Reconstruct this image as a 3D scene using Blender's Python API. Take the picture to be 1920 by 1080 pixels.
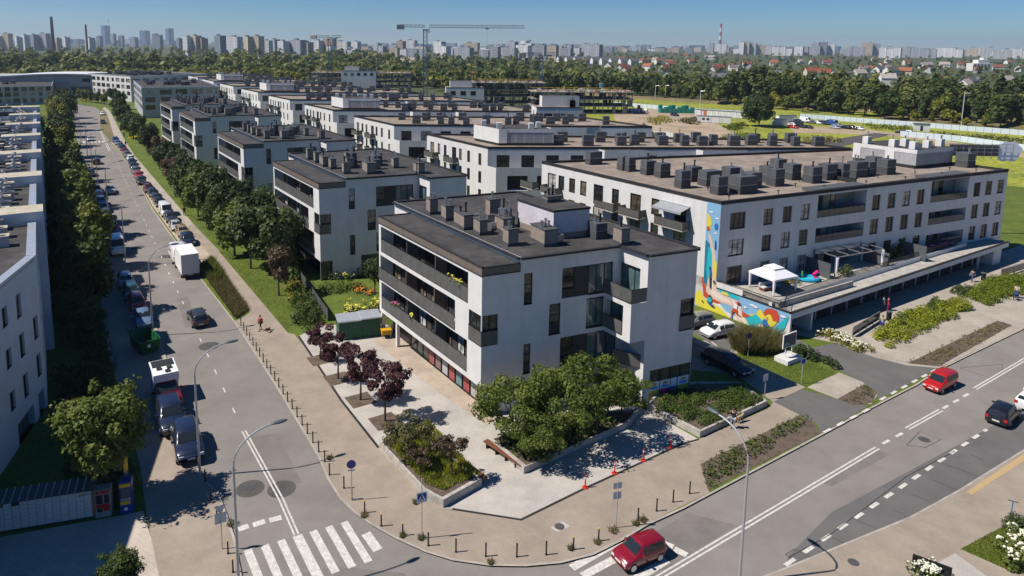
import bpy, math, random
from math import sin, cos, radians as rad, pi
from mathutils import Vector, Matrix
for o in list(bpy.data.objects): bpy.data.objects.remove(o)
S = bpy.context.scene
COL = S.collection
R = random.Random(7)
# ---------------------------------------------------------------- camera, sky, sun, exposure
CAMH = 31.488
cam = bpy.data.cameras.new('camera'); CAM = bpy.data.objects.new('camera', cam); COL.objects.link(CAM)
cam.sensor_width = 36.0; cam.lens = 1307.6/1920*36
cam.shift_x = (960-887.9)/1920; cam.shift_y = (282.3-540)/1920
cam.clip_start = 0.5; cam.clip_end = 30000
_p, _r = rad(8.70087), rad(0.58955)
_rows = Matrix(((1, 0, 0), (0, -1, 0), (0, 0, -1))) @ Matrix(((cos(_r), -sin(_r), 0), (sin(_r), cos(_r), 0), (0, 0, 1))) @ Matrix(((1, 0, 0), (0, -sin(_p), -cos(_p)), (0, cos(_p), -sin(_p))))
CAM.matrix_world = Matrix.Translation((0, 0, CAMH)) @ _rows.transposed().to_4x4()
S.camera = CAM
SUN_H, SUN_E = -99.5, 52.0          # heading towards the sun (from +Y, clockwise), elevation
w = bpy.data.worlds.new('World'); S.world = w; w.use_nodes = True
nt = w.node_tree; nt.nodes.clear()
sky = nt.nodes.new('ShaderNodeTexSky'); sky.sky_type = 'NISHITA'; sky.sun_disc = False
sky.sun_elevation = rad(SUN_E); sky.sun_rotation = rad(SUN_H); sky.altitude = 1500; sky.air_density = 0.9; sky.dust_density = 0.0; sky.ozone_density = 4.0
bg = nt.nodes.new('ShaderNodeBackground'); bg.inputs[1].default_value = 0.058
out = nt.nodes.new('ShaderNodeOutputWorld'); hs = nt.nodes.new('ShaderNodeHueSaturation'); hs.inputs['Saturation'].default_value = 1.2; tn = nt.nodes.new('ShaderNodeMix'); tn.data_type = 'RGBA'; tn.blend_type = 'MULTIPLY'; tn.inputs[0].default_value = 1; tn.inputs[7].default_value = (.86, 1.03, 1.2, 1); nt.links.new(sky.outputs[0], tn.inputs[6]); nt.links.new(tn.outputs[2], hs.inputs['Color']); nt.links.new(hs.outputs[0], bg.inputs[0]); nt.links.new(bg.outputs[0], out.inputs[0])
sl = bpy.data.lights.new('sun', 'SUN'); sl.energy = 5.0; sl.angle = rad(0.5); sl.color = (1.0, 0.94, 0.86)
so = bpy.data.objects.new('sun', sl); COL.objects.link(so)
sd = Vector((sin(rad(SUN_H))*cos(rad(SUN_E)), cos(rad(SUN_H))*cos(rad(SUN_E)), sin(rad(SUN_E))))
so.rotation_euler = sd.to_track_quat('Z', 'Y').to_euler(); so.location = sd*200
S.view_settings.view_transform = 'Standard'; S.view_settings.look = 'None'; S.view_settings.gamma = 1
S.view_settings.use_curve_mapping = False; S.view_settings.exposure = 0.22
S.render.engine = 'CYCLES'
try:
    S.cycles.max_bounces = 6; S.cycles.diffuse_bounces = 1; S.cycles.glossy_bounces = 2; S.cycles.transmission_bounces = 4; S.cycles.transparent_max_bounces = 8
except Exception: pass
# ---------------------------------------------------------------- materials
MATS = {}
def mat(name, col, rough=.8, var=.12, scale=1.5, metal=0, bump=0, spec=.3, col2=None, coord='obj', detail=4, fine=0, fa=.25, streak=None):
    """colour with two octaves of noise; col2 = second colour mixed by the noise"""
    if name in MATS: return MATS[name]
    m = bpy.data.materials.new(name); m.use_nodes = True; MATS[name] = m
    n = m.node_tree.nodes; l = m.node_tree.links; b = n['Principled BSDF']
    b.inputs['Roughness'].default_value = rough; b.inputs['Metallic'].default_value = metal
    b.inputs['Specular IOR Level'].default_value = spec
    c2 = col2 or tuple(max(0, x*(1-2*var)) for x in col)
    c1 = col if col2 else tuple(min(1, x*(1+var)) for x in col)
    if var == 0 and not col2:
        b.inputs['Base Color'].default_value = (*col, 1)
    else:
        if coord == 'obj': tc = n.new('ShaderNodeTexCoord').outputs['Object']
        else: tc = n.new('ShaderNodeNewGeometry').outputs['Position']
        nz = n.new('ShaderNodeTexNoise'); nz.inputs['Scale'].default_value = scale; nz.inputs['Detail'].default_value = detail
        nz.inputs['Roughness'].default_value = .65; l.new(tc, nz.inputs['Vector'])
        rp = n.new('ShaderNodeValToRGB'); rp.color_ramp.elements[0].position = .32; rp.color_ramp.elements[1].position = .68
        rp.color_ramp.elements[0].color = (*c2, 1); rp.color_ramp.elements[1].color = (*c1, 1); l.new(nz.outputs[0], rp.inputs[0])
        o = rp.outputs[0]
        if fine:
            nf = n.new('ShaderNodeTexNoise'); nf.inputs['Scale'].default_value = fine; nf.inputs['Detail'].default_value = 2; l.new(tc, nf.inputs['Vector'])
            mr = n.new('ShaderNodeMapRange'); mr.inputs[1].default_value = .3; mr.inputs[2].default_value = .7; mr.inputs[3].default_value = 1-fa; mr.inputs[4].default_value = 1+fa; l.new(nf.outputs[0], mr.inputs[0])
            mx = n.new('ShaderNodeMix'); mx.data_type = 'RGBA'; mx.blend_type = 'MULTIPLY'; mx.inputs[0].default_value = 1
            l.new(o, mx.inputs[6]); l.new(mr.outputs[0], mx.inputs[7]); o = mx.outputs[2]
        if streak:
            mp_ = n.new('ShaderNodeMapping'); mp_.inputs['Scale'].default_value = streak[:3]; l.new(tc, mp_.inputs[0])
            ns = n.new('ShaderNodeTexNoise'); ns.inputs['Scale'].default_value = 1; ns.inputs['Detail'].default_value = 8; ns.inputs['Roughness'].default_value = .7; l.new(mp_.outputs[0], ns.inputs['Vector'])
            ms = n.new('ShaderNodeMapRange'); ms.inputs[1].default_value = .45; ms.inputs[2].default_value = .75; ms.inputs[3].default_value = 1; ms.inputs[4].default_value = 1-streak[3]; l.new(ns.outputs[0], ms.inputs[0])
            mx2 = n.new('ShaderNodeMix'); mx2.data_type = 'RGBA'; mx2.blend_type = 'MULTIPLY'; mx2.inputs[0].default_value = 1; l.new(o, mx2.inputs[6]); l.new(ms.outputs[0], mx2.inputs[7]); o = mx2.outputs[2]
        l.new(o, b.inputs['Base Color'])
        if bump:
            bp = n.new('ShaderNodeBump'); bp.inputs['Strength'].default_value = bump; bp.inputs['Distance'].default_value = .05
            l.new((nf if fine else nz).outputs[0], bp.inputs['Height']); l.new(bp.outputs[0], b.inputs['Normal'])
    return m
def paver(name, c1, c2, mortar, size, rot, sc=1):
    m = bpy.data.materials.new(name); m.use_nodes = True; MATS[name] = m
    n = m.node_tree.nodes; l = m.node_tree.links; b = n['Principled BSDF']; b.inputs['Roughness'].default_value = .85
    g = n.new('ShaderNodeNewGeometry'); mp = n.new('ShaderNodeMapping'); mp.inputs['Rotation'].default_value = (0, 0, rad(rot)); l.new(g.outputs['Position'], mp.inputs[0])
    br = n.new('ShaderNodeTexBrick'); br.inputs['Color1'].default_value = (*c1, 1); br.inputs['Color2'].default_value = (*c2, 1); br.inputs['Mortar'].default_value = (*mortar, 1)
    br.inputs['Scale'].default_value = 1; br.inputs['Mortar Size'].default_value = size*.07; br.inputs['Brick Width'].default_value = size*2; br.inputs['Row Height'].default_value = size; l.new(mp.outputs[0], br.inputs[0])
    nz = n.new('ShaderNodeTexNoise'); nz.inputs['Scale'].default_value = .35; nz.inputs['Detail'].default_value = 6; nz.inputs['Roughness'].default_value = .7; l.new(g.outputs['Position'], nz.inputs[0])
    mr = n.new('ShaderNodeMapRange'); mr.inputs[1].default_value = .3; mr.inputs[2].default_value = .7; mr.inputs[3].default_value = .8; mr.inputs[4].default_value = 1.15; l.new(nz.outputs[0], mr.inputs[0])
    mx = n.new('ShaderNodeMix'); mx.data_type = 'RGBA'; mx.blend_type = 'MULTIPLY'; mx.inputs[0].default_value = 1; l.new(br.outputs[0], mx.inputs[6]); l.new(mr.outputs[0], mx.inputs[7]); l.new(mx.outputs[2], b.inputs['Base Color'])
    return m
def varied(name, cols, rough=.1, spec=.5, metal=0):
    """one material whose colour is picked per object (curtains, panes)"""
    m = bpy.data.materials.new(name); m.use_nodes = True; MATS[name] = m
    n = m.node_tree.nodes; l = m.node_tree.links; b = n['Principled BSDF']; b.inputs['Roughness'].default_value = rough; b.inputs['Specular IOR Level'].default_value = spec; b.inputs['Metallic'].default_value = metal
    oi = n.new('ShaderNodeObjectInfo'); rp = n.new('ShaderNodeValToRGB'); rp.color_ramp.interpolation = 'CONSTANT'
    e = rp.color_ramp.elements
    while len(e) < len(cols): e.new(.5)
    for i, c in enumerate(cols): e[i].position = i/len(cols); e[i].color = (*c, 1)
    l.new(oi.outputs['Random'], rp.inputs[0])
    tc = n.new('ShaderNodeTexCoord'); nz = n.new('ShaderNodeTexNoise'); nz.inputs['Scale'].default_value = 1.6; l.new(tc.outputs['Object'], nz.inputs[0])
    mr = n.new('ShaderNodeMapRange'); mr.inputs[1].default_value = .35; mr.inputs[2].default_value = .65; mr.inputs[3].default_value = .45; mr.inputs[4].default_value = 1.3; l.new(nz.outputs[0], mr.inputs[0])
    mx = n.new('ShaderNodeMix'); mx.data_type = 'RGBA'; mx.blend_type = 'MULTIPLY'; mx.inputs[0].default_value = 1; l.new(rp.outputs[0], mx.inputs[6]); l.new(mr.outputs[0], mx.inputs[7]); l.new(mx.outputs[2], b.inputs['Base Color'])
    return m
def objcol(name, rough=.25, metal=0, coat=.6):
    m = bpy.data.materials.new(name); m.use_nodes = True; MATS[name] = m
    n = m.node_tree.nodes; l = m.node_tree.links; b = n['Principled BSDF']; b.inputs['Roughness'].default_value = rough; b.inputs['Metallic'].default_value = metal
    b.inputs['Coat Weight'].default_value = coat; b.inputs['Coat Roughness'].default_value = .08
    oi = n.new('ShaderNodeObjectInfo'); l.new(oi.outputs['Color'], b.inputs['Base Color'])
    return m
def foliage(name, c1, c2, trans=.3):
    m = bpy.data.materials.new(name); m.use_nodes = True; MATS[name] = m
    n = m.node_tree.nodes; l = m.node_tree.links; b = n['Principled BSDF']; b.inputs['Roughness'].default_value = .55; b.inputs['Specular IOR Level'].default_value = .25
    tc = n.new('ShaderNodeNewGeometry'); oi = n.new('ShaderNodeObjectInfo')
    nz = n.new('ShaderNodeTexNoise'); nz.inputs['Scale'].default_value = .9; nz.inputs['Detail'].default_value = 3; l.new(tc.outputs['Position'], nz.inputs[0])
    ri = n.new('ShaderNodeMath'); ri.operation = 'MULTIPLY_ADD'; ri.inputs[1].default_value = .35; ri.inputs[2].default_value = -.17; l.new(tc.outputs['Random Per Island'], ri.inputs[0])
    ob = n.new('ShaderNodeMath'); ob.operation = 'MULTIPLY_ADD'; ob.inputs[1].default_value = .6; ob.inputs[2].default_value = -.28; l.new(oi.outputs['Random'], ob.inputs[0])
    ad = n.new('ShaderNodeMath'); ad.operation = 'ADD'; l.new(nz.outputs[0], ad.inputs[0]); l.new(ri.outputs[0], ad.inputs[1])
    ad2 = n.new('ShaderNodeMath'); ad2.operation = 'ADD'; l.new(ad.outputs[0], ad2.inputs[0]); l.new(ob.outputs[0], ad2.inputs[1])
    rp = n.new('ShaderNodeValToRGB'); rp.color_ramp.elements[0].position = .25; rp.color_ramp.elements[1].position = .75
    rp.color_ramp.elements[0].color = (*c1, 1); rp.color_ramp.elements[1].color = (*c2, 1); l.new(ad2.outputs[0], rp.inputs[0]); l.new(rp.outputs[0], b.inputs['Base Color'])
    tr = n.new('ShaderNodeBsdfTranslucent'); l.new(rp.outputs[0], tr.inputs[0])
    ms = n.new('ShaderNodeMixShader'); ms.inputs[0].default_value = trans; l.new(b.outputs[0], ms.inputs[1]); l.new(tr.outputs[0], ms.inputs[2]); l.new(ms.outputs[0], n['Material Output'].inputs[0])
    return m
PLASTER = mat('white_plaster', (.69, .675, .655), .9, .025, .35, fine=1.1, fa=.025, streak=(1.1, 1.1, .07, .16))
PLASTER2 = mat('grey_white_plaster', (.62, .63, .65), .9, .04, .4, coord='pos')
GREYWALL = mat('grey_plaster', (.42, .42, .43), .9, .06, .5)
BITUMEN = mat('bitumen_roof', (.06, .056, .054), .85, .2, .5, fine=9, streak=(.35, .35, .35, -.5))
BITDARK = mat('bitumen_edge', (.03, .029, .03), .7, .1)
GRAVEL = mat('gravel_roof', (.3, .245, .2), .95, .15, .5, fine=14, streak=(.2, .2, .2, .3))
BROWNPANEL = mat('brown_fascia', (.17, .135, .11), .6, .08, 2)
DARKPANEL = mat('dark_panel', (.035, .035, .038), .55, .1, 2)
RAILPANEL = mat('perforated_metal', (.135, .135, .13), .5, .1, 1, fine=30, metal=.2)
CHIMTAN = mat('chimney_render', (.27, .225, .185), .9, .1, 2.5)
CHIMDARK = mat('chimney_dark', (.075, .075, .08), .8, .1, 2.5)
STEEL = mat('galvanised_steel', (.5, .51, .52), .35, .1, 4, metal=.8)
BLACK = mat('black_metal', (.018, .018, .02), .45, .1, 3)
BROWNFRAME = mat('brown_frame', (.06, .035, .025), .5, .1)
GLASS = varied('window_glass', [(.02, .022, .025), (.08, .065, .045), (.018, .02, .024), (.16, .125, .09), (.03, .035, .035), (.3, .25, .19), (.05, .045, .035), (.42, .4, .37)], .04, .6)
SHOPGLASS = mat('shop_glass', (.07, .075, .07), .05, .35, .6, spec=.7)
TEALGLASS = mat('teal_glass', (.09, .15, .155), .04, .2, .6, spec=.7)
CONCRETE = mat('concrete', (.42, .39, .35), .9, .12, 1.2, fine=8)
INSULATION = mat('interior_wall', (.3, .27, .24), .9, .15, .8)
WOOD = mat('wood_slats', (.2, .075, .04), .6, .2, 6)
METALCAP = mat('parapet_cap', (.6, .62, .66), .35, .06, 2, metal=.5)
PAINT = objcol('car_paint')
ASPHALT = mat('asphalt', (.235, .213, .193), .9, .08, .16, coord='pos', fine=18, detail=10, fa=.12, streak=(.5, .5, .5, .14))
ASPHALT2 = mat('dark_asphalt', (.135, .13, .125), .9, .09, .3, coord='pos', fine=20, detail=10, fa=.12)
PATCH = mat('asphalt_patch', (.095, .09, .085), .9, .15, 1, coord='pos', fine=20)
LINE = mat('road_paint', (.62, .59, .54), .7, .13, 3, coord='pos', fine=14)
PAVE = paver('tan_pavers', (.335, .275, .215), (.315, .26, .205), (.27, .222, .175), .16, 32)
PAVEB = paver('beige_slabs', (.5, .43, .36), (.48, .415, .345), (.42, .36, .3), .35, 32)
PLAZA = paver('plaza_slabs', (.47, .43, .385), (.45, .41, .37), (.4, .365, .33), .25, 32)
PATHM = paver('path_slabs', (.42, .365, .305), (.385, .335, .28), (.28, .24, .2), .2, 32)
SANDPATH = mat('sandy_paving', (.45, .365, .285), .9, .1, .6, coord='pos', fine=10)
KERB = mat('kerb_stone', (.4, .36, .31), .9, .12, 1, coord='pos')
GRASSM = mat('lawn', (.125, .165, .02), .9, 0, .25, coord='pos', col2=(.07, .1, .016), fine=5, detail=9)
MEADOW = mat('meadow', (.31, .32, .036), .9, 0, .05, coord='pos', col2=(.17, .2, .035), fine=.8, detail=9, fa=.4)
DRYGRASS = mat('dry_grass', (.2, .155, .08), .9, 0, .05, coord='pos', col2=(.13, .12, .045), fine=.8, detail=8)
SOIL = mat('soil', (.13, .098, .075), .95, .2, 1.5, coord='pos', fine=9)
SAND = mat('bare_sand', (.4, .31, .215), .95, .15, .12, coord='pos', fine=1.5, detail=8)
LAND = mat('land', (.05, .075, .025), .95, 0, .02, coord='pos', col2=(.085, .09, .04), detail=8)
BARK = mat('bark', (.1, .075, .055), .9, .2, 6)
LEAF = foliage('leaf_green', (.045, .078, .015), (.15, .18, .035))
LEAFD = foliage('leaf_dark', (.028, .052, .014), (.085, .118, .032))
LEAFY = foliage('leaf_yellow', (.085, .115, .014), (.24, .23, .03))
LEAFS = foliage('leaf_light', (.075, .12, .02), (.22, .25, .05), .42)
LEAFH = foliage('leaf_hedge', (.14, .19, .015), (.33, .35, .03), .35)
LEAFJ = foliage('leaf_juniper', (.05, .085, .014), (.15, .2, .03))
LEAFR = foliage('leaf_purple', (.04, .014, .02), (.13, .05, .058))
LEAFO = foliage('leaf_olive', (.085, .095, .03), (.21, .18, .07))
LEAFB = foliage('leaf_brown', (.08, .055, .032), (.19, .135, .085))
LEAFF = foliage('leaf_far', (.045, .07, .018), (.17, .185, .045), .3)
FLY = mat('yellow_flower', (.75, .68, .12), .7, .15, 5)
FLW = mat('white_flower', (.8, .78, .62), .7, .1, 5)
FLP = mat('pink_flower', (.55, .14, .28), .7, .2, 5)
SKIN = mat('skin', (.45, .27, .19), .6, .05)
def flat(name, c, rough=.6, **k): return mat(name, c, rough, 0, **k)
# ---------------------------------------------------------------- mesh builder
class M:
    def __init__(s): s.v = []; s.f = []; s.i = []; s.m = []
    def mi(s, m):
        if m not in s.m: s.m.append(m)
        return s.m.index(m)
    def poly(s, pts, m):
        b = len(s.v); s.v += [tuple(p) for p in pts]; s.f.append(tuple(range(b, b+len(pts)))); s.i.append(s.mi(m))
    def box(s, x0, y0, z0, x1, y1, z1, m, fr=None, top=None):
        b = len(s.v); c = [(x0, y0, z0), (x1, y0, z0), (x1, y1, z0), (x0, y1, z0), (x0, y0, z1), (x1, y0, z1), (x1, y1, z1), (x0, y1, z1)]
        s.v += [fr(*p) for p in c] if fr else c
        k = s.mi(m); kt = s.mi(top) if top else k
        for q in ((0, 3, 2, 1), (0, 1, 5, 4), (1, 2, 6, 5), (2, 3, 7, 6), (3, 0, 4, 7)): s.f.append(tuple(b+i for i in q)); s.i.append(k)
        s.f.append((b+4, b+5, b+6, b+7)); s.i.append(kt)
    def prism(s, pts, z0, z1, m, top=None, bottom=True):
        b = len(s.v); n = len(pts); k = s.mi(m)
        s.v += [(p[0], p[1], z0) for p in pts]+[(p[0], p[1], z1) for p in pts]
        for i in range(n): j = (i+1) % n; s.f.append((b+i, b+j, b+n+j, b+n+i)); s.i.append(k)
        s.f.append(tuple(b+n+i for i in range(n))); s.i.append(s.mi(top) if top else k)
        if bottom: s.f.append(tuple(b+n-1-i for i in range(n))); s.i.append(k)
    def tube(s, pts, r, m, n=6, r2=None, cap=True):
        k = s.mi(m); rings = []; L = len(pts)
        for a, p in enumerate(pts):
            p = Vector(p); d = (Vector(pts[min(a+1, L-1)])-Vector(pts[max(a-1, 0)])).normalized()
            x = d.cross(Vector((0, 0, 1)) if abs(d.z) < .9 else Vector((1, 0, 0))).normalized(); y = d.cross(x)
            rr = r if r2 is None else r+(r2-r)*a/max(1, L-1)
            b = len(s.v); rings.append(b)
            for i in range(n): t = 2*pi*i/n; s.v.append(tuple(p+x*(rr*cos(t))+y*(rr*sin(t))))
        for a in range(L-1):
            for i in range(n): j = (i+1) % n; s.f.append((rings[a]+i, rings[a]+j, rings[a+1]+j, rings[a+1]+i)); s.i.append(k)
        if cap: s.f.append(tuple(rings[0]+i for i in range(n))); s.i.append(k); s.f.append(tuple(rings[-1]+n-1-i for i in range(n))); s.i.append(k)
    def ell(s, c, rx, ry, rz, m, n=8, k=5):
        b = len(s.v); kk = s.mi(m)
        for i in range(k+1):
            t = pi*i/k
            for j in range(n): u = 2*pi*j/n; s.v.append((c[0]+rx*sin(t)*cos(u), c[1]+ry*sin(t)*sin(u), c[2]+rz*cos(t)))
        for i in range(k):
            for j in range(n): q = (j+1) % n; s.f.append((b+i*n+j, b+i*n+q, b+(i+1)*n+q, b+(i+1)*n+j)); s.i.append(kk)
    def mesh(s, name):
        me = bpy.data.meshes.new(name); me.from_pydata(s.v, [], s.f)
        for m in s.m: me.materials.append(m)
        if len(s.m) > 1: me.polygons.foreach_set('material_index', s.i)
        me.update(); return me
    def obj(s, name, parent=None, loc=None, smooth=False):
        me = s.mesh(name)
        if smooth: me.polygons.foreach_set('use_smooth', [True]*len(me.polygons))
        return link(name, me, parent, loc)
def link(name, me, parent=None, loc=None, rz=0):
    o = bpy.data.objects.new(name, me); COL.objects.link(o)
    if parent: o.parent = parent
    if loc is not None: o.location = loc if len(loc) == 3 else (*loc, 0)
    if rz: o.rotation_euler[2] = rz
    return o
def tag(o, label, cat, group=None):
    o['label'] = label; o['category'] = cat
    if group: o['group'] = group
    return o
def thing(name, label, cat, loc=(0, 0, 0), rz=0, group=None):
    return tag(link(name, None, None, loc, rz), label, cat, group)
def struct(o): o['kind'] = 'structure'; return o
def stuff(o): o['kind'] = 'stuff'; return o
def kids(o): return list(o.children)
def copy_tree(o, parent=None):
    c = o.copy(); COL.objects.link(c); c.parent = parent
    for ch in kids(o): copy_tree(ch, c)
    return c
def hv(h): return Vector((sin(rad(h)), cos(rad(h))))
class FR:
    """facade frame: x along heading h (to the right seen from outside), y inwards, z up"""
    def __init__(s, o, h, z=0): s.o = Vector((o[0], o[1])); s.h = h; s.z = z; s.ex = hv(h); s.ey = Vector((-s.ex.y, s.ex.x)); s.rz = rad(90-h)
    def __call__(s, x, y, z): p = s.o+s.ex*x+s.ey*y; return (p.x, p.y, z+s.z)
def facade(mb, fr, u0, u1, z0, z1, ops, m, y=0):
    """wall face with real openings; ops = (ua, za, ub, zb, depth, back material or None)"""
    us = sorted({u0, u1, *[min(max(a, u0), u1) for o in ops for a in (o[0], o[2])]}); zs = sorted({z0, z1, *[min(max(a, z0), z1) for o in ops for a in (o[1], o[3])]})
    for zi in range(len(zs)-1):
        run = None
        for ui in range(len(us)):
            ok = False
            if ui < len(us)-1:
                cu, cz = (us[ui]+us[ui+1])/2, (zs[zi]+zs[zi+1])/2
                ok = not any(o[0] < cu < o[2] and o[1] < cz < o[3] for o in ops)
            if ok and run is None: run = us[ui]
            if not ok and run is not None:
                mb.poly([fr(run, y, zs[zi]), fr(us[ui], y, zs[zi]), fr(us[ui], y, zs[zi+1]), fr(run, y, zs[zi+1])], m); run = None
    for ua, za, ub, zb, d, back in ops:
        for q in (((ua, 0, za), (ua, d, za), (ua, d, zb), (ua, 0, zb)), ((ub, 0, za), (ub, 0, zb), (ub, d, zb), (ub, d, za)), ((ua, 0, zb), (ua, d, zb), (ub, d, zb), (ub, 0, zb)), ((ua, 0, za), (ub, 0, za), (ub, d, za), (ua, d, za))):
            mb.poly([fr(p[0], y+p[1], p[2]) for p in q], m)
        if back: mb.poly([fr(ua, y+d, za), fr(ub, y+d, za), fr(ub, y+d, zb), fr(ua, y+d, zb)], back)
WCACHE = {}
def window(parent, fr, ua, za, ub, zb, y=.14, frame=BROWNFRAME, cols=1, rail=0, solid=0, glass=None, name='window'):
    """window part (frame, mullions, sill) with a pane sub-part; rail = height share of a transom, solid = share of an opaque lower panel"""
    w_, h_ = round(ub-ua, 2), round(zb-za, 2); glass = glass or GLASS
    key = (w_, h_, frame.name, cols, rail, solid, glass.name)
    if key not in WCACHE:
        a = M(); t = .07
        for q in ((0, 0, t, h_), (w_-t, 0, w_, h_), (t, 0, w_-t, t), (t, h_-t, w_-t, h_)): a.box(q[0], 0, q[1], q[2], .07, q[3], frame)
        for i in range(1, cols): x = w_*i/cols; a.box(x-.04, .002, t, x+.04, .068, h_-t, frame)
        if rail: a.box(t, .004, h_*rail-.035, w_-t, .066, h_*rail+.035, frame)
        if solid: a.box(t, .01, t, w_-t, .06, h_*solid, DARKPANEL)
        a.box(-.02, -.17, -.03, w_+.02, .0, .0, BLACK)
        g = M(); z0 = h_*solid if solid else t
        g.poly([(t, .04, z0), (w_-t, .04, z0), (w_-t, .04, h_-t), (t, .04, h_-t)], glass)
        WCACHE[key] = (a.mesh(name), g.mesh('pane'))
    a, g = WCACHE[key]
    o = link(name, a, parent, fr(ua, y, za), fr.rz); link('pane', g, o)
    return o
# ---------------------------------------------------------------- ground, roads, pavements
def sheet(name, pts, z, m, parent=None, z0=None):
    a = M()
    if z0 is None: a.poly([(p[0], p[1], z) for p in pts], m)
    else: a.prism(pts, z0, z, m, bottom=False)
    o = a.obj(name, parent)
    if not parent: struct(o)
    return o
def ribbon(mb, pts, wd, z, m, side=0):
    """strip of width wd along a polyline (side -1 left, 1 right, 0 centred)"""
    P = [Vector(p) for p in pts]; L = []
    for i, p in enumerate(P):
        d = (P[min(i+1, len(P)-1)]-P[max(i-1, 0)]).normalized(); n = Vector((d.y, -d.x))
        L.append((p+n*(wd*(side-1)/2), p+n*(wd*(side+1)/2)))
    for (a, b), (c, d) in zip(L, L[1:]): mb.poly([(*a, z), (*b, z), (*d, z), (*c, z)], m)
a = M(); n_ = 48
a.poly([(9400*cos(2*pi*i/n_), 9400*sin(2*pi*i/n_), -.16) for i in range(n_)], LAND); struct(a.obj('ground'))
KA = [(-215.0, 356.0), (-193.83, 342.26), (-179.74, 329.26), (-169.51, 314.32), (-144.12, 266.99), (-130.84, 243.06), (-112.51, 213.72), (-90.97, 180.41), (-60.27, 128.11), (-46.30, 105.92), (-36.70, 90.28), (-26.95, 75.38), (-17.90, 60.35), (-11.53, 49.29), (-10.23, 46.53), (-8.98, 44.45), (-7.69, 42.95), (-6.36, 41.76), (-4.64, 40.53), (-2.68, 39.37), (-0.99, 38.70), (1.31, 38.29), (3.42, 38.28), (5.58, 38.57), (7.66, 39.28), (9.58, 40.49), (11.66, 42.03), (14.66, 43.80), (28.85, 53.22), (34.66, 57.13), (42.06, 61.93), (46.38, 65.20), (62.74, 75.57), (120.0, 112.0)]
KL = [(-26.0, 26.0), (-13.36, 36.81), (-15.10, 40.52), (-16.36, 42.66), (-17.71, 44.89), (-19.77, 46.82), (-34.09, 72.09), (-48.91, 94.92), (-65.83, 122.94), (-79.75, 145.66), (-98.50, 174.26), (-125.44, 218.79), (-143.84, 249.79), (-174.07, 301.55), (-195.28, 336.09), (-226.0, 352.0)]
KR = [(128.0, 96.0), (55.33, 57.36), (44.56, 51.44), (35.20, 45.86), (29.94, 42.94), (18.99, 37.97), (15.67, 36.59), (14.0, 25.5)]
sheet('road', KL[::-1][0:0]+KL+KA+KR, 0.0, ASPHALT)
sheet('central_block_ground', KA+[(150, 150), (110, 190), (40, 250), (-60, 330), (-180, 380)], .10, GRASSM, z0=-.1)
sheet('west_block_ground', KL+[(-260, 330), (-190, 150), (-110, 40), (-60, 20)], .10, GRASSM, z0=-.1)
sheet('east_pavement', KR+[(40, 12), (120, 50), (140, 80)], .10, PAVE, z0=-.1)
a = M()
ribbon(a, KA, .16, .108, KERB, 1); ribbon(a, KL, .16, .108, KERB, -1); ribbon(a, KR, .14, .108, KERB, 1); struct(a.obj('kerb'))
# gutter dust along the kerbs, older repair strips in the asphalt
a = M(); ribbon(a, KA[7:27], .45, .003, mat('gutter_dust', (.3, .25, .2), .95, 0, 1.2, coord='pos', col2=(.22, .195, .17), fine=9), -1); ribbon(a, KL[4:9], .4, .003, MATS['gutter_dust'], 1); struct(a.obj('gutter'))
OLDA = mat('old_asphalt', (.195, .176, .162), .9, .1, .4, coord='pos', fine=18, fa=.15)
for q in ([(6.57, 37.50), (14.88, 43.30), (17.72, 42.12), (11.39, 37.61)], [(-17.79, 51.96), (-15.74, 52.62), (-12.16, 46.19), (-14.33, 45.54)], [(-36.56, 82.33), (-35.43, 83.09), (-30.62, 74.22), (-31.80, 73.60)], [(25.70, 46.82), (32.40, 51.00), (32.87, 50.50), (26.27, 46.39)], [(-10.22, 37.48), (-7.78, 38.08), (-3.84, 37.57), (-3.77, 36.94), (-10.07, 36.85)]): sheet('asphalt_repair', q, .0025, OLDA)
# pavements of the central block
sheet('corner_pavement', KA[11:27]+[(17.03, 45.39), (17.49, 48.83), (28.43, 56.12), (27.08, 58.36), (26.09, 57.14), (18.42, 52.17), (16.94, 51.53), (8.24, 45.73), (3.43, 42.32), (-1.20, 43.33), (-1.86, 43.43), (-3.10, 44.42), (-7.20, 50.51), (-11.50, 57.76), (-18.67, 71.36), (-27.94, 86.39), (-40.44, 105.25), (-93.03, 189.06), (-112.02, 221.05), (-110.05, 221.20), (-72.28, 157.97), (-51.59, 122.36), (-39.81, 102.44), (-31.56, 87.29), (-26.29, 77.45)][:12]+[(-18.96, 71.35), (-27.94, 86.39), (-40.44, 105.25), (-48.68, 117.96), (-48.77, 115.46), (-38.62, 99.26), (-31.56, 87.29), (-26.02, 77.79), (-26.51, 75.86)], .104, PAVE)
sheet('tree_path', [(-48.68, 117.96), (-93.03, 189.06), (-113.24, 223.50), (-114.98, 220.82), (-99.10, 196.30), (-68.68, 147.33), (-48.77, 115.46)], .104, PATHM)
sheet('far_path', [(-113.24, 223.50), (-128.90, 251.08), (-148.86, 286.25), (-166.67, 317.21), (-175.22, 329.78), (-172.06, 321.89), (-160.23, 303.00), (-140.40, 267.34), (-124.86, 239.07), (-114.65, 220.85)], .104, PATHM)
sheet('parking_strip', [(-114.65, 220.85), (-99.10, 196.30), (-68.68, 147.33), (-48.77, 115.46), (-38.62, 99.26), (-37.73, 92.93), (-46.92, 107.40), (-61.04, 129.81), (-92.19, 182.88), (-112.93, 214.87)], .106, SANDPATH)
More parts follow.
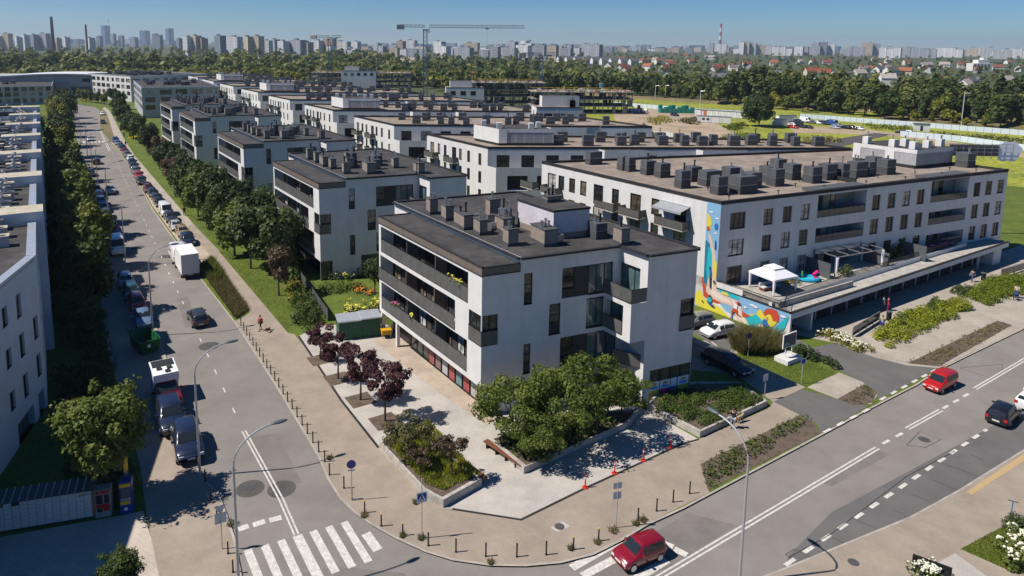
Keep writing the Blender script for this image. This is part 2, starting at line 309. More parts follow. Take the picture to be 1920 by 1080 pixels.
sheet('plaza', [(-11.50, 57.76), (-18.67, 71.36), (-17.01, 74.28), (-9.94, 75.06), (-7.28, 72.63), (1.05, 58.49), (12.82, 58.73), (15.41, 56.57), (18.42, 52.17), (16.94, 51.53), (8.24, 45.73), (3.43, 42.32), (-1.20, 43.33), (-1.86, 43.43), (-3.10, 44.42), (-7.20, 50.51)], .108, PLAZA)
sheet('facade_path', [(-10.45, 70.20), (-8.86, 73.60), (-8.03, 73.04), (1.05, 58.49), (2.13, 54.75), (1.31, 53.91), (-4.15, 60.95)], .112, SANDPATH)
a = M(); ribbon(a, [(-18.67, 71.36), (-11.50, 57.76), (-7.20, 50.51)], .22, .113, BITDARK); ribbon(a, [(-1.20, 43.33), (3.43, 42.32), (8.24, 45.73), (16.94, 51.53), (18.42, 52.17)], .2, .113, BITDARK)
a.obj('plaza_edging')['kind'] = 'structure'
sheet('sunken_lane', [(21.58, 64.42), (23.93, 71.30), (32.06, 71.50), (34.40, 71.56), (27.98, 66.90), (31.22, 61.08), (27.04, 58.26), (25.60, 63.40)], .106, PAVE)
sheet('driveway', [(27.08, 58.36), (30.68, 60.67), (32.72, 59.14), (35.15, 57.68), ((28.85, 53.22)), (29.20, 54.85), (28.47, 56.21)], .112, ASPHALT2)
sheet('garage_drive', [(35.21, 72.97), (36.00, 69.73), (39.13, 71.00), (41.38, 67.58), (43.59, 65.83), (46.46, 65.32), (36.81, 58.84), (37.40, 60.31), (37.23, 62.04), (36.28, 64.41), (34.21, 68.66)], .114, ASPHALT2)
sheet('car_park', [(24.21, 74.14), (26.63, 79.20), (34.40, 71.56), (33.56, 69.93), (30.36, 70.12), (26.39, 68.22)], .110, ASPHALT2)
sheet('between_pavement', [(31.37, 61.09), (35.96, 64.18), (37.19, 62.25), (37.16, 59.71), (35.65, 58.06), (33.11, 58.95)], .104, PATHM)
sheet('right_pavement', [(41.38, 67.58), (43.59, 65.83), (46.46, 65.32), (62.74, 75.57), (120, 112), (112, 124), (80, 104), (36, 77), (35, 73.5), (39.13, 71.00)], .104, PATHM)
sheet('lawn_by_signboard', [(27.04, 67.74), (31.27, 61.19), (35.52, 63.83), (34.01, 69.42), (32.65, 70.17), (29.11, 69.82)], .116, GRASSM)
for q in ([(17.49, 48.83), (28.39, 56.03), (29.04, 55.27), (28.76, 53.22), (17.02, 45.69)], [(33.11, 58.95), (37.11, 61.83), (37.23, 60.01), (35.95, 58.35), (33.91, 57.75)], [(43.99, 66.31), (61.46, 77.69), (62.27, 76.47), (46.69, 65.67)]):
    sheet('planting_bed', q, .116, SOIL)
# grass strips beside the tree path
for q in ([(-115.76, 228.55), (-116.65, 233.98), (-103.73, 214.36), (-104.56, 211.97)], [(-93.91, 191.80), (-93.05, 193.77), (-84.97, 180.77), (-85.01, 176.66)], [(-83.30, 173.61), (-82.16, 175.24), (-58.05, 136.87), (-60.87, 138.71)], [(-59.22, 135.85), (-57.34, 135.94), (-39.32, 106.77), (-40.33, 105.84)], [(-38.23, 101.67), (-36.20, 102.56), (-22.04, 82.74), (-18.74, 71.63), (-20.04, 72.16)], [(-21.52, 82.76), (-21.63, 95.33), (-13.71, 95.59), (-10.80, 77.87), (-14.37, 76.18)]):
    sheet('grass_strip', q, .108, GRASSM)
sheet('tall_grass_bed', [(-38.67, 94.77), (-38.38, 99.27), (-26.18, 78.27), (-27.01, 75.54)], .110, GRASSM)
sheet('far_verge', [(-135.19, 250.54), (-130.07, 241.61), (-113.09, 214.86), (-114.98, 220.82), (-140.40, 267.34), (-160.23, 303.00), (-172.06, 321.89), (-168.01, 311.94)], .110, DRYGRASS)
# west side
sheet('west_pavement', [(-13.36, 36.81), (-15.10, 40.52), (-16.36, 42.66), (-17.71, 44.89), (-19.77, 46.82), (-34.09, 72.09), (-48.91, 94.92), (-65.83, 122.94), (-79.75, 145.66), (-84.33, 151.15), (-69.24, 124.80), (-51.99, 94.34), (-44.09, 79.13), (-39.45, 71.12), (-35.82, 65.20), (-30.38, 56.74), (-24.86, 48.24), (-21.84, 42.79), (-20.37, 40.30), (-18.21, 36.74)], .104, PAVE)
sheet('locker_pavement', [(-18.21, 36.74), (-20.37, 40.30), (-22.06, 42.79), (-23.79, 42.17), (-29.93, 40.16), (-33.25, 39.16), (-30.97, 36.17)], .108, PAVEB)
sheet('west_lawn', [(-44.09, 79.13), (-39.45, 71.12), (-35.82, 65.20), (-36.29, 64.38), (-36.95, 63.68), (-44.54, 75.38)], .108, GRASSM)
# manholes and asphalt patches
def disc(name, c, r, z, m, n=24):
    a = M(); a.poly([(c[0]+r*cos(2*pi*i/n), c[1]+r*sin(2*pi*i/n), z) for i in range(n)], m)
    a.poly([(c[0]+.33*cos(2*pi*i/n), c[1]+.33*sin(2*pi*i/n), z+.004) for i in range(n)], CHIMDARK); return struct(a.obj(name))
for c, r in (((-15.67, 45.46), 1.0), ((-13.42, 45.44), 1.0), ((-27.41, 68.86), 1.05), ((-41.64, 96.87), .95), ((-51.52, 103.71), 1.0), ((-45.32, 99.29), .9)): disc('manhole_patch', c, r, .004, PATCH)
for q in ([(34.99, 51.79), (37.37, 53.86), (38.37, 52.69), (36.31, 51.51)], [(48.77, 65.60), (53.73, 66.53), (52.58, 64.99), (50.25, 63.61)], [(19.84, 39.46), (20.65, 39.98), (21.45, 39.11), (20.48, 38.60)]):
    a = M(); ribbon(a, q+[q[0]], .07, .006, PATCH); struct(a.obj('asphalt_seam'))
disc('manhole_patch', (36.96, 52.66), .45, .005, PATCH)
disc('pavement_manhole', (23.71, 38.74), .33, .104, PATCH); disc('pavement_manhole', (-21.73, 38.73), .35, .114, PATCH)
a = M(); q = [(5.31, 41.57), (6.23, 42.21), (6.59, 41.70), (5.68, 41.17)]; a.poly([(*p, .109) for p in q], PLAZA); struct(a.obj('cover_slab'))
disc('pavement_manhole', (5.92, 41.69), .12, .111, PATCH)
sheet('parking_bay', [(18.99, 37.97), (29.94, 42.94), (35.20, 45.86), (44.80, 51.74), (50.00, 58.35), (43.23, 54.29), (32.77, 48.16), (24.84, 43.57), (20.08, 39.46)], .004, ASPHALT2)
# ---------------------------------------------------------------- road markings
a = M()
def stripe(p, q, wd, z=.009):
    ribbon(a, [p, q], wd, z, LINE)
def dashes(p, q, on, off, wd, z=.009):
    P, Q = Vector(p), Vector(q); d = (Q-P); L = d.length; d /= L; t = 0
    while t < L: stripe(P+d*t, P+d*min(L, t+on), wd, z); t += on+off
# zebra at the corner: seven bars plus the joined double line
A0 = Vector((-10.20, 41.16)); A1 = Vector((-8.28, 38.00)); dv = (A1-A0).normalized(); B0 = Vector((-8.35, 42.04)); pv = (B0-A0)/2
for i in (-4, -3, -2, 0, 1, 2): stripe(A0+pv*i, A0+pv*i+dv*4.2, .5)
stripe(A0+pv*-1, A0+pv*-1+dv*4.3, .62)
stripe((-6.74, 40.99), (-5.73, 39.46), .62)
dl = [(-18.56, 52.89), (-13.16, 44.32), (-11.18, 40.78)]
for s in (-.13, .13):
    ribbon(a, [Vector(p)+Vector((.85, .53))*s for p in dl], .12, .009, LINE)
for p, q in (((-15.09, 41.22), (-14.54, 41.58)), ((-14.28, 41.64), (-13.60, 42.06)), ((-13.33, 42.12), (-12.61, 42.45))): stripe(p, q, .5)
dashes((-20.18, 55.60), (-100.23, 191.39), 1.0, 3.15, .12); dashes((-100.23, 191.39), (-117.77, 220.61), 1.0, 2.5, .12)
dashes((-61.14, 129.37), (-41.21, 97.89), .5, .5, .3)
for s in (-.16, .16): ribbon(a, [(-104.81, 197.92), (-133.13, 245.95)], .14, .009, LINE) if s < 0 else ribbon(a, [(-104.36, 197.95), (-132.77, 245.98)], .14, .009, LINE)
for i in range(7):
    if i in (1,): continue
    t = i/6; stripe(Vector((-134.38, 238.28))*(1-t)+Vector((-129.85, 240.13))*t, Vector((-136.53, 241.83))*(1-t)+Vector((-131.95, 243.73))*t, .55)
    stripe(Vector((-120.29, 213.15))*(1-t)+Vector((-114.05, 214.79))*t, Vector((-122.35, 216.57))*(1-t)+Vector((-115.89, 217.66))*t, .55)
# right road
rd = hv(56.5); rn = Vector((rd.y, -rd.x)); C1 = Vector((32.40, 51.37))
for s in (-.14, .14):
    stripe(C1+rn*s-rd*26, C1+rn*s, .13); stripe(Vector((36.54, 54.25))+rn*s, Vector((41.41, 57.35))+rn*s, .13); stripe(Vector((47.23, 61.32))+rn*s, Vector((56.59, 67.44))+rn*s+rd*40, .13)
dashes((33.18, 51.98), (36.30, 53.92), 1, 1, .24); dashes((41.78, 57.63), (46.49, 60.70), 1, 1, .24)
dashes((19.41, 38.54), (43.23, 54.29), 1.0, 1.0, .26); dashes((29.15, 53.38), (35.83, 57.79), 1, 1, .25, .118); dashes((36.90, 58.84), (46.46, 65.32), 1, 1, .25, .118)
# zebra on the right road
z0 = Vector((12.94, 41.54)); 
for i, q in enumerate((((6.24, 38.14), (9.66, 40.54)), ((6.79, 37.50), (10.07, 39.59)), ((9.12, 36.70), (12.23, 38.89)))): stripe(q[0], q[1], .55)
for p, q in (((11.59, 41.01), (12.41, 40.83)), ((12.30, 40.43), (12.94, 40.01)), ((12.96, 39.87), (13.61, 39.32))): stripe(p, q, .5)
stripe((23.22, 70.88), (23.26, 71.02), .1)
struct(a.obj('road_markings'))
a = M()
for p, q in (((24.01, 72.13), (26.28, 68.22)), ((26.28, 68.22), (27.14, 68.74)), ((25.76, 70.94), (26.28, 68.85)), ((28.59, 72.25), (29.68, 71.31)), ((29.44, 73.12), (30.43, 71.46))): ribbon(a, [p, q], .16, .118, LINE)
struct(a.obj('parking_markings'))
# tactile yellow strip on the right pavement
sheet('yellow_tactile_strip', [(35.58, 45.75), (35.75, 45.46), (43.52, 50.12), (44.32, 51.14)], .106, flat('yellow_paving', (.46, .32, .16), .85))
# cracks in the bay
a = M()
for q in (((39.25, 50.54), (39.71, 49.84)), ((36.25, 49.36), (37.82, 47.72)), ((33.92, 47.46), (35.28, 45.99)), ((31.60, 45.51), (32.60, 44.36)), ((29.14, 43.91), (29.86, 42.99)), ((26.05, 42.77), (27.09, 41.70)), ((23.29, 41.34), (24.17, 40.37))): ribbon(a, [q[0], (Vector(q[0])*.5+Vector(q[1])*.5)+Vector((.05, .04)), q[1]], .035, .011, BITDARK)
ribbon(a, [(19.89, 39.18), (23.76, 41.44), (32.49, 47.69), (38.33, 51.03)], .05, .010, BITDARK); struct(a.obj('asphalt_cracks'))
# ---------------------------------------------------------------- buildings
def chimney(parent, x, y, z, sx, sy, h, rz, style, pipes=2, rr=R):
    """vent stack on a roof: rendered shaft, cap slab and steel flues as sub-parts"""
    a = M(); hx, hy = sx/2, sy/2
    if style == 'tan':
        a.box(-hx-.02, -hy-.02, 0, hx+.02, hy+.02, .3, CHIMDARK); a.box(-hx, -hy, .3, hx, hy, h-.1, CHIMTAN); a.box(-hx-.05, -hy-.05, h-.1, hx+.05, hy+.05, h, CHIMDARK)
    elif style == 'white':
        a.box(-hx, -hy, 0, hx, hy, h, PLASTER)
    else:
        a.box(-hx-.03, -hy-.03, 0, hx+.03, hy+.03, h*.48, CHIMDARK); a.box(-hx+.02, -hy+.02, h*.48, hx-.02, hy-.02, h*.52, STEEL); a.box(-hx, -hy, h*.52, hx, hy, h, SLATE)
    o = a.obj('chimney', parent, (x, y, z)); o.rotation_euler[2] = rz
    for i in range(pipes):
        p = M(); px = (i-(pipes-1)/2)*min(.4, sx/max(1, pipes)); hh = .45+.55*rr.random(); k = rr.random() < .65
        p.tube([(0, 0, 0), (0, 0, hh)], .1, STEEL if k else BLACK, 8); p.tube([(0, 0, hh-.06), (0, 0, hh+.05)], .15, STEEL if k else BLACK, 8)
        p.obj('flue', o, (px, (rr.random()-.5)*sy*.4, h))
    return o
SLATE = mat('slate_cladding', (.1, .104, .112), .55, .1, 2, fine=20)
def railing(parent, pts, z, h=1.05, style='bars', name='railing', step=.14):
    """balcony guard along pts: bars, panel or glass"""
    a = M(); P = [Vector(p) for p in pts]
    for p, q in zip(P, P[1:]):
        d = q-p; L = d.length; d.normalize(); n = Vector((-d.y, d.x))
        fr = FR(p, math.degrees(math.atan2(d.x, d.y)), z)
        a.box(0, -.025, h-.05, L, .025, h, BLACK, fr); a.box(0, -.02, .04, L, .02, .09, BLACK, fr)
        if style == 'bars':
            k = max(1, int(L/step))
            for i in range(k+1): a.box(L*i/k-.012, -.012, .09, L*i/k+.012, .012, h-.05, BLACK, fr)
        elif style == 'slats':
            k = max(1, int(L/.17))
            for i in range(k): a.box(L*i/k+.015, -.012, .1, L*(i+1)/k-.03, .012, h-.05, RAILSLAT, fr)
            a.box(0, .02, .1, L, .03, h-.06, BLACK, fr)
        else:
            k = max(1, round(L/1.15)); pm = RAILPANEL if style == 'panel' else BALGLASS
            for i in range(k): a.box(L*i/k+.012, -.015, .1, L*(i+1)/k-.012, .015, h-.06, pm, fr)
    return a.obj(name, parent)
RAILSLAT = mat('grey_slats', (.15, .145, .135), .6, .1, 3)
BALGLASS = mat('smoked_glass', (.06, .07, .075), .05, .1, 1, spec=.6)
CURTAIN = varied('curtain', [(.55, .53, .5), (.35, .33, .3), (.45, .5, .5), (.3, .2, .14), (.6, .6, .62)], .8, .1)
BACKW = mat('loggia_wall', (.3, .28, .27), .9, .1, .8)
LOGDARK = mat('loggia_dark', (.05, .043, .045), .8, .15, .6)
BRICKW = paver('pale_brick', (.6, .56, .6), (.56, .52, .57), (.5, .48, .5), .08, 0)
BRICKG = paver('grey_brick', (.34, .34, .34), (.3, .3, .31), (.45, .45, .45), .09, 0)
hA, hB = -32.4, 66.3
va, vb = hv(hA), hv(hB)
def ob(u, v): return vb*u+va*v
def solidw(parent, fr, ua, za, ub, zb): return window(parent, fr, ua, za, ub, zb, .1, BLACK, 1, .62, .36, name='tall_window')
def build_b(label, loc, group, shop):
    t = thing('apartment_block', label, 'apartment block', (*loc, 0), 0, group)
    wm = M()
    FA = FR(ob(0, 20.2), hA+180); FB = FR((0, 0), hB)
    # west face: strip storeys 1-3 with loggias, recessed shops below
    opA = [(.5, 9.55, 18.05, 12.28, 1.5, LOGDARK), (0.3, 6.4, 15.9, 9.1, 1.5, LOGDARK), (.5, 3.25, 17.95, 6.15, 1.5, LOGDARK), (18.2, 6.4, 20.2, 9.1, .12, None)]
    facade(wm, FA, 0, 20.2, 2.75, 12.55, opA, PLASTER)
    opB = [(3.93, 9.54, 4.75, 12.3, .16, None), (7.67, 9.54, 12.95, 12.3, .16, None), (6.45, 6.4, 7.6, 9.2, .16, None), (10.25, 6.4, 13.6, 9.2, .16, None), (4.0, 3.25, 4.7, 5.95, .16, None), (7.65, 3.25, 13.6, 5.95, .16, None), (0, 6.4, 1.5, 9.1, .12, None), (0, .12, 1.6, 2.7, .12, None), (5.5, .3, 9.5, 3.0, .14, None)]
    facade(wm, FB, 0, 13.63, 0, 12.55, opB, PLASTER)
    wm.poly([FB(3.55, 0, 12.55), FB(13.63, 0, 12.55), FB(13.63, 0, 13.75), FB(3.55, 0, 13.75)], PLASTER)
    # soffit of the strip, far end walls, back walls
    s0, s1 = ob(0, 0), ob(0, 20.2); i0, i1 = ob(1.35, 0), ob(1.35, 20.2); e1 = ob(3.55, 20.2)
    wm.poly([(*s0, 2.75), (*i0, 2.75), (*i1, 2.75), (*s1, 2.75)], PLASTER)
    wm.poly([(*s1, 2.75), (*e1, 2.75), (*e1, 12.55), (*s1, 12.55)], PLASTER)
    c0, c1, c2, c3 = ob(3.55, 0), ob(3.55, 24.1), ob(18.97, 24.1), ob(18.97, -3.43)
    wm.poly([(*c0, 12.55), (*ob(3.55, 24.1), 12.55), (*ob(3.55, 24.1), 13.75), (*c0, 13.75)], PLASTER)
    wm.poly([(*ob(3.55, 20.2), 0), (*c1, 0), (*c1, 12.55), (*ob(3.55, 20.2), 12.55)], PLASTER)
    wm.poly([(*c1, 0), (*c2, 0), (*c2, 13.75), (*c1, 13.75)], PLASTER)
    # projecting east block: storeys shift
    o2 = ob(13.63, -3.43); FC = FR(o2, hB); FD = FR(ob(13.63, 0), hA+180); LB = 5.34
    facade(wm, FC, 0, LB, 9.54, 13.75, [], PLASTER)
    facade(wm, FC, -1.6, LB, 6.0, 9.54, [(3.75, 6.2, LB, 9.2, .12, None)], PLASTER)
    facade(wm, FC, 0, LB, 0, 6.0, [(.75, .12, LB, 3.05, .14, None), (-.0, 3.2, .02, 3.3, .1, None)], PLASTER)
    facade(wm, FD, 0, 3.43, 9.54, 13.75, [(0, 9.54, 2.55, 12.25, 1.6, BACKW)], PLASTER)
    wm.poly([FD(0, 0, 0), FD(3.43, 0, 0), FD(3.43, 0, 6.0), FD(0, 0, 6.0)], PLASTER)
    FE = FR(ob(13.63, 0)-vb*1.6, hA+180)
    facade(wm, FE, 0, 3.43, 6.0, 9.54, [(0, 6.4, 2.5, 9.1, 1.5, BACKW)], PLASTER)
    wm.poly([FE(0, 0, 9.54), FE(3.43, 0, 9.54), FD(3.43, 0, 9.54), FD(0, 0, 9.54)], PLASTER)
    wm.poly([FE(0, 0, 6.0), FE(3.43, 0, 6.0), FD(3.43, 0, 6.0), FD(0, 0, 6.0)], PLASTER)
    FQ = FR(ob(18.97, -3.43), hA)
    facade(wm, FQ, 0, 27.5, 0, 13.75, [(0, 6.2, 1.6, 9.2, .12, None)]+[(x, z, x+1.4, z+1.9, .14, None) for x in (4, 8, 13, 17, 22) for z in (4.0, 7.1, 10.3)], PLASTER)
    wm.obj('wall', t)
    # roofs
    r = M(); r.prism([c0, c1, c2, c3, o2, ob(13.63, 0)][::-1], 13.5, 13.62, BITUMEN)
    ring = [c0, c1, c2, c3, o2, ob(13.63, 0), c0]
    for p, q in zip(ring, ring[1:]):
        d = (q-p).normalized(); f = FR(p, math.degrees(math.atan2(d.x, d.y))); L = (q-p).length
        r.box(-.02, -.03, 13.62, L+.02, .32, 13.79, BITDARK, f)
    f = FR(c0, hA); r.box(-.04, -.03, 13.55, 24.1, .06, 13.80, METALCAP, f)
    # seams of the bitumen sheets
    for i in range(1, 24):
        f = FR(ob(3.9, i), hB); r.box(0, 0, 13.62, .55+.3*R.random(), .05, 13.628, BITDARK, f)
    r.obj('roof', t)
    r = M(); q = [ob(-.03, -.03), ob(3.56, -.03), ob(3.56, 20.25), ob(-.03, 20.25)]
    r.prism(q, 12.55, 13.22, BROWNPANEL, BITUMEN)
    for p, k in ((ob(-.05, -.05), ob(3.5, -.05)), (ob(-.05, 20.27), ob(-.05, -.05)), (ob(3.5, 20.27), ob(-.05, 20.27))):
        d = (k-p).normalized(); f = FR(p, math.degrees(math.atan2(d.x, d.y))); L = (k-p).length
        r.box(0, 0, 13.22, L, .22, 13.32, BITDARK, f); r.box(0, -.02, 12.53, L, .02, 12.6, BITDARK, f)
    for i in range(1, 20):
        f = FR(ob(.25, i), hB); r.box(0, 0, 13.22, .5+.3*R.random(), .05, 13.228, BITDARK, f)
    r.obj('lower_roof', t)
    # windows of the south face
    solidw(t, FB, 3.93, 9.54, 4.75, 12.3); solidw(t, FB, 6.45, 6.4, 7.6, 9.2); solidw(t, FB, 4.0, 3.25, 4.7, 5.95)
    window(t, FB, 7.67, 10.4, 8.95, 12.3, .1, BLACK, 1, .45); window(t, FB, 7.67, 4.1, 8.95, 5.95, .1, BLACK, 1, .4)
    for z0, z1 in ((9.54, 12.3), (3.25, 5.95)):
        a = M(); a.box(8.98, .09, z0, 10.4, .14, z1, DARKPANEL, FB); a.obj('cladding_panel', t); a = M(); a.box(7.67, .09, z0, 8.97, .14, z0+.84, DARKPANEL, FB); a.obj('cladding_panel', t)
    for z0, ua, ub in ((9.54, 10.42, 12.95), (3.25, 10.42, 13.6), (6.4, 10.25, 13.6)):
        window(t, FB, ua, z0, ub, z0+2.7, .12, BLACK, 3, 0, 0, TEALGLASS, 'glazed_wall')
    window(t, FB, 0, 7.75, 1.5, 9.1, .1, BLACK, 2, 0, 0, name='corner_window'); window(t, FA, 18.2, 7.75, 20.2, 9.1, .1, BLACK, 2, name='corner_window')
    window(t, FC, 3.75, 7.7, LB, 9.2, .1, BLACK, 1, name='corner_window'); window(t, FQ, 0, 7.7, 1.6, 9.2, .1, BLACK, 1, name='corner_window')
    for x in (4, 8, 13, 17, 22):
        for z in (4.0, 7.1, 10.3): window(t, FQ, x, z, x+1.4, z+1.9, .1, BLACK, 2)
    window(t, FD, 0, 9.6, 2.5, 12.2, .25, BLACK, 3, 0, 0, TEALGLASS, 'glazed_wall'); window(t, FE, 0, 6.5, 2.45, 9.05, .9, BLACK, 2, 0, 0, TEALGLASS, 'glazed_wall')
    window(t, FB, 5.5, .3, 9.5, 3.0, .1, BLACK, 4, 0, 0, SHOPGLASS, 'shop_window')
    # railings
    railing(t, [FA(.5, 0, 0)[:2], FA(18.05, 0, 0)[:2]], 9.5, 1.45, 'panel'); railing(t, [ob(2.0, 20.25), FA(-.05, -.06, 0)[:2], FA(15.9, -.06, 0)[:2]], 6.35, 1.4, 'panel'); railing(t, [FA(.5, 0, 0)[:2], FA(17.95, 0, 0)[:2]], 3.2, 1.45, 'panel')
    railing(t, [FA(18.2, -.04, 0)[:2], FA(20.24, -.04, 0)[:2], FB(1.5, -.04, 0)[:2]], 6.4, 1.35, 'panel'); railing(t, [FE(0, -.05, 0)[:2], FE(3.46, -.05, 0)[:2], FD(3.46, -.03, 0)[:2]], 9.55, 1.3, 'panel')
    railing(t, [FE(0, -.05, 0)[:2], FE(2.45, -.05, 0)[:2]], 6.4, 1.3, 'panel'); railing(t, [FC(3.7, -.05, 0)[:2], FC(LB+.05, -.05, 0)[:2], FQ(1.6, -.05, 0)[:2]], 6.3, 1.35, 'panel'); railing(t, [FB(12.6, -.9, 0)[:2], FC(0, .3, 0)[:2]], 3.2, 1.3, 'panel')
    a = M(); a.box(10.2, -.9, 3.0, 13.6, 0, 3.2, PLASTER, FB); a.obj('balcony_slab', t)
    # loggia back walls: doors, partitions, curtains, bits of furniture
    for z0, L0, L1 in ((9.55, .5, 18.05), (6.4, .3, 15.9), (3.25, .5, 17.95)):
        x = L0+.4; k = 0
        while x < L1-1.6:
            wd = R.choice((1.2, 1.6, 2.2)); window(t, FA, x, z0+.05, min(x+wd, L1-.1), z0+2.45, 1.42, BLACK, 2, 0, 0, CURTAIN if R.random() < .3 else GLASS, 'balcony_door'); x += wd+R.choice((.5, 1.1)); k += 1
        for x in (L0+5.6, L0+11.4): a = M(); a.box(x, .2, z0, x+.1, 1.45, z0+2.6, BROWNPANEL if R.random() < .6 else SLATE, FA); a.obj('partition', t)
    # ground-floor glazing behind the overhang
    for i in range(12):
        if shop or i % 3: window(t, FR(ob(1.35, 15.6), hA+180), i*1.3, .12, i*1.3+1.26, 2.7, 0, BLACK, 1, 0, 0, SHOPGLASS, 'shop_window')
    a = M(); f = FR(ob(1.36, 20.2), hA+180); a.box(0, .08, 0, 20.2, .3, 2.75, DARKPANEL, f)
    for v in (20.0, 16.4): f = FR(ob(.05, v), hA+180); a.box(0, 0, 0, .3, .35, 2.75, PLASTER, f)
    a.obj('ground_wall', t)
    window(t, FB, 0, .12, 1.6, 2.7, .08, BLACK, 2, 0, 0, SHOPGLASS, 'shop_window')
    return t, FA, FB, FC
WX = {}
B1, FA, FB, FC = build_b('white four storey block with pale lift house and shops at the corner plaza', (.81, 55.2), 'slab blocks along the western street', True)
BL = (-20.13, 89.13), (-41.13, 123.16), (-66.48, 165.20), (-84.38, 194.07)
def roofpt(px): return px
# posters in the shop windows of the corner block
PC = [(.3, .05, .05), (.2, .12, .1), (.42, .44, .46), (.35, .03, .04), (.1, .14, .3), (.34, .03, .04), (.45, .42, .4), (.5, .2, .04), (.3, .14, .06)]
fs = FR(ob(1.35, 15.6), hA+180)
for i, c in enumerate(PC):
    a = M(); k = i+5.0-2.2; x = (i+3)*1.3+.15
    if x > 15.2: break
    a.poly([fs(x, -.06, .2), fs(x+1.0, -.06, .2), fs(x+1.0, -.06, 1.9), fs(x, -.06, 1.9)], mat('poster_%d' % i, c, .5, 0, 2.2, col2=tuple(min(1, y*.6+.1) for y in (c[0], c[2], c[1]))))
    a.obj('poster', B1)
for i, (x, c) in enumerate(((.12, (.1, .25, .55)), (.9, (.1, .25, .55)))):
    a = M(); a.poly([FB(x, .02, .2), FB(x+.7, .02, .2), FB(x+.7, .02, 1.9), FB(x, .02, 2.4 if i == 0 else 1.5)], mat('poster_sky', c, .5, 0, 2, col2=(.2, .3, .5))); a.obj('poster', B1)
for i, (x0, x1, c) in enumerate(((.8, 1.9, (.62, .5, .06)), (1.98, 3.1, (.5, .03, .25)), (3.18, 3.85, (.03, .25, .62)), (3.95, 5.2, (.62, .5, .06)))):
    a = M(); cm = flat('print_%d' % i, c, .5); wm_ = flat('print_white', (.75, .77, .8), .5)
    a.poly([FC(x0, .05, .2), FC(x1, .05, .2), FC(x1, .05, 1.05), FC(x0, .05, 1.05)], cm); a.poly([FC(x0, .05, 1.05), FC(x1, .05, 1.05), FC(x1, .05, 1.85), FC(x0, .05, 1.85)], wm_)
    if i != 2:
        w_ = x1-x0; a.poly([FC(x0+.15*w_, .045, 1.15), FC(x1-.15*w_, .045, 1.15), FC(x1-.15*w_, .045, 1.33), FC(x0+.3*w_, .045, 1.42), FC(x0+.15*w_, .045, 1.3)], flat('print_blue', (.03, .3, .75), .5)); a.poly([FC(x0+.28*w_, .045, 1.45), FC(x1-.28*w_, .045, 1.45), FC(x1-.28*w_, .045, 1.7), FC(x0+.28*w_, .045, 1.7)], flat('print_ochre', (.45, .28, .08), .5))
    a.obj('window_poster', B1)
for i in range(4): window(B1, FC, .75+i*1.15, .12, .75+(i+1)*1.15-.02, 3.05, .09, BLACK, 1, 0, 0, SHOPGLASS, 'shop_window')
# chimneys of the corner block: pixel-free roof coordinates (u east, v north)
def bch(t, lst):
    for u, v, sx, sy, h, st, n in lst: p = ob(u, v); chimney(t, p.x, p.y, 13.62, sx, sy, h, rad(90-hB), st, n)
CH0 = [(5.3, 4.2, 1.0, 1.1, 1.6, 'tan', 2), (8.3, 3.6, 1.35, 2.6, 1.6, 'tan', 3), (14.3, .7, .9, 1.3, 1.6, 'tan', 1), (5.0, 8.7, .8, 1.5, 1.5, 'tan', 1), (4.9, 11.6, 1.0, 2.6, 1.5, 'tan', 2), (5.0, 14.9, .9, 1.3, 1.6, 'tan', 2), (4.9, 18.0, .9, 1.2, 1.7, 'tan', 2), (7.4, 8.6, 1.0, 1.9, 1.5, 'tan', 3), (8.6, 10.2, .9, 1.0, 1.9, 'dark', 2)]
bch(B1, CH0+[(9.7, 14.2, 1.2, 1.1, 2.0, 'tan', 1), (13.4, 11.0, 1.2, 1.5, 1.4, 'tan', 2), (14.8, 13.0, .9, 1.0, 1.6, 'tan', 2), (13.9, 3.4, 1.2, 1.4, 1.5, 'dark', 2)])
lh = M(); f = FR(ob(9.6, 3.3), hB)
def lift_house(t, u, v, w_, d, h, z, m1):
    a = M(); q = [ob(u, v), ob(u+w_, v), ob(u+w_, v+d), ob(u, v+d)]
    a.prism(q, z, z+.55, CHIMTAN); a.prism(q, z+.55, z+h, m1); c = ob(u+w_/2, v+d/2); q2 = [c+(p-c)*1.03 for p in q]; a.prism(q2, z+h, z+h+.2, BITDARK, BITUMEN); return a.obj('lift_house', t)
lift_house(B1, 9.7, 4.2, 3.9, 5.6, 2.6, 13.62, BRICKW)
p = ob(11.9, 7.6); chimney(B1, p.x, p.y, 16.42, 1.5, 1.1, .6, rad(90-hB), 'tan', 2)
for u, v in ((9.0, 2.9), (6.5, 9.2), (7.9, 12.2), (6.4, 12.8)):
    a = M(); f = FR(ob(u, v), hB); a.box(0, 0, 13.75, .9, .35, 14.4, STEEL, f); a.box(.05, .05, 13.62, .85, .3, 13.75, BLACK, f); a.obj('air_conditioner', B1)
for i, l in enumerate(('white four storey block second along the western street above the flower garden', 'white four storey block third along the western street with bay window', 'white four storey block fourth along the western street behind the dark trees', 'white four storey block farthest of the slab blocks next to the grey building')):
    t, _, _, _ = build_b(l, BL[i], 'slab blocks along the western street', False)
    bch(t, CH0+[(10.2, 6.0, 1.2, 1.0, 1.4, 'tan', 2), (11.6, 9.3, 1.4, 2.0, 1.5, 'dark', 1), (13.2, 6.2, .8, 1.2, 1.5, 'tan', 2), (14.3, 1.2, 1.1, 1.3, 1.5, 'tan', 1), (9.2, 13.0, 1.3, 1.6, 1.6, 'tan', 3), (13.2, 12.5, 1.3, 1.5, 1.3, 'tan', 2)])
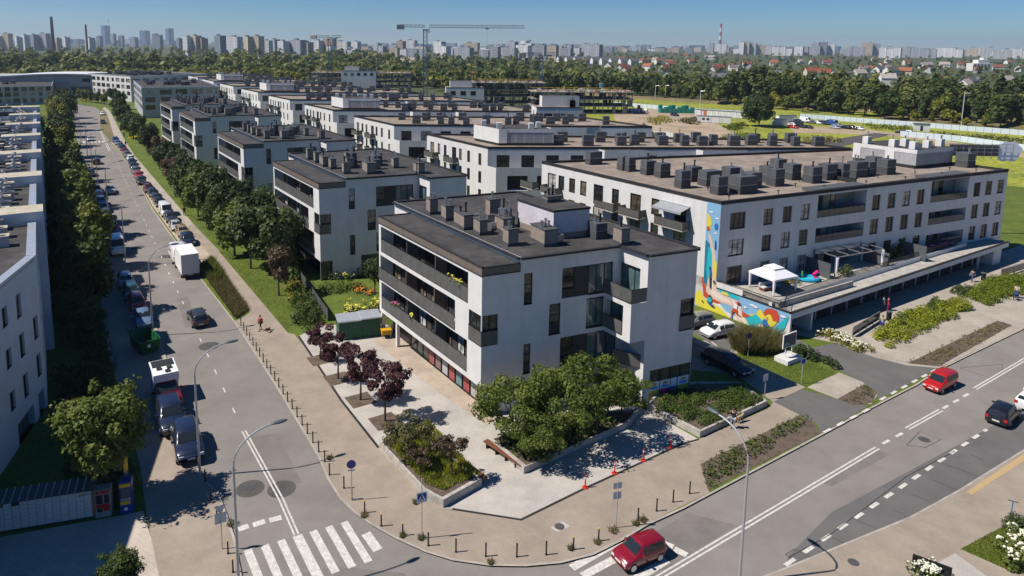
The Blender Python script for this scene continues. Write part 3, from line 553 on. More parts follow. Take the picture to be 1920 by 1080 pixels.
# ---------------------------------------------------------------- rows of long white buildings
hL = -33.7
def long_row(label, loc, hF, L, D, pent, seed, Z=13.55, D2=None):
    D2 = D2 or D
    rr = random.Random(seed); t = thing('terrace_building', label, 'apartment building', (*loc, 0), 0, 'long white gravel roofed buildings')
    vl, vf = hv(hL), hv(hF); P = lambda u, v: vf*u+vl*v
    FL = FR(P(0, D), hL+180); F = FR((0, 0), hF); F2 = FR(P(0, 0)-vl*2.6, hF)
    wm = M(); opl = []; wins = []
    xs = (1.4, 4.3, 6.6, 9.6, 12.1, 14.9, 18.6)
    for k, z in enumerate((3.5, 6.8, 10.05)):
        for i, x in enumerate(xs):
            if i in (0, 3): wins.append((x, z-.75, x+1.5, z+2.05, 2)); 
            else: wins.append((x, z, x+.95, z+2.05, 1))
    facade(wm, FL, 0, D, 0, Z, [(*w_[:4], .14, None) for w_ in wins], PLASTER)
    opf = [(1.6+i*4.4, 10.0, 1.6+i*4.4+2.3, 12.1, .14, None) for i in range(int(L/4.4))]
    facade(wm, F, 0, L, 10.2-.9, Z, opf, PLASTER)
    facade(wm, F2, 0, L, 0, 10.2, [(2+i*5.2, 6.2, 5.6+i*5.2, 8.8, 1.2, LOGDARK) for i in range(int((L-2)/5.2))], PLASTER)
    q = [P(0, 0), P(L, 0), P(L, D2), P(0, D)]; z2 = [P(0, 0)-vl*2.6, P(L, 0)-vl*2.6]
    wm.poly([(*q[0], 0), (*z2[0], 0), (*z2[0], 10.2), (*q[0], 10.2)], PLASTER); wm.poly([(*q[1], 0), (*z2[1], 0), (*z2[1], 10.2), (*q[1], 10.2)], PLASTER)
    wm.poly([(*q[0], 9.3), (*q[1], 9.3), (*z2[1], 9.3), (*z2[0], 9.3)], CONCRETE)
    wm.poly([(*q[1], 0), (*q[2], 0), (*q[2], Z), (*q[1], Z)], PLASTER); wm.poly([(*q[2], 0), (*q[3], 0), (*q[3], Z), (*q[2], Z)], PLASTER)
    # white return walls that step the front
    for u in (17+rr.random()*6, 33+rr.random()*5):
        if u < L-3: wm.prism([P(u, -.02), P(u+8+rr.random()*4, -.02), P(u+8, -1.5), P(u, -1.5)], 10.2, Z-.35, PLASTER, BITUMEN)
    wm.obj('wall', t)
    r = M(); r.prism(q, Z-.4, Z-.32, GRAVEL)
    for a_, b_ in zip(q, q[1:]+q[:1]):
        d = (b_-a_); f = FR(a_, math.degrees(math.atan2(d.x, d.y))); r.box(-.03, -.03, Z-.32, d.length+.03, .3, Z+.05, BITDARK, f)
    r.obj('roof', t)
    for i, w_ in enumerate(wins): window(t, FL, *w_[:4], cols=w_[4], name='balcony_door' if w_[4] == 2 else 'window')
    for w_ in opf: window(t, F, *w_[:4], cols=2, frame=BLACK)
    for z in (6.05, 9.3):
        for x in (1.0, 8.4):
            a = M(); a.box(x, -1.25, z-.15, x+3.4, 0, z, CONCRETE, FL); s = a.obj('balcony', t)
            railing(s, [FL(x, 0, 0)[:2], FL(x, -1.25, 0)[:2], FL(x+3.4, -1.25, 0)[:2], FL(x+3.4, 0, 0)[:2]], z, 1.05, 'slats')
    # vents in two staggered lines
    u = 7 if not pent else 16
    while u < L-2:
        for v in (4.5+rr.random()*2, min(12+rr.random()*4, D2-3)):
            if rr.random() < .85: p = P(u+rr.random()*2, v); chimney(t, p.x, p.y, Z-.32, 1.2+rr.random()*.8, 1.3, 1.7+rr.random()*.4, rad(90-hF), 'slate', rr.choice((0, 1, 1)), rr)
        u += 2.6+rr.random()*2.4
    if pent:
        a = M(); q = [P(4.6, 4.5), P(14.6, 4.5), P(14.6, 12.5), P(4.6, 12.5)]; c = P(9.6, 8.5)
        a.prism(q, Z-.32, Z+.2, BITDARK); a.prism(q, Z+.2, Z+2.1, BRICKG); a.prism([c+(p-c)*1.01 for p in q], Z+2.1, Z+2.75, PLASTER, BITUMEN); a.prism([P(4.5, 4.4), P(6, 4.4), P(6, 12.6), P(4.5, 12.6)], Z+.15, Z+2.74, PLASTER, BITUMEN); h = a.obj('rooftop_house', t)
        for u, v in ((5.5, 6), (5.5, 11), (11, 5.4), (13.7, 7.6)): p = P(u, v); chimney(h, p.x, p.y, Z+2.75, .9, .9, 1.0, rad(90-hF), 'white', 0, rr)
    return t
RB = Vector((2.5, 121.5)); RS = Vector((-20.3, 33.1))
for i, (L, pent, lab) in enumerate(((66, 1, 'long white building with gravel roof and grey brick roof house, directly behind the mural building'), (58, 0, 'long white gravel roofed building without roof house, third row from the mural building'), (60, 1, 'long white building with roof house, fourth row from the mural building'), (62, 0, 'long white gravel roofed building in the fifth row, without roof house'), (60, 1, 'long white building with small roof house in the sixth row'), (52, 0, 'long white gravel roofed building in the seventh row by the yellow shrubs'), (44, 1, 'white building with small roof house in the eighth row, almost farthest back'), (40, 0, 'short white gravel roofed building farthest back before the yellow shrubs'))):
    k = RB+RS*i; long_row(lab, (k.x, k.y), 88.5 if i else 87.0, L, 21.5, pent, 40+i, D2=None if i else 13.5)
# taller end pieces in the rows behind the crane side
for i, (c, w_, d, h) in enumerate((((-12.56, 311.18), 17, 12, 12), ((16.28, 180.43), 12, 9, 15.2), ((-92.95, 488.78), 24, 12, 12))):
    t = thing('terrace_building', ['white block with a tall blank roof house left of the concrete skeleton', 'white roof house block with a ladder before the concrete skeletons', 'white block with roof house far back left of the blue crane'][i], 'apartment building', (*c, 0), 0, 'long white gravel roofed buildings')
    a = M(); F = FR((0, 0), 86); P = lambda u, v: tuple(F(u, v, 0)[:2])
    facade(a, F, 0, w_, 0, h, [(2+k*4.5, h-3.3, 4.4+k*4.5, h-1.4, .15, None) for k in range(int(w_/4.5))], PLASTER); a.prism([P(0, .3), P(w_, .3), P(w_, d), P(0, d)], 0, h, PLASTER, GRAVEL); a.obj('wall', t)
    a = M(); a.box(-.05, -.05, h, w_+.05, .3, h+.25, BITDARK, F); a.box(2, 4, h, 12, d-1, h+2.8, PLASTER, F, BITUMEN); a.obj('roof', t)
    for k in range(int(w_/4.5)): window(t, F, 2+k*4.5, h-3.3, 4.4+k*4.5, h-1.4, cols=2)
    for k in range(6): q = F(13+k*2.0 if 13+k*2 < w_ else w_-2, 3+(k % 2)*4, 0); chimney(t, q[0], q[1], h, 1.3, 1.3, 1.8, 0, 'slate', 1)
# ---------------------------------------------------------------- mural building
hF1, hC = 64.9, 57.4
K0 = Vector((34.34, 71.56)); hM = -34.0; vm, v1, vc = hv(hM), hv(hF1), hv(hC)
K1 = K0+vm*9.6
RM = thing('mural_building', 'white four storey building with colourful mural and gazebo terrace over shops', 'apartment building', (0, 0, 0))
Z1 = 13.55
F1 = FR(K1, hF1); FLm = FR(K1+vm*32.8, hM+180); FMu = FR(K0+vm*13, hM+180); FCn = FR(K0, hC)
wm = M(); ops = []; wn = []
for z in (3.45, 6.75, 10.05):
    wn.append((1.55, z if z > 4 else 2.75, 3.98, z+2.0, 3))
    for x in ((6.98, 10.2, 13.35) if z > 4 else (10.2, 13.35, 6.98)): wn.append((x, z if z > 4 else 2.75, x+1.55, z+2.0, 2))
    for x in (26.75, 29.9, 33.0, 36.1, 49.1, 52.0, 54.95): wn.append((x, z, x+1.6, z+2.05, 2))
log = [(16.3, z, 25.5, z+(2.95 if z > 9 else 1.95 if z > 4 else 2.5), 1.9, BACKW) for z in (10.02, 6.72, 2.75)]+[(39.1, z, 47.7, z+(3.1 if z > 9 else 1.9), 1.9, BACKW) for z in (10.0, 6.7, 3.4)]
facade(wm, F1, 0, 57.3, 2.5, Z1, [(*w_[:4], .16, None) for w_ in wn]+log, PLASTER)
wl = []
for z in (3.45, 6.75, 10.0):
    wl += [(x, z+(0 if c == 1 else -.7), x+(1.3 if c == 1 else 1.9), z+2.05, c) for x, c in ((1.5, 2), (4.0, 1), (6.4, 1), (8.8, 1), (11.6, 2), (15.2, 1), (18.6, 2), (22.3, 1), (26.0, 2))]
facade(wm, FLm, 0, 32.8, 0, Z1, [(*w_[:4], .16, None) for w_ in wl], PLASTER)
ends = [K1, K1+v1*57.3, K1+v1*57.3+vm*24, K1+vm*32.8]
for p, q in ((ends[1], ends[2]), (ends[2], ends[3])): wm.poly([(*p, 0), (*q, 0), (*q, Z1), (*p, Z1)], PLASTER)
# low podium: mural wall, canopy slab, recessed shop front
pod = [K0, K0+vc*54, K0+vc*54+vm*4, K1+v1*56, K1, K0+vm*13]
facade(wm, FMu, 0, 13, 0, 3.0, [], PLASTER); facade(wm, FMu, 0, 7.0, 3.0, 3.9, [], PLASTER)
wm.obj('wall', RM)
a = M(); a.prism([K0+vc*.02, K0+vc*54, K0+vc*54+vm*3.0, K1+v1*56-vm*.1, K1+v1*.05, K0+vm*9.55+vc*.02], 2.45, 3.1, PLASTER, CONCRETE)
a.prism([K0+vm*2.4+vc*.3, K0+vm*2.4+vc*46, K1+v1*48, K1+v1*.2], 3.104, 3.25, CONCRETE)
for p, q, z in ((K0, K0+vc*54, 3.1), (K0+vm*9.5, K0, 3.1)):
    d = q-p; f = FR(p, math.degrees(math.atan2(d.x, d.y))); a.box(-.03, -.04, z, d.length+.03, .28, z+.12, BITDARK, f)
f = FR(K0+vm*2.3, hC); a.box(0, 0, 3.1, 46, .35, 3.62, PLASTER, f, METALCAP); a.obj('canopy', RM)
f = FR(K0+vm*2.0+vc*4.7, hC)
for i in range(26): window(RM, f, i*1.65, .12, i*1.65+1.6, 2.45, 0, BLACK, 1, 0, 0, SHOPGLASS, 'shop_window')
for i in range(14): a = M(); a.box(i*3.3-.16, -.12, .1, i*3.3+.12, -.002, 2.45, GREYWALL, f); a.obj('pillar', RM)
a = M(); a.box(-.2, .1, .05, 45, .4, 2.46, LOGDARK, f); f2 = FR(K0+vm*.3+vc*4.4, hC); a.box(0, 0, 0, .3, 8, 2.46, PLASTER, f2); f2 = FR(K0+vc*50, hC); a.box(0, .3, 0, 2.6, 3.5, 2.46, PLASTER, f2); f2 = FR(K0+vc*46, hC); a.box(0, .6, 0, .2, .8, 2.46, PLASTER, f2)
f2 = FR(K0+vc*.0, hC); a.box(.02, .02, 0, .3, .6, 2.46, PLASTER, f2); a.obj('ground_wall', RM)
r = M(); r.prism(ends, Z1-.4, Z1-.3, GRAVEL)
for p, q in zip(ends, ends[1:]+ends[:1]):
    d = q-p; f = FR(p, math.degrees(math.atan2(d.x, d.y))); r.box(-.03, -.03, Z1-.3, d.length+.03, .3, Z1+.06, BITDARK, f)
for x0, x1 in ((15.9, 25.9), (38.6, 48.2)):
    r.box(x0, .3, Z1-.3, x1, 2.2, Z1+.1, SLATE, F1)
r.box(26.3, 2.5, Z1-.3, 26.7, 9, Z1+.25, BITDARK, F1); r.box(26.3, .3, Z1-.3, 38, .5, Z1+.1, BITDARK, F1)
r.obj('roof', RM)
for w_ in wn: window(RM, F1, *w_[:4], cols=w_[4])
for w_ in wl: window(RM, FLm, *w_[:4], cols=w_[4], name='balcony_door' if w_[4] == 2 else 'window')
for l in log:
    window(RM, F1, l[0]+3.6, l[1]+.1, l[0]+5.6, l[3]-.2, 1.8, BLACK, 2, name='balcony_door')
    window(RM, F1, l[0]+.3, l[1]+.1, l[0]+2.2, l[3]-.2, 1.8, BLACK, 2, name='balcony_door')
    if l[1] > 3.2: railing(RM, [F1(l[0], .08, 0)[:2], F1(l[2], .08, 0)[:2]], l[1]-.05, 1.0, 'glass')
    a = M(); a.box(l[0]+2.4, 1.2, l[1], l[0]+3.5, 1.88, l[3], CHIMTAN, F1); a.obj('partition', RM)
for x, z, wd, aw in ((26.2, 6.0, 4.6, 0), (22.0, 9.2, 3.6, 0), (17.4, 9.2, 3.6, 0), (5.6, 9.2, 3.4, 0), (28.2, 9.25, 4.5, 1), (0.6, 9.2, 3.0, 0), (17.4, 6.0, 3.6, 0)):
    a = M(); a.box(x-4.2, -1.35, z-.16, x-4.2+wd, 0, z, CONCRETE, FLm); s = a.obj('balcony', RM)
    railing(s, [FLm(x-4.2, 0, 0)[:2], FLm(x-4.2, -1.35, 0)[:2], FLm(x-4.2+wd, -1.35, 0)[:2], FLm(x-4.2+wd, 0, 0)[:2]], z, 1.08, 'slats')
    if aw:
        a = M(); q = [FLm(x-4.3, 0, z+2.75), FLm(x-4.3+wd, 0, z+2.75), FLm(x-4.3+wd, -1.75, z+2.3), FLm(x-4.3, -1.75, z+2.3)]
        a.poly(q, mat('awning_cloth', (.3, .31, .33), .7, .08, 3)); a.box(x-4.35, -1.83, z+2.05, x-4.25+wd, -1.75, z+2.32, METALCAP, FLm); a.box(x-4.35, -.1, z+2.74, x-4.25+wd, .0, z+2.88, METALCAP, FLm); a.obj('awning', RM)
for z in (4.0, 7.2, 10.4):
    fe = FR(ends[1], hF1-90)
    a = M(); a.box(1, -1.6, z-.75, 7, 0, z-.6, CONCRETE, fe); s = a.obj('balcony', RM); railing(s, [fe(1, 0, 0)[:2], fe(1, -1.6, 0)[:2], fe(7, -1.6, 0)[:2], fe(7, 0, 0)[:2]], z-.6, 1.1, 'glass')
# roof stacks of the mural building, at roof points
for p, sx, sy, h, n in (((18.64, 106.61), 2.2, 1.3, 2.0, 0), ((22.15, 101.71), 1.2, 1.3, 2.1, 1), ((22.92, 100.88), 1.2, 1.3, 2.1, 1), ((25.06, 98.44), 1.7, 1.4, 2.0, 1), ((26.54, 96.49), 1.7, 1.4, 2.0, 1), ((27.23, 89.14), 1.5, 1.3, 2.3, 1), ((30.03, 93.96), 1.8, 1.6, 2.0, 1), ((31.42, 91.10), 2.6, 1.6, 2.0, 0), ((30.65, 85.38), 1.5, 1.4, 2.3, 1), ((34.07, 86.50), 2.9, 2.0, 2.2, 2), ((34.78, 92.72), 1.8, 1.6, 2.2, 1), ((36.51, 89.95), 2.0, 1.6, 2.0, 1), ((40.18, 93.75), 1.5, 1.6, 2.2, 1), ((40.19, 91.19), 1.6, 1.5, 2.3, 1), ((44.50, 95.89), 1.7, 1.6, 2.2, 1), ((46.29, 93.69), 1.8, 1.6, 2.2, 1), ((49.56, 96.16), 2.0, 1.6, 2.2, 1), ((51.77, 96.67), 1.3, 1.6, 2.2, 1), ((54.99, 98.45), 2.4, 1.6, 2.2, 2), ((57.28, 99.82), 1.5, 1.6, 2.0, 0), ((59.85, 102.99), 1.6, 1.6, 2.2, 1), ((60.52, 100.85), 1.9, 1.7, 2.2, 1), ((44.87, 101.26), 1.7, 1.6, 2.0, 1), ((76.94, 107.68), 2.0, 1.8, 2.2, 1)):
    chimney(RM, p[0], p[1], Z1-.3, sx, sy, h, rad(90-hF1), 'slate', n)
for k in range(26):
    u_, v_ = 3+k*2.05, (1.6, 6.5, 11.5, 4.0)[k % 4]; q = K1+v1*u_+vm*v_; b = M(); b.tube([(0, 0, 0), (0, 0, .42)], .05, BLACK, 5); b.box(-.16, -.05, .42, .16, .05, .52, BLACK); b.obj('drain_vent', RM, (q.x, q.y, Z1-.3))
a = M(); p0 = Vector((67.66, 105.25)); P = lambda u, v: p0+v1*u+vm*v; q = [P(0, 0), P(9, 0), P(9, 9.5), P(0, 9.5)]; c = P(4.5, 4.75)
a.prism(q, Z1-.3, Z1+.2, BITDARK); a.prism(q, Z1+.2, Z1+2.0, BRICKG); a.prism([c+(p-c)*1.01 for p in q], Z1+2.0, Z1+2.6, PLASTER, BITUMEN)
for v0, v1_ in ((3.2, 4.6), (8.4, 9.6)): a.prism([P(-.06, v0), P(.3, v0), P(.3, v1_), P(-.06, v1_)], Z1+.15, Z1+2.59, PLASTER)
h = a.obj('rooftop_house', RM)
for u, v in ((.8, 1.0), (.8, 4.0), (4.6, 1.3), (3.2, 3.8), (8.3, 1.6), (.7, 8.0)): q = P(u, v); chimney(h, q.x, q.y, Z1+2.6, .95, .95, 1.15, rad(90-hF1), 'white', 1)
a = M(); p0 = Vector((79.26, 115.00)); d = Vector((89.62, 114.56))-p0; f = FR(p0, math.degrees(math.atan2(d.x, d.y)))
for z in (1.3, 1.9, 2.6): a.box(0, 0, Z1-.3+z, d.length, .05, Z1-.25+z, STEEL, f)
for i in range(10): x = d.length*i/9; a.box(x, .06, Z1-.3, x+.06, .12, Z1+2.4, STEEL, f)
a.box(.2, .2, Z1+.3, d.length*.78, .3, Z1+2.2, SLATE, f); a.obj('billboard_frame', RM)
a = M(); f = FR(f(d.length*.76, .35, 0)[:2], math.degrees(math.atan2(d.x, d.y))); pts = [f(2+2.1*cos(t)*(1+.12*sin(5*t)), 0, Z1+1.1+1.7*sin(t)*(1+.1*cos(6*t))) for t in [2*pi*i/28 for i in range(28)]]; b_ = [(x+.15, y+.2, z) for x, y, z in pts]
a.poly(pts, flat('cloud_panel', (.72, .78, .86))); a.poly(b_, PLASTER2)
for i in range(28): j = (i+1) % 28; a.poly([pts[i], pts[j], b_[j], b_[i]], PLASTER2)
a.obj('cloud_sign', RM)
# ---------------------------------------------------------------- mural painted on the end wall of the mural building
MC = dict(sky=(.22, .42, .62), yel=(.68, .58, .06), red=(.5, .07, .03), path=(.66, .48, .38), pale=(.72, .62, .54), teal=(.02, .42, .48), white=(.75, .75, .75), navy=(.02, .06, .3), black=(.02, .02, .03), lilac=(.3, .3, .5), blue=(.03, .15, .42), deep=(.02, .17, .28), hair=(.25, .03, .02), skin=(.6, .3, .2))
MCM = {k: flat('mural_'+k, v, .85) for k, v in MC.items()}
def mz(x, z): return z+max(0, 1.05*(1-x/12))*(1-(z+1)/4.2) if z < 3.2 else z
LAY = [0]
def mp(col, *q):
    LAY[0] += 1
    a = M(); a.poly([FMu(x, -.004-.003*LAY[0], max(.06, mz(x, z))) for x, z in q], MCM[col]); o = a.obj('mural_'+{'yel': 'hill', 'red': 'mountain', 'teal': 'lake', 'path': 'path', 'pale': 'path', 'sky': 'sky', 'white': 'cloud'}.get(col, 'figure'), RM); return o
def blob(col, x, z, rx, rz, n=14, ph=0, wob=0): mp(col, *[(x+rx*cos(t)*(1+wob*sin(5*t)), z+rz*sin(t)*(1+wob*cos(4*t))) for t in [2*pi*i/n+ph for i in range(n)]])
mp('sky', (3.6, 3.15), (12.95, 3.05), (12.9, 2.4), (12.2, .6), (11, -.1), (5, .3), (3.4, 1.5))
mp('sky', (1.5, 13.3), (3.38, 13.3), (3.38, 3.2), (1.9, 3.2), (1.55, 6), (1.45, 12.2))
mp('yel', (.4, .47), (.64, 1.31), (1.25, 1.84), (1.97, .72), (4.18, .44), (5.05, -.08), (5.6, -.75), (4.63, -.9), (2.77, -.98), (1.4, -1.0), (.68, -.56))
mp('red', (1.3, 3.9), (1.83, 3.9), (2.07, 2.01), (2.88, 1.35), (4.31, 1.19), (3.77, .85), (2.64, .81), (1.74, 1.15))
mp('teal', (3.69, 3.18), (6.0, 3.14), (6.9, 2.7), (5.65, 2.4), (4.38, 2.4))
mp('deep', (1.55, 8.6), (2.2, 8.2), (2.3, 5.2), (2.1, 3.2), (1.6, 3.2)); mp('teal', (2.0, 7.8), (2.9, 7.4), (2.6, 4.6), (2.2, 3.3), (1.9, 5))
mp('path', (1.85, 9.4), (2.25, 9.3), (3.1, 7.0), (3.3, 5.4), (3.38, 3.9), (3.6, 2.7), (5.68, 2.41), (6.75, 2.35), (7.22, .9), (8.26, -.18), (9.33, -.9), (8.76, -1.0), (7.38, -1.0), (6.64, -.76), (6.38, .29), (5.76, 1.38), (4.12, 1.25), (2.88, 1.35), (2.3, 2.2), (2.2, 3.6), (2.7, 5.4), (2.6, 7.0))
mp('pale', (2.5, 4.4), (2.9, 4.2), (3.1, 2.7), (5.3, 2.0), (5.7, 1.7), (4.0, 1.6), (2.8, 1.9)); mp('pale', (6.2, 1.8), (6.7, 1.8), (7.0, .7), (8.4, -.6), (7.4, -.7), (6.5, .3))
mp('yel', (1.5, 11.9), (2.0, 11.6), (2.2, 11.0), (2.35, 10.7), (2.1, 10.3), (2.2, 9.9), (1.6, 9.8)); mp('yel', (2.7, 6.6), (3.35, 6.2), (3.38, 4.4), (3.1, 4.1), (3.0, 5.3))
mp('red', (1.6, 10.2), (2.0, 10.3), (2.1, 9.9), (1.7, 9.7)); blob('blue', 2.95, 10.5, .27, .42); mp('navy', (2.9, 8.9), (3.1, 8.7), (3.15, 7.6), (2.9, 7.8)); blob('white', 2.1, 12.1, .33, .1); blob('white', 3.0, 11.5, .25, .1); blob('white', 2.9, 9.7, .2, .08)
mp('teal', (7.68, .58), (8.56, 1.36), (9.3, 1.65), (9.74, 1.3), (9.98, .44), (10.64, .37), (11.4, 1.02), (12.11, 2.04), (12.75, 2.79), (12.48, 1.33), (11.46, .27), (9.89, -.54), (8.88, -.51), (8.17, -.21))
mp('yel', (8.92, 1.64), (9.17, 2.24), (9.49, 2.38), (9.76, 2.08), (10.03, 1.79), (10.41, 2.19), (10.74, 2.18), (11.03, 1.59), (11.5, 1.68), (11.23, 1.12), (10.63, .52), (9.76, 1.14))
mp('red', (9.76, 2.16), (10.11, 2.73), (10.74, 2.98), (11.38, 2.95), (11.67, 2.5), (11.7, 1.74), (11.03, 1.59), (10.82, 2.13), (10.41, 2.23), (9.95, 1.76)); mp('red', (7.14, 1.4), (7.63, 1.13), (8.11, 1.13), (7.96, .8), (7.2, .6)); mp('yel', (8.0, 1.15), (8.45, 1.5), (8.7, 1.4), (8.3, 1.1)); mp('yel', (4.2, 2.9), (5.0, 3.0), (5.3, 2.6), (4.4, 2.55))
for x, z, r in ((8.4, 2.55, .38), (8.8, 2.48, .3), (12.15, 2.55, .36), (7.52, 1.97, .22)): blob('white', x, z, r, .13, wob=.12)
# cyclist
for x in (9.62, 10.93):
    for r, c in ((.5, 'black'), (.45, 'pale')): blob(c, x, .2, r, r*1.05, 18)
    mp('black', (x-.44, .18), (x+.44, .22), (x+.44, .18), (x-.44, .14)); mp('black', (x-.02, .62), (x+.02, .62), (x+.02, -.2), (x-.02, -.2))
mp('black', (9.62, .22), (9.68, .22), (10.15, .72), (10.8, .8), (10.93, .25), (10.85, .25), (10.7, .72), (10.15, .62)); mp('black', (10.05, .65), (10.5, .62), (10.4, .2), (10.3, -.05), (10.15, -.05), (10.25, .3))
mp('blue', (9.82, .75), (9.78, 1.15), (10.0, 1.5), (10.3, 1.45), (10.45, 1.1), (10.8, .8), (10.7, .7), (10.35, .9), (10.35, .65)); blob('skin', 10.32, 1.62, .13, .15); mp('black', (10.18, 1.66), (10.3, 1.8), (10.46, 1.7), (10.4, 1.66))
# runner and sitting girl, walkers
blob('hair', 6.62, 2.15, .32, .2, wob=.2); blob('skin', 6.4, 2.1, .12, .14); mp('white', (5.75, 2.35), (5.95, 2.3), (6.25, 1.95), (6.55, 1.9), (6.5, 1.25), (6.05, 1.3), (6.1, 1.75)); mp('red', (6.02, 1.3), (6.55, 1.25), (6.65, .75), (7.1, .6), (7.1, .5), (6.4, .6), (6.3, .9), (5.98, .6), (5.9, -.1), (5.78, -.1), (5.8, .8)); mp('black', (5.7, -.1), (5.95, -.1), (5.95, -.22), (5.65, -.22))
blob('black', 2.75, 1.55, .2, .22); mp('teal', (2.55, 1.4), (2.95, 1.45), (3.05, .9), (2.8, .6), (2.35, .7)); mp('navy', (2.3, .7), (3.3, .5), (3.5, .2), (3.0, .15), (2.4, .5)); mp('black', (1.6, .35), (1.75, .55), (1.85, .3), (1.7, .15))
blob('black', 2.5, 5.35, .12, .16); mp('blue', (2.45, 5.2), (2.65, 5.2), (2.75, 4.5), (2.5, 4.4)); mp('black', (2.5, 4.4), (2.75, 4.4), (2.8, 2.8), (2.65, 2.8)); mp('black', (3.05, 3.9), (3.25, 4.05), (3.35, 3.75), (3.15, 3.6))
# ---------------------------------------------------------------- terrace of the mural building
fT = FR(K1, hF1, 3.25)
railing(RM, [FMu(3.6, .2, 0)[:2], (K0+vm*.9+vc*.1)[:]], 3.1, 1.0, 'bars', step=.12)
a = M(); a.box(3.6, .45, 3.1, 11.2, .62, 3.75, CONCRETE, FMu); f = FR(K0+vm*2.0, hC); a.obj('parapet', RM)
railing(RM, [(K0+vm*.9+vc*.1)[:], (K0+vm*2.5+vc*3)[:], (K0+vm*2.75+vc*44)[:]], 3.25, 1.0, 'bars', step=.13)
f = FR(K0+vm*1.7+vc*.5, hC+1.5); a = M(); a.box(0, 0, 3.1, 14, .2, 3.8, CONCRETE, f); a.obj('parapet', RM)
for u in (14.9, 25.9, 33.5): a = M(); a.box(u, -3.6, 3.25, u+.12, -.02, 5.2, SLATE, F1); a.obj('terrace_divider', RM)
t = thing('gazebo', 'white two tier fabric gazebo standing on the terrace above the mural', 'gazebo', fT(5.4, -3.4, .0))
t.rotation_euler[2] = fT.rz
a = M(); W_ = flat('gazebo_cloth', (.8, .79, .84), .8)
a.poly([(-1.9, -1.9, 2.0), (1.9, -1.9, 2.0), (.7, -.7, 2.75), (-.7, -.7, 2.75)], W_); a.poly([(1.9, -1.9, 2.0), (1.9, 1.9, 2.0), (.7, .7, 2.75), (.7, -.7, 2.75)], W_); a.poly([(1.9, 1.9, 2.0), (-1.9, 1.9, 2.0), (-.7, .7, 2.75), (.7, .7, 2.75)], W_); a.poly([(-1.9, 1.9, 2.0), (-1.9, -1.9, 2.0), (-.7, -.7, 2.75), (-.7, .7, 2.75)], W_)
for s in range(4): q = [(1.9*cos(pi/2*s+pi/4)*1.414, 1.9*sin(pi/2*s+pi/4)*1.414), (1.9*cos(pi/2*s+3*pi/4)*1.414, 1.9*sin(pi/2*s+3*pi/4)*1.414)]; a.poly([(*q[0], 2.0), (*q[1], 2.0), (*q[1], 1.78), (*q[0], 1.78)], W_)
a.obj('canopy', t)
a = M(); a.poly([(-.85, -.85, 2.8), (.85, -.85, 2.8), (.12, -.12, 3.15), (-.12, -.12, 3.15)], W_); a.poly([(.85, -.85, 2.8), (.85, .85, 2.8), (.12, .12, 3.15), (.12, -.12, 3.15)], W_); a.poly([(.85, .85, 2.8), (-.85, .85, 2.8), (-.12, .12, 3.15), (.12, .12, 3.15)], W_); a.poly([(-.85, .85, 2.8), (-.85, -.85, 2.8), (-.12, -.12, 3.15), (-.12, .12, 3.15)], W_); a.poly([(-.12, -.12, 3.15), (.12, -.12, 3.15), (.12, .12, 3.15), (-.12, .12, 3.15)], W_)
a.box(-.75, -.75, 2.7, .75, .75, 2.78, BLACK); a.obj('upper_canopy', t)
for x, y in ((-1.75, -1.75), (1.75, -1.75), (1.75, 1.75), (-1.75, 1.75)):
    a = M(); a.tube([(x, y, 0), (x, y, 2.0)], .05, BLACK); a.obj('post', t); a = M(); a.tube([(x, y, 2.0), (x, y, 1.1), (x, y, .15)], .2, W_, 7, .1); a.tube([(x, y, 1.12), (x, y, 1.05)], .13, W_, 7); a.obj('curtain', t)
t = thing('garden_sofa', 'low wooden sofa with grey cushions under the white gazebo', 'sofa', fT(5.0, -3.2, 0)); t.rotation_euler[2] = fT.rz
a = M(); a.box(-1.1, -.4, .1, 1.1, .4, .35, WOOD); a.obj('base', t); a = M(); a.box(-1.05, -.35, .352, 1.05, .35, .5, PLASTER2); a.obj('cushion', t); a = M(); a.box(-1.1, .3, .35, 1.1, .45, .85, PLASTER2); a.obj('backrest', t)
t = thing('pergola', 'grey metal pergola with open roof beams and tied curtains on the terrace', 'pergola', fT(16.2, -3.3, 0)); t.rotation_euler[2] = fT.rz
for x in (0, 8.8):
    for y in (0, 3.1): a = M(); a.box(x-.07, y-.07, 0, x+.07, y+.07, 2.6, SLATE if y else STEEL); a.obj('post', t)
for x in (.0, 2.2, 4.4, 6.6, 8.8): a = M(); a.box(x-.06, 0, 2.6, x+.06, 3.2, 2.72, STEEL); a.obj('beam', t)
for y in (0, 3.1): a = M(); a.box(-.05, y-.05, 2.5, 8.85, y+.05, 2.6, STEEL); a.obj('beam', t)
for x in (.1, 8.7): a = M(); a.tube([(x, -.1, 2.5), (x, -.1, 1.4), (x, -.1, .5)], .18, W_, 7, .12); a.obj('curtain', t)
t = tag(link('paddling_pool', None, None, fT(12.2, -2.6, 0)), 'blue inflatable paddling pool with pink slide on the terrace', 'paddling pool')
a = M(); B_ = flat('pool_blue', (.02, .4, .62), .3); a.tube([(1.35*cos(i*pi/10), .9*sin(i*pi/10), .22) for i in range(21)], .2, B_, 7); a.poly([(1.3*cos(i*pi/8), .85*sin(i*pi/8), .18) for i in range(16)], flat('pool_water', (.08, .5, .6), .05)); a.obj('basin', t)
a = M(); a.tube([(1.0, -.2, .3), (.7, -.1, .7), (1.3, .2, 1.0)], .22, flat('slide_pink', (.7, .03, .2), .3), 7); a.obj('slide', t); a = M(); a.tube([(-.5, .3, .3), (-.5, .3, 1.0)], .09, flat('toy_green', (.1, .5, .1), .4)); a.obj('fountain', t)
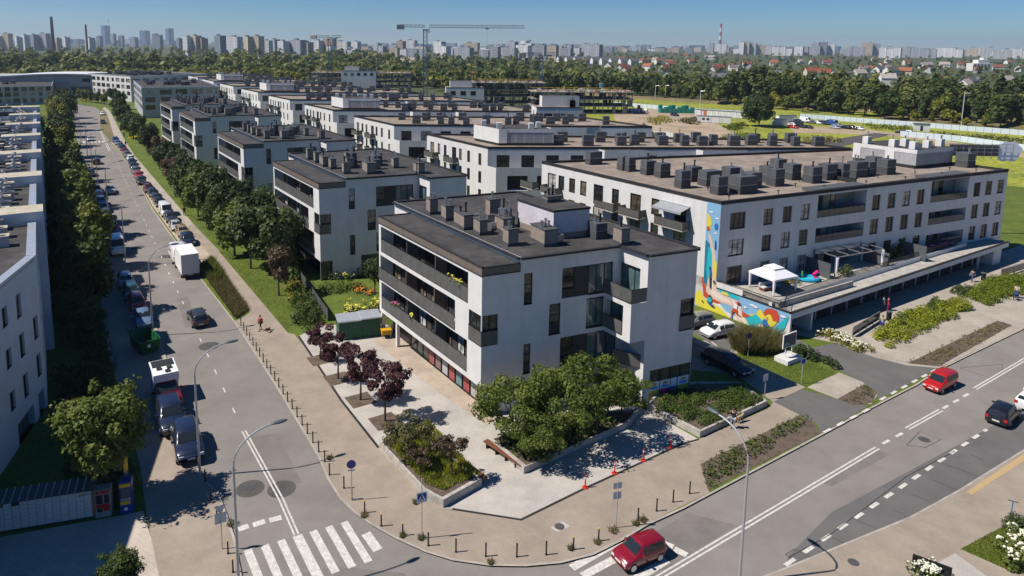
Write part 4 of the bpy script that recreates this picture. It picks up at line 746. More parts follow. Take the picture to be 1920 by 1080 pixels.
# planters and tubs on the terrace come with the vegetation
# ---------------------------------------------------------------- west buildings
hW = -31.8; Bd = Vector((-36.7, 56.4)); vw = hv(hW); nw = Vector((vw.y, -vw.x))   # nw points to the street
t = thing('stepped_apartment_block', 'shaded white block on the left edge with stepped parapets and roof vents', 'apartment block', (0, 0, 0))
a = M(); far = Bd+vw*152; back = -nw*24; near = Bd-hv(-14.2)*26
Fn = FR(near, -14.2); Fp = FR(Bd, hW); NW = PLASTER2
wn_ = []
for u, zs in ((-7.32, (10.1, 6.8, 3.4)), (-4.65, (9.75, 6.5, 3.1)), (-1.62, (8.9-2.2, 3.4))):
    for z in zs: wn_.append((26+u, z, 26+u+.98, z+(1.55 if u < -7 else 1.95)))
for u in (-10.5, -13.5, -17, -20):
    for z in (10.1, 6.8, 3.4): wn_.append((26+u, z, 26+u+.98, z+1.7))
dr = [(26-1.9, .1, 26-.5, 2.1, .6, None), (26-6.4, .1, 26-3.0, 1.9, .5, GREYWALL)]
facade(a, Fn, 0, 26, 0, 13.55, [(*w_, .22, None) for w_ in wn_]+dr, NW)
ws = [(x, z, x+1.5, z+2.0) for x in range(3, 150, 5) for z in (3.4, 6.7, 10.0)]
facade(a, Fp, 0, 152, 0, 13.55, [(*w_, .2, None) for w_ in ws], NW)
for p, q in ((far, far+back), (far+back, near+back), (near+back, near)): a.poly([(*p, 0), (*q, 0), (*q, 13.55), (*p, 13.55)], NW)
a.obj('wall', t)
for w_ in wn_: window(t, Fn, *w_, y=.18)
for w_ in ws: window(t, Fp, *w_, y=.16)
a = M(); a.box(26-1.85, .58, .1, 26-.55, .62, 2.08, SLATE, Fn); a.obj('door', t)
a = M(); a.box(26-6.35, .46, .1, 26-3.05, .49, 1.88, SLATE, Fn); a.obj('garage_door', t)
a = M(); a.prism([near, Bd, far, far+back, near+back], 13.2, 13.3, BITUMEN)
a.obj('roof', t)
a = M(); rr = random.Random(3)
for f, L in ((Fn, 26), (Fp, 152)):
    n = int(L/.95)
    for i in range(n): a.box(L*i/n, -.08, 13.55, L*(i+1)/n-.02, .62, 13.62, METALCAP, f)
    a.box(0, .05, 13.0, L, .58, 13.56, NW, f)
a.obj('parapet', t)
CAPT = mat('stained_tile_cap', (.55, .5, .4), .85, 0, 1.6, coord='pos', col2=(.38, .33, .25))
ut = [14.6, 36.5, 58.0, 80.5, 101, 122, 143]
for k, u in enumerate(ut):
    a = M(); a.box(u-1.8, -.75, 0, u+1.8, 5.2, 14.6, NW, Fp, CAPT); a.obj('stair_tower', t)
    a = M(); a.box(u+1.2, 5.2, 13.2, u+1.5, 24, 14.0, NW, Fp, METALCAP); a.obj('fire_wall', t)
for k in range(47):
    for j in range(1):
        u = 5+k*3.1
        if any(abs(u-x) < 2.5 for x in ut): continue
        for i, (v, L) in enumerate(((2.6+rr.random(), 1.6), (5.4, 3.6), (10.6, 4.0), (16.2, 4.4))):
            if rr.random() < .16 and i: continue
            a = M(); d = .9+rr.random()*.4; h = .9 if i == 0 else .75+rr.random()*.5
            a.box(-L/2, -d/2, 0, L/2, d/2, h, GREYWALL if i == 0 else SLATE); a.box(-L/2-.06, -d/2-.06, h, L/2+.06, d/2+.06, h+.1, SLATE if rr.random() < .6 else CAPT)
            c = a.obj('roof_vent', t, Fp(u+rr.random(), v-.9+L/2, 13.3)); c.rotation_euler[2] = rad(90-hW)+pi/2
            if i == 0 or rr.random() < .4:
                p_ = M(); p_.tube([(0, 0, 0), (0, 0, .4)], .17, STEEL, 8); p_.ell((0, 0, .5), .28, .28, .17, STEEL, 8, 4); p_.obj('cowl', c, (0, 0, h+.1))
a = M(); p = (-177.55, 293.52)
def plain_block(label, q, z, wall, roofm, rows, cols, name='apartment_block', group=None, dark=BROWNPANEL, vents=8, cat='apartment block', sides=(0, 1, 2, 3)):
    t = thing(name, label, cat, (*q[0], 0), 0, group); o = Vector(q[0]); Q = [Vector(p)-o for p in q]; wm = M()
    for i in range(4):
        p, r = Q[i], Q[(i+1) % 4]; d = r-p; L = d.length; h = math.degrees(math.atan2(d.x, d.y)); f = FR(p, h); n = max(1, int(L/cols)); ops = []
        if i in sides:
            for k in range(n):
                for z0 in rows:
                    wd = R.choice((.45, .62, .75)); ops.append((L*(k+.5-wd/2)/n, z0, L*(k+.5+wd/2)/n, z0+2.0, .3, None))
        facade(wm, f, 0, L, 0, z, ops, wall)
        for w_ in ops: window(t, f, *w_[:4], y=.26, cols=2)
    wm.obj('wall', t); a = M(); a.prism([(p.x, p.y) for p in Q], z-.3, z-.2, roofm)
    for p, r in zip(Q, Q[1:]+Q[:1]): d = r-p; f = FR(p, math.degrees(math.atan2(d.x, d.y))); a.box(0, -.03, z-.25, d.length, .3, z+.08, METALCAP, f)
    a.obj('roof', t)
    for k in range(vents): s = .15+.7*R.random(); u = .15+.7*R.random(); p = Q[0]*(1-s)*(1-u)+Q[1]*s*(1-u)+Q[2]*s*u+Q[3]*(1-s)*u; chimney(t, p.x, p.y, z-.2, 1.6, 2.4, 1.5, R.random()*.2, R.choice(('dark', 'tan', 'slate')), 1)
    return t
def quad(p, h1, L1, h2, L2): p = Vector(p); a_, b_ = hv(h1)*L1, hv(h2)*L2; return [p, p+a_, p+a_+b_, p+b_]
plain_block('grey brown block behind the yellow green trees on the left edge', [Vector(p) for p in ((-207.78, 343.65), (-265.74, 444.11))]+[Vector((-265.74, 444.11))+hv(238)*70, Vector((-207.78, 343.65))+hv(238)*70], 9.0, GREYWALL, BITUMEN, (1.2, 4.2, 6.7), 3.2, vents=22)
q0 = Vector((-111.75, 247.76)); G6 = plain_block('long grey block with white framed loggias beyond the slab blocks', quad((-134.7, 282.6), -28.8, 56, 61, 30)[0:1]+quad((-134.7, 282.6), -28.8, 56, 61, 30)[3:2:-1]+quad((-134.7, 282.6), -28.8, 56, 61, 30)[2:3]+quad((-134.7, 282.6), -28.8, 56, 61, 30)[1:2], 12.6, GREYWALL, BITUMEN, (3.5, 6.6, 9.6), 5, vents=14)
G7 = plain_block('white block with rows of dark loggias closing the street at its far bend', [(-214.4, 387.3), (-176.4, 358.8), (-150, 394), (-188, 422)], 13.2, PLASTER, BITUMEN, (3.3, 6.6, 9.9), 5, vents=26)
t = thing('school_building', 'low grey building with curved white roof edge at the end of the street', 'school', (-225, 372, 0))
a = M(); F = FR((-10, 8), 78); facade(a, F, -30, 55, 0, 12, [(14, 1, 28, 6, .4, TEALGLASS), (34, 2, 50, 4, .4, DARKPANEL), (20, 8.6, 44, 10.6, .3, DARKPANEL)], GREYWALL); a.box(-30, .5, 0, 55, 26, 12, GREYWALL, F); a.obj('wall', t)
a = M(); a.box(-6, -7, 0, 5, -.02, 8.5, PLASTER, F); a.box(-5.2, -7.1, .5, 4.2, -7.02, 6, TEALGLASS, F); a.obj('entrance', t)
a = M()
for i in range(17): x0, x1 = -34+i*5.6, -34+(i+1)*5.6; z0, z1 = 13.2-.0016*(x0-10)**2, 13.2-.0016*(x1-10)**2; a.poly([F(x0, -1.5, z0), F(x1, -1.5, z1), F(x1, 27, z1), F(x0, 27, z0)], PLASTER2); a.poly([F(x0, -1.5, z0), F(x1, -1.5, z1), F(x1, -1.5, z1-.8), F(x0, -1.5, z0-.8)], PLASTER)
a.obj('roof', t)
for i in range(6): a = M(); a.box(14+i*2.5, -.3, 0, 14.9+i*2.5, -.05, 4, flat('orange_panel', (.4, .1, .05)) if i % 2 else PLASTER2, F); a.obj('coloured_panel', t)
# ---------------------------------------------------------------- construction site
SITEC = mat('raw_concrete', (.27, .25, .22), .95, .2, .5, coord='pos', fine=2)
FORM = mat('formwork_timber', (.45, .3, .15), .85, .2, 1.2)
YEL = flat('formwork_yellow', (.7, .5, .04)); ORG = flat('orange_net', (.6, .16, .03))
def skeleton(label, o, h, L, D, levels, seed):
    rr = random.Random(seed); t = thing('concrete_skeleton', label, 'building site', (*o, 0), 0, 'unfinished concrete buildings'); F = FR((0, 0), h)
    for k in range(levels+1):
        a = M(); z = .3+k*3.2; a.box(-.6, -.6, z, L+.6, D+.6, z+.32, SITEC, F); a.obj('floor_slab', t)
    for k in range(levels):
        z = .62+k*3.2; n = int(L/4.6)
        for i in range(n+1):
            for y in (0, D*.45, D):
                if rr.random() < .45: a = M(); w_ = rr.choice((.3, .4, 1.4, 2.2)); x = min(L*i/n, L-w_); a.box(x, y-.13 if y else 0, z, x+w_, y+.13, z+2.88, SITEC, F); a.obj('pillar', t)
                else: a = M(); x = L*i/n; a.box(x-.16, max(0, y-.16), z, x+.16, y+.16, z+2.88, SITEC, F); a.obj('pillar', t)
        a = M()
        for i in range(int(L/1.1)): x = rr.random()*L; y = rr.choice((.4, 1.4, D*.3, D*.8)); a.tube([F(x, y, z), F(x, y, z+2.88)], .05, CHIMTAN if rr.random() < .5 else STEEL, 4, cap=False)
        if k == levels-1 or rr.random() < .5: stuff(a.obj('prop', t))
    z = .62+levels*3.2; a = M()
    for i in range(int(L*D/6)): x, y = rr.random()*L, rr.random()*D; s = rr.uniform(.5, 2.2); d = rr.uniform(.3, 1.5); f2 = FR(F(x, y, 0)[:2], rr.random()*180); a.box(0, 0, z+rr.random()*.1, s, d, z+rr.uniform(.12, .7), rr.choice((FORM, FORM, SITEC, CHIMTAN, flat('white_foil', (.7, .7, .68)))), f2)
    stuff(a.obj('formwork', t)); a = M()
    for i in range(int(L/3)): a.box(i*3, -.5, z+.9, i*3+2.6, -.4, z+1.15, YEL if rr.random() < .7 else ORG, F); a.box(i*3, D*.7, z+1.0, i*3+2.6, D*.7+.1, z+1.3, YEL, F); a.tube([F(i*3, -.45, z), F(i*3, -.45, z+1.2)], .04, ORG, 4, cap=False)
    stuff(a.obj('edge_guard', t)); return t
skeleton('four level concrete skeleton with yellow edge guards beside the blue crane mast', (0.08, 330.13), 84, 34, 16, 4, 1)
skeleton('lower concrete skeleton right of the four level one, with a blue toilet on top', (27.16, 317.68), 86, 46, 18, 3, 2)
skeleton('distant concrete skeleton behind the white rows on the left of the tall crane', (-115.42, 497.22), 86, 70, 22, 3, 3)
c = (63.34, 345.33); t = tag(link('portable_toilet', None, None, (c[0], c[1]+4, 10.3)), 'small blue portable toilet standing on top of the concrete skeleton', 'toilet'); a = M(); a.box(-.6, -.6, 0, .6, .6, 2.2, flat('toilet_blue', (.15, .4, .65))); a.obj('cabin', t); a = M(); a.box(-.65, -.65, 2.2, .65, .65, 2.35, PLASTER); a.obj('roof', t)
def lattice(a, p, q, w_, m, n, r=.12):
    p, q = Vector(p), Vector(q); d = (q-p).normalized(); x = d.cross(Vector((0, 0, 1)) if abs(d.z) < .9 else Vector((1, 0, 0))).normalized(); y = d.cross(x)
    cs = [x*w_/2+y*w_/2, -x*w_/2+y*w_/2, -x*w_/2-y*w_/2, x*w_/2-y*w_/2]
    for c in cs: a.tube([p+c, q+c], r, m, 4)
    for i in range(n):
        s0, s1 = p.lerp(q, i/n), p.lerp(q, (i+1)/n)
        for k in range(4): a.tube([s0+cs[k], s1+cs[(k+1) % 4]], r*.6, m, 3, cap=False)
CBLUE = flat('crane_blue', (.05, .08, .19), .5); CGREY = flat('crane_grey', (.2, .23, .27), .5); CGREEN = flat('crane_green', (.05, .11, .09), .5)
def crane(label, base, top, m1, jib, cj, hd, jm):
    t = thing('tower_crane', label, 'crane', (*base, 0)); a = M(); lattice(a, (0, 0, 0), (0, 0, top), 2.0, m1, int(top/2.4), .16); a.obj('mast', t)
    d = Vector((*hv(hd), 0)); a = M(); lattice(a, d*2+Vector((0, 0, top+2.6)), d*jib+Vector((0, 0, top+2.9)), 1.5, jm, int(jib/2.6), .13); a.obj('jib', t)
    a = M(); lattice(a, Vector((0, 0, top+2.6)), -d*cj+Vector((0, 0, top+2.6)), 1.3, jm, 6, .13); a.obj('counter_jib', t)
    a = M(); e = -d*cj; f = FR((e.x, e.y), hd); a.box(-2, -1, top+.6, 2.2, 1, top+3.2, CONCRETE, f); a.obj('counterweight', t)
    a = M(); a.box(-1.3, -1.3, top, 1.3, 1.3, top+.8, m1); a.box(1.2, -1.9, top-1.2, 2.6, -.3, top+1.2, PLASTER2); a.obj('cab', t)
    a = M(); k = d*jib*.62; a.box(k.x-1, k.y-.6, top+1.4, k.x+1, k.y+.6, top+1.9, jm); a.tube([(k.x, k.y, top+1.5), (k.x, k.y, top-16)], .05, BLACK, 3); a.obj('trolley', t); return t
crane('tall tower crane with blue mast and long grey jib above the skyline', (-28, 400), 38.5, CBLUE, 57, 14, 83, CGREY)
crane('second smaller tower crane with blue mast in front of the dark wood', (38, 400), 23.5, CBLUE, 8, 11, 85, CBLUE)
crane('green crane mast above the rooftops left of the tall crane', (-104, 505), 33, CGREEN, 9, 12, 100, CGREEN)
# ---------------------------------------------------------------- vegetation
def leafcloud(mb, rr, lobes, n, leaf, m, up=.35, flat_=.0):
    """leaf-sized quads spread over the shells of many lobes (cx,cy,cz,rx,ry,rz)"""
    wsum = [l[3]*l[4]+l[3]*l[5] for l in lobes]; tot = sum(wsum); k = mb.mi(m); V = mb.v; F = mb.f; I = mb.i
    for l, ws_ in zip(lobes, wsum):
        for _ in range(max(3, int(n*ws_/tot))):
            z = rr.uniform(-.75, 1); t = rr.uniform(0, 2*pi); s = math.sqrt(1-z*z); r = rr.uniform(.72, 1.06)
            dx, dy, dz = s*cos(t), s*sin(t), z
            cx, cy, cz = l[0]+l[3]*dx*r, l[1]+l[4]*dy*r, l[2]+l[5]*dz*r
            nx, ny, nz = dx+rr.gauss(0, .45), dy+rr.gauss(0, .45), dz+up+rr.gauss(0, .45)
            q = math.sqrt(nx*nx+ny*ny+nz*nz) or 1; nx /= q; ny /= q; nz /= q
            ax, ay, az = rr.gauss(0, 1), rr.gauss(0, 1), rr.gauss(0, 1); d = ax*nx+ay*ny+az*nz; ax -= d*nx; ay -= d*ny; az -= d*nz
            q = math.sqrt(ax*ax+ay*ay+az*az) or 1; sz = leaf*rr.uniform(.6, 1.35); ax *= sz/q; ay *= sz/q; az *= sz/q
            bx, by, bz = (ny*az-nz*ay)*.62, (nz*ax-nx*az)*.62, (nx*ay-ny*ax)*.62
            b = len(V); V += [(cx-ax, cy-ay, cz-az), (cx+bx, cy+by, cz+bz), (cx+ax, cy+ay, cz+az), (cx-bx, cy-by, cz-bz)]; F.append((b, b+1, b+2, b+3)); I.append(k)
TREES = {}
def tree_meshes(kind, v):
    """unit-size (real metres) trunk and crown meshes for a kind of tree"""
    key = (kind, v)
    if key in TREES: return TREES[key]
    rr = random.Random(hash(kind) % 1 + v*17+len(kind)*101+sum(map(ord, kind)))
    K = dict(broad=(8, 2.9, 3.7, .25, 18, 3000, .25, LEAF), dark=(8, 2.9, 3.8, .25, 18, 3000, .25, LEAFD), street=(8, 2.4, 3.9, .3, 18, 2600, .24, LEAF), gold=(8, 2.5, 3.9, .3, 18, 2600, .24, LEAFY), near=(8.6, 2.9, 3.2, .35, 30, 11000, .15, LEAF), maple=(5.6, 2.1, 1.9, .45, 26, 4200, .115, LEAFR), olive=(5.0, 2.2, 1.9, .4, 26, 3000, .1, LEAFO), thin=(4.4, 1.7, 1.4, .45, 18, 1000, .12, LEAFB), spread=(6.3, 3.2, 2.4, .4, 34, 5400, .12, LEAFS), far=(12, 4.4, 5.7, .2, 9, 620, .8, LEAFF), fardark=(12, 4.2, 5.8, .2, 9, 620, .8, LEAFD), fary=(8, 4.0, 3.9, .1, 8, 480, .75, LEAFY), lone=(13.5, 7.2, 7.0, .15, 34, 5200, .5, LEAFD), brown=(7.5, 2.2, 3.0, .4, 9, 1700, .22, LEAFB), conifer=(13, 2.4, 6, .2, 5, 420, .7, LEAFD))
    H, rx, rz, tr, nl, n, leaf, m = K[kind]
    cz = H-rz; lobes = []
    for i in range(nl):
        z = rr.uniform(-.75, .8); t = rr.uniform(0, 2*pi)+i*2.4; s = math.sqrt(max(0, 1-z*z))*rr.uniform(.35, .72)
        k = rr.uniform(.17, .3) if kind in ('spread', 'olive', 'thin', 'maple') else rr.uniform(.28, .46) if kind != 'conifer' else .5*(1-z*.7); s *= 1.2 if k < .3 else 1
        if kind == 'conifer': s *= .3
        lobes.append((rx*s*cos(t), rx*s*sin(t), cz+rz*z*.68, rx*k, rx*k, rz*k*.85))
    lobes.append((0, 0, cz, rx*.5, rx*.5, rz*.55)) if kind not in ('spread', 'olive', 'thin', 'maple') else None
    if kind == 'near': lobes += [(rx*.85*cos(i), rx*.85*sin(i), cz+rz*rr.uniform(-.3, .8), .45, .45, .5) for i in range(14)]
    c = M(); leafcloud(c, rr, lobes, n, leaf, m)
    # stray twigs break the outline
    leafcloud(c, rr, [(l[0]*1.25, l[1]*1.25, l[2]+l[5]*.5, l[3]*.6, l[4]*.6, l[5]*.7) for l in lobes], n//7, leaf*.85, m)
    t = M(); t.tube([(0, 0, -.1), (.05, .03, H*tr*.6), (0, 0, cz)], H*.018+.02, BARK, 7, H*.008)
    for l in lobes[:7]: t.tube([(0, 0, H*tr*.9*rr.uniform(.7, 1)), (l[0]*.5, l[1]*.5, (H*tr+l[2])/2), (l[0], l[1], l[2])], H*.009, BARK, 5, .015)
    TREES[key] = (t.mesh('trunk'), c.mesh('crown')); return TREES[key]
def tree(kind, loc, label, s=1.0, group=None, v=None, name='tree', sz=None, cat='tree'):
    tm, cm = tree_meshes(kind, R.randrange(3) if v is None else v)
    t = thing(name, label, cat, (*loc, .1), R.uniform(0, 6.28), group); t.scale = (s, s, sz or s)
    link('trunk', tm, t); link('crown', cm, t); return t
def ground_cover(name, q, h, n, leaf, m, label=None, cat='hedge', kind=None, group=None, z=.1, lump=.6, flowers=None, nf=0):
    """leafy mass over a convex-ish polygon: many low lobes"""
    rr = random.Random(int(q[0][0]*7+q[0][1]*3)); P = [Vector(p) for p in q]; c = sum(P, Vector((0, 0)))/len(P); lob = []
    xs = [p.x for p in P]; ys = [p.y for p in P]
    def inside(x, y):
        r = False
        for i in range(len(P)):
            a_, b_ = P[i], P[i-1]
            if (a_.y > y) != (b_.y > y) and x < (b_.x-a_.x)*(y-a_.y)/(b_.y-a_.y)+a_.x: r = not r
        return r
    area = abs(sum(P[i-1].x*P[i].y-P[i].x*P[i-1].y for i in range(len(P))))/2; cnt = max(4, int(area/(lump*lump*1.1))); g_ = 0
    while len(lob) < cnt and g_ < 20000:
        g_ += 1; x, y = rr.uniform(min(xs), max(xs)), rr.uniform(min(ys), max(ys))
        if inside(x, y): k = lump*rr.uniform(.7, 1.3); hh = h*rr.uniform(.65, 1.15); lob.append((x-c.x, y-c.y, hh*.35, k, k, hh*.65))
    a = M(); leafcloud(a, rr, lob, n, leaf, m, .5)
    if flowers:
        for i in range(nf):
            l = rr.choice(lob); t = rr.uniform(0, 6.28); r = rr.uniform(0, .85); s = leaf*rr.uniform(.6, 1.1); a.ell((l[0]+l[3]*r*cos(t), l[1]+l[4]*r*sin(t), l[2]+l[5]*(1.05-.4*r)), s, s, s*.7, flowers, 5, 3)
    o = a.obj(name, None, (c.x, c.y, z))
    if kind: o['kind'] = kind
    else: tag(o, label, cat, group)
    return o
def blades(name, q, h, n, m, z=.105, wd=.035, tuft=1):
    rr = random.Random(n); P = [Vector(p) for p in q]; xs = [p.x for p in P]; ys = [p.y for p in P]; a = M(); k = a.mi(m); i = 0; g_ = 0
    while i < n and g_ < n*8:
        g_ += 1; x, y = rr.uniform(min(xs), max(xs)), rr.uniform(min(ys), max(ys)); r = False
        for j in range(len(P)):
            a_, b_ = P[j], P[j-1]
            if (a_.y > y) != (b_.y > y) and x < (b_.x-a_.x)*(y-a_.y)/(b_.y-a_.y)+a_.x: r = not r
        if not r: continue
        i += 1; t = rr.uniform(0, 6.28); hh = h*rr.uniform(.5, 1.2); lx, ly = rr.gauss(0, hh*.35), rr.gauss(0, hh*.35); cx, cy = cos(t)*wd, sin(t)*wd
        b = len(a.v); a.v += [(x-cx, y-cy, z), (x+cx, y+cy, z), (x+lx, y+ly, z+hh)]; a.f.append((b, b+1, b+2)); a.i.append(k)
    return stuff(a.obj(name))
GRP = 'dark trees along the western street path'
for i, (q, s, kd) in enumerate((((-103.73, 214.36), .95, 'dark'), ((-91.59, 193.86), .95, 'dark'), ((-79.36, 173.84), .9, 'brown'), ((-72.32, 162.60), .9, 'dark'), ((-65.40, 152.13), .9, 'dark'), ((-58.07, 139.85), 1, 'dark'), ((-51.24, 128.94), 1, 'dark'), ((-45.64, 120.30), 1.05, 'dark'), ((-40.54, 112.72), 1, 'dark'), ((-36.95, 107.76), 1.1, 'dark'), ((-32.33, 101.06), 1.05, 'dark'), ((-26.85, 92.37), 1.1, 'dark'), ((-35.29, 99.90), .95, 'street'), ((-31.00, 93.84), 1, 'dark'), ((-40.53, 108.24), .9, 'street'), ((-49.50, 122.44), .9, 'broad'), ((-55.86, 131.82), .85, 'dark'), ((-65.54, 148.05), .8, 'brown'), ((-32.64, 107.01), .95, 'broad'), ((-25.24, 97.66), .8, 'dark'))):
    s *= 1.22
    tree(kd, q, {'dark': 'dense dark green tree in the row between the sunny path and the slab blocks', 'brown': 'reddish brown leaved tree among the dark trees by the sunny path', 'street': 'narrow green tree in front of the dark tree row by the path', 'broad': 'rounded mid green tree behind the row by the path'}[kd], s, GRP)
tree('brown', (-24.15, 83.42), 'brownish half bare tree at the near end of the dark tree row', .95)
for i, q in enumerate(((-144.75, 282.49), (-126.86, 251.26), (-113.89, 228.70), (-161.59, 317.77), (-175.59, 338.41), (-109.06, 221.27))): tree('dark', q, 'dark tree before the long grey block at the bend of the street', 1.15, 'trees before the grey block')
for i, q in enumerate(((-197.90, 354.40), (-193.20, 351.73), (-188.56, 349.11), (-182.47, 343.62), (-203.41, 360.37))): tree('street', q, 'small round street tree before the white block at the far bend', .9, 'small trees at the far bend')
GW = 'trees in front of the stepped western block'
for i, (q, s, kd) in enumerate((((-44.02, 76.66), .95, 'street'), ((-49.25, 84.78), 1, 'street'), ((-53.42, 93.12), 1, 'gold'), ((-58.11, 99.64), 1, 'street'), ((-62.63, 108.04), 1, 'street'), ((-68.46, 117.16), 1, 'street'), ((-75.11, 127.89), 1, 'gold'), ((-82.27, 139.71), 1.05, 'street'), ((-90.83, 152.61), 1.05, 'gold'), ((-100.57, 168.07), 1.1, 'gold'), ((-110.30, 185.24), 1.05, 'dark'), ((-121.57, 204.06), 1.1, 'dark'), ((-134.51, 224.45), 1.15, 'gold'), ((-142.51, 240.58), 1.2, 'dark'), ((-151.71, 252.37), 1.1, 'gold'), ((-154.81, 262.39), 1.2, 'dark'), ((-166.13, 280.41), 1.2, 'dark'))):
    s *= 1.35
    tree(kd, q, {'street': 'upright green tree in the sunlit row beside the western parking strip', 'gold': 'yellow green upright tree in the row beside the western parking strip', 'dark': 'dark green tree in the row at the far end of the western parking strip'}[kd], s, GW)
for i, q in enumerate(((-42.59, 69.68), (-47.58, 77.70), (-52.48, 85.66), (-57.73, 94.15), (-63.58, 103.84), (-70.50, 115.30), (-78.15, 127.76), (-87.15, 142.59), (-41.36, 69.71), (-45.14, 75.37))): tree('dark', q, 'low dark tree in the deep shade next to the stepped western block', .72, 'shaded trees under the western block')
for p in ((-150, 208), (-140, 204), (-158, 222), (-133, 210)): tree('gold', p, 'bright yellow green tree between the two western blocks', 1.25, 'yellow green trees between the western blocks')
tree('near', (-24.83, 43.63), 'large yellow tipped tree in the lower left corner beside the parcel lockers', 1.0)
sh = tree('near', (-19.3, 34.6), 'leafy shrub cut by the bottom edge below the beige slabs', .42, v=1, name='shrub', cat='shrub')
GM = 'dark purple maples on the plaza'
for q, s, l in (((-15.10, 65.79), .72, 'dark purple maple, smallest and farthest of the four on the plaza'), ((-12.57, 61.81), .85, 'dark purple maple second from the green waste shelter'), ((-9.82, 57.89), .95, 'dark purple maple third from the green waste shelter'), ((-7.19, 54.41), 1.02, 'dark purple maple nearest to the left planter')): tree('maple', q, l, s, GM)
tree('olive', (-4.70, 48.45), 'olive green tree in the left planter', .88); tree('thin', (-1.37, 46.18), 'sparse brownish tree beside the bench of the left planter', .88); tree('thin', (-3.61, 46.33), 'dead brown bush in the middle of the left planter', .62, name='bush', cat='bush', v=2)
for q, s, l, v in (((3.47, 50.48), 1.0, 'wide green tree on the left of the big planter by the wooden bench', 0), ((6.61, 50.54), 1.1, 'wide green tree in the centre of the big planter before the corner block', 1), ((10.21, 52.48), 1.12, 'wide green tree on the right of the big planter before the corner block', 2), ((5.18, 48.62), .72, 'smaller green tree at the front edge of the big planter', 1), ((12.76, 54.96), .8, 'green tree at the far right end of the big planter', 0)): tree('spread', q, l, s, 'trees in the big planter', v)
tree('dark', (-12.30, 84.51), 'small dark tree beside the left end of the corner block', .62, v=1)
tree('lone', (113.30, 275.53), 'big round solitary tree beside the site containers', 1.0, v=0)
tree('street', (58.09, 233.93), 'thin young tree before the long white wall', .8)
# planters' filling
blades('planter_grass', [(-6.82, 50.81), (-3.66, 53.81), (0.64, 46.40), (-1.84, 44.56), (-3.07, 45.13)], .35, 6000, LEAFH, .65)
ground_cover('planter_shrub', [(-6.40, 50.82), (-4.04, 53.00), (-3.40, 50.00), (-4.40, 47.27)], .6, 500, .1, LEAFS, 'low green shrub filling the left planter', 'shrub', z=.5)
ground_cover('planter_shrub', [(2.00, 50.46), (5.13, 48.08), (12.36, 54.12), (10.72, 54.92)], .9, 2600, .13, LEAF, 'low green shrub under the trees of the big planter', 'shrub', z=.5)
ground_cover('juniper_hedge', [(15.60, 56.57), (18.86, 53.27), (25.96, 57.50), (24.81, 59.95), (20.74, 59.47), (17.07, 58.44)], .75, 17000, .085, LEAFJ, 'spreading green juniper behind the low concrete wall beside the photographer', lump=.55, z=.35)
for q, l in (([(44.16, 72.49), (44.10, 69.79), (60.77, 81.14), (62.09, 84.76), (51.79, 79.22)], 'bright green hedge bed nearest to the garage drive'), ([(63.31, 85.93), (63.66, 82.44), (72.46, 87.36), (77.52, 93.84), (71.73, 92.54)], 'bright green hedge bed farther right at the picture edge')): ground_cover('hedge', q, .95, 17000, .1, LEAFH, l, lump=.5, group='flower hedges before the shops')
for q, l in (([(48.45, 76.57), (48.64, 75.06), (52.38, 77.93), (52.32, 79.56)], 'dark clipped hedge before the shops, nearest one'), ([(54.48, 79.95), (55.15, 79.31), (58.50, 82.12), (58.11, 83.54)], 'dark clipped hedge before the shops, middle one'), ([(62.05, 86.09), (61.98, 84.20), (65.27, 87.55), (64.98, 89.15)], 'dark clipped hedge before the shops, farthest one')): ground_cover('hedge', q, .9, 1500, .13, LEAFD, l, lump=.5, group='clipped hedges before the shops')
ground_cover('hedge', [(33.66, 68.90), (34.58, 69.82), (36.49, 65.32), (35.59, 64.17)], .7, 1600, .11, LEAFD, 'low dark hedge strip behind the white signboard', lump=.45)
ground_cover('flower_bed', [(37.98, 72.76), (39.75, 73.95), (42.07, 69.10), (40.99, 68.06)], .7, 1500, .12, LEAFY, 'white flowering bed along the garage drive', 'flower bed', lump=.45, flowers=FLW, nf=130)
for q, n in (([(17.44, 48.70), (28.31, 55.86), (28.83, 55.01), (17.25, 46.06)], 1500), ([(43.99, 66.31), (61.22, 77.37), (61.65, 76.30), (47.03, 66.03)], 900), ([(33.36, 58.96), (36.88, 61.41), (37.08, 60.00), (34.30, 58.04)], 140)): stuff(ground_cover('weeds', q, .35, n, .1, LEAFO if n < 1000 else LEAF, kind='stuff', lump=.35, z=.12))
blades('ornamental_grass', [(27.37, 69.39), (29.73, 71.45), (32.65, 70.17), (31.20, 67.83), (27.87, 67.76)], 1.9, 9000, LEAFO, .12, .05)
blades('tall_grass', [(-38.40, 94.07), (-38.00, 98.25), (-26.41, 78.60), (-26.99, 75.85)], .6, 12000, LEAFO, .11, .05); blades('tall_grass', [(-38.07, 93.61), (-37.63, 97.25), (-33.50, 90.38), (-33.76, 87.22)], 1.0, 2500, LEAF, .11, .06)
for q, n in (([(-38.23, 101.67), (-36.20, 102.56), (-22.04, 82.74), (-20.04, 72.16)], 7000), ([(-59.22, 135.85), (-57.34, 135.94), (-39.32, 106.77), (-40.33, 105.84)], 2500), ([(27.04, 67.74), (31.27, 61.19), (35.52, 63.83), (34.01, 69.42)], 6000)): blades('lawn_grass', q, .12, n, LEAFY, .11, .02)
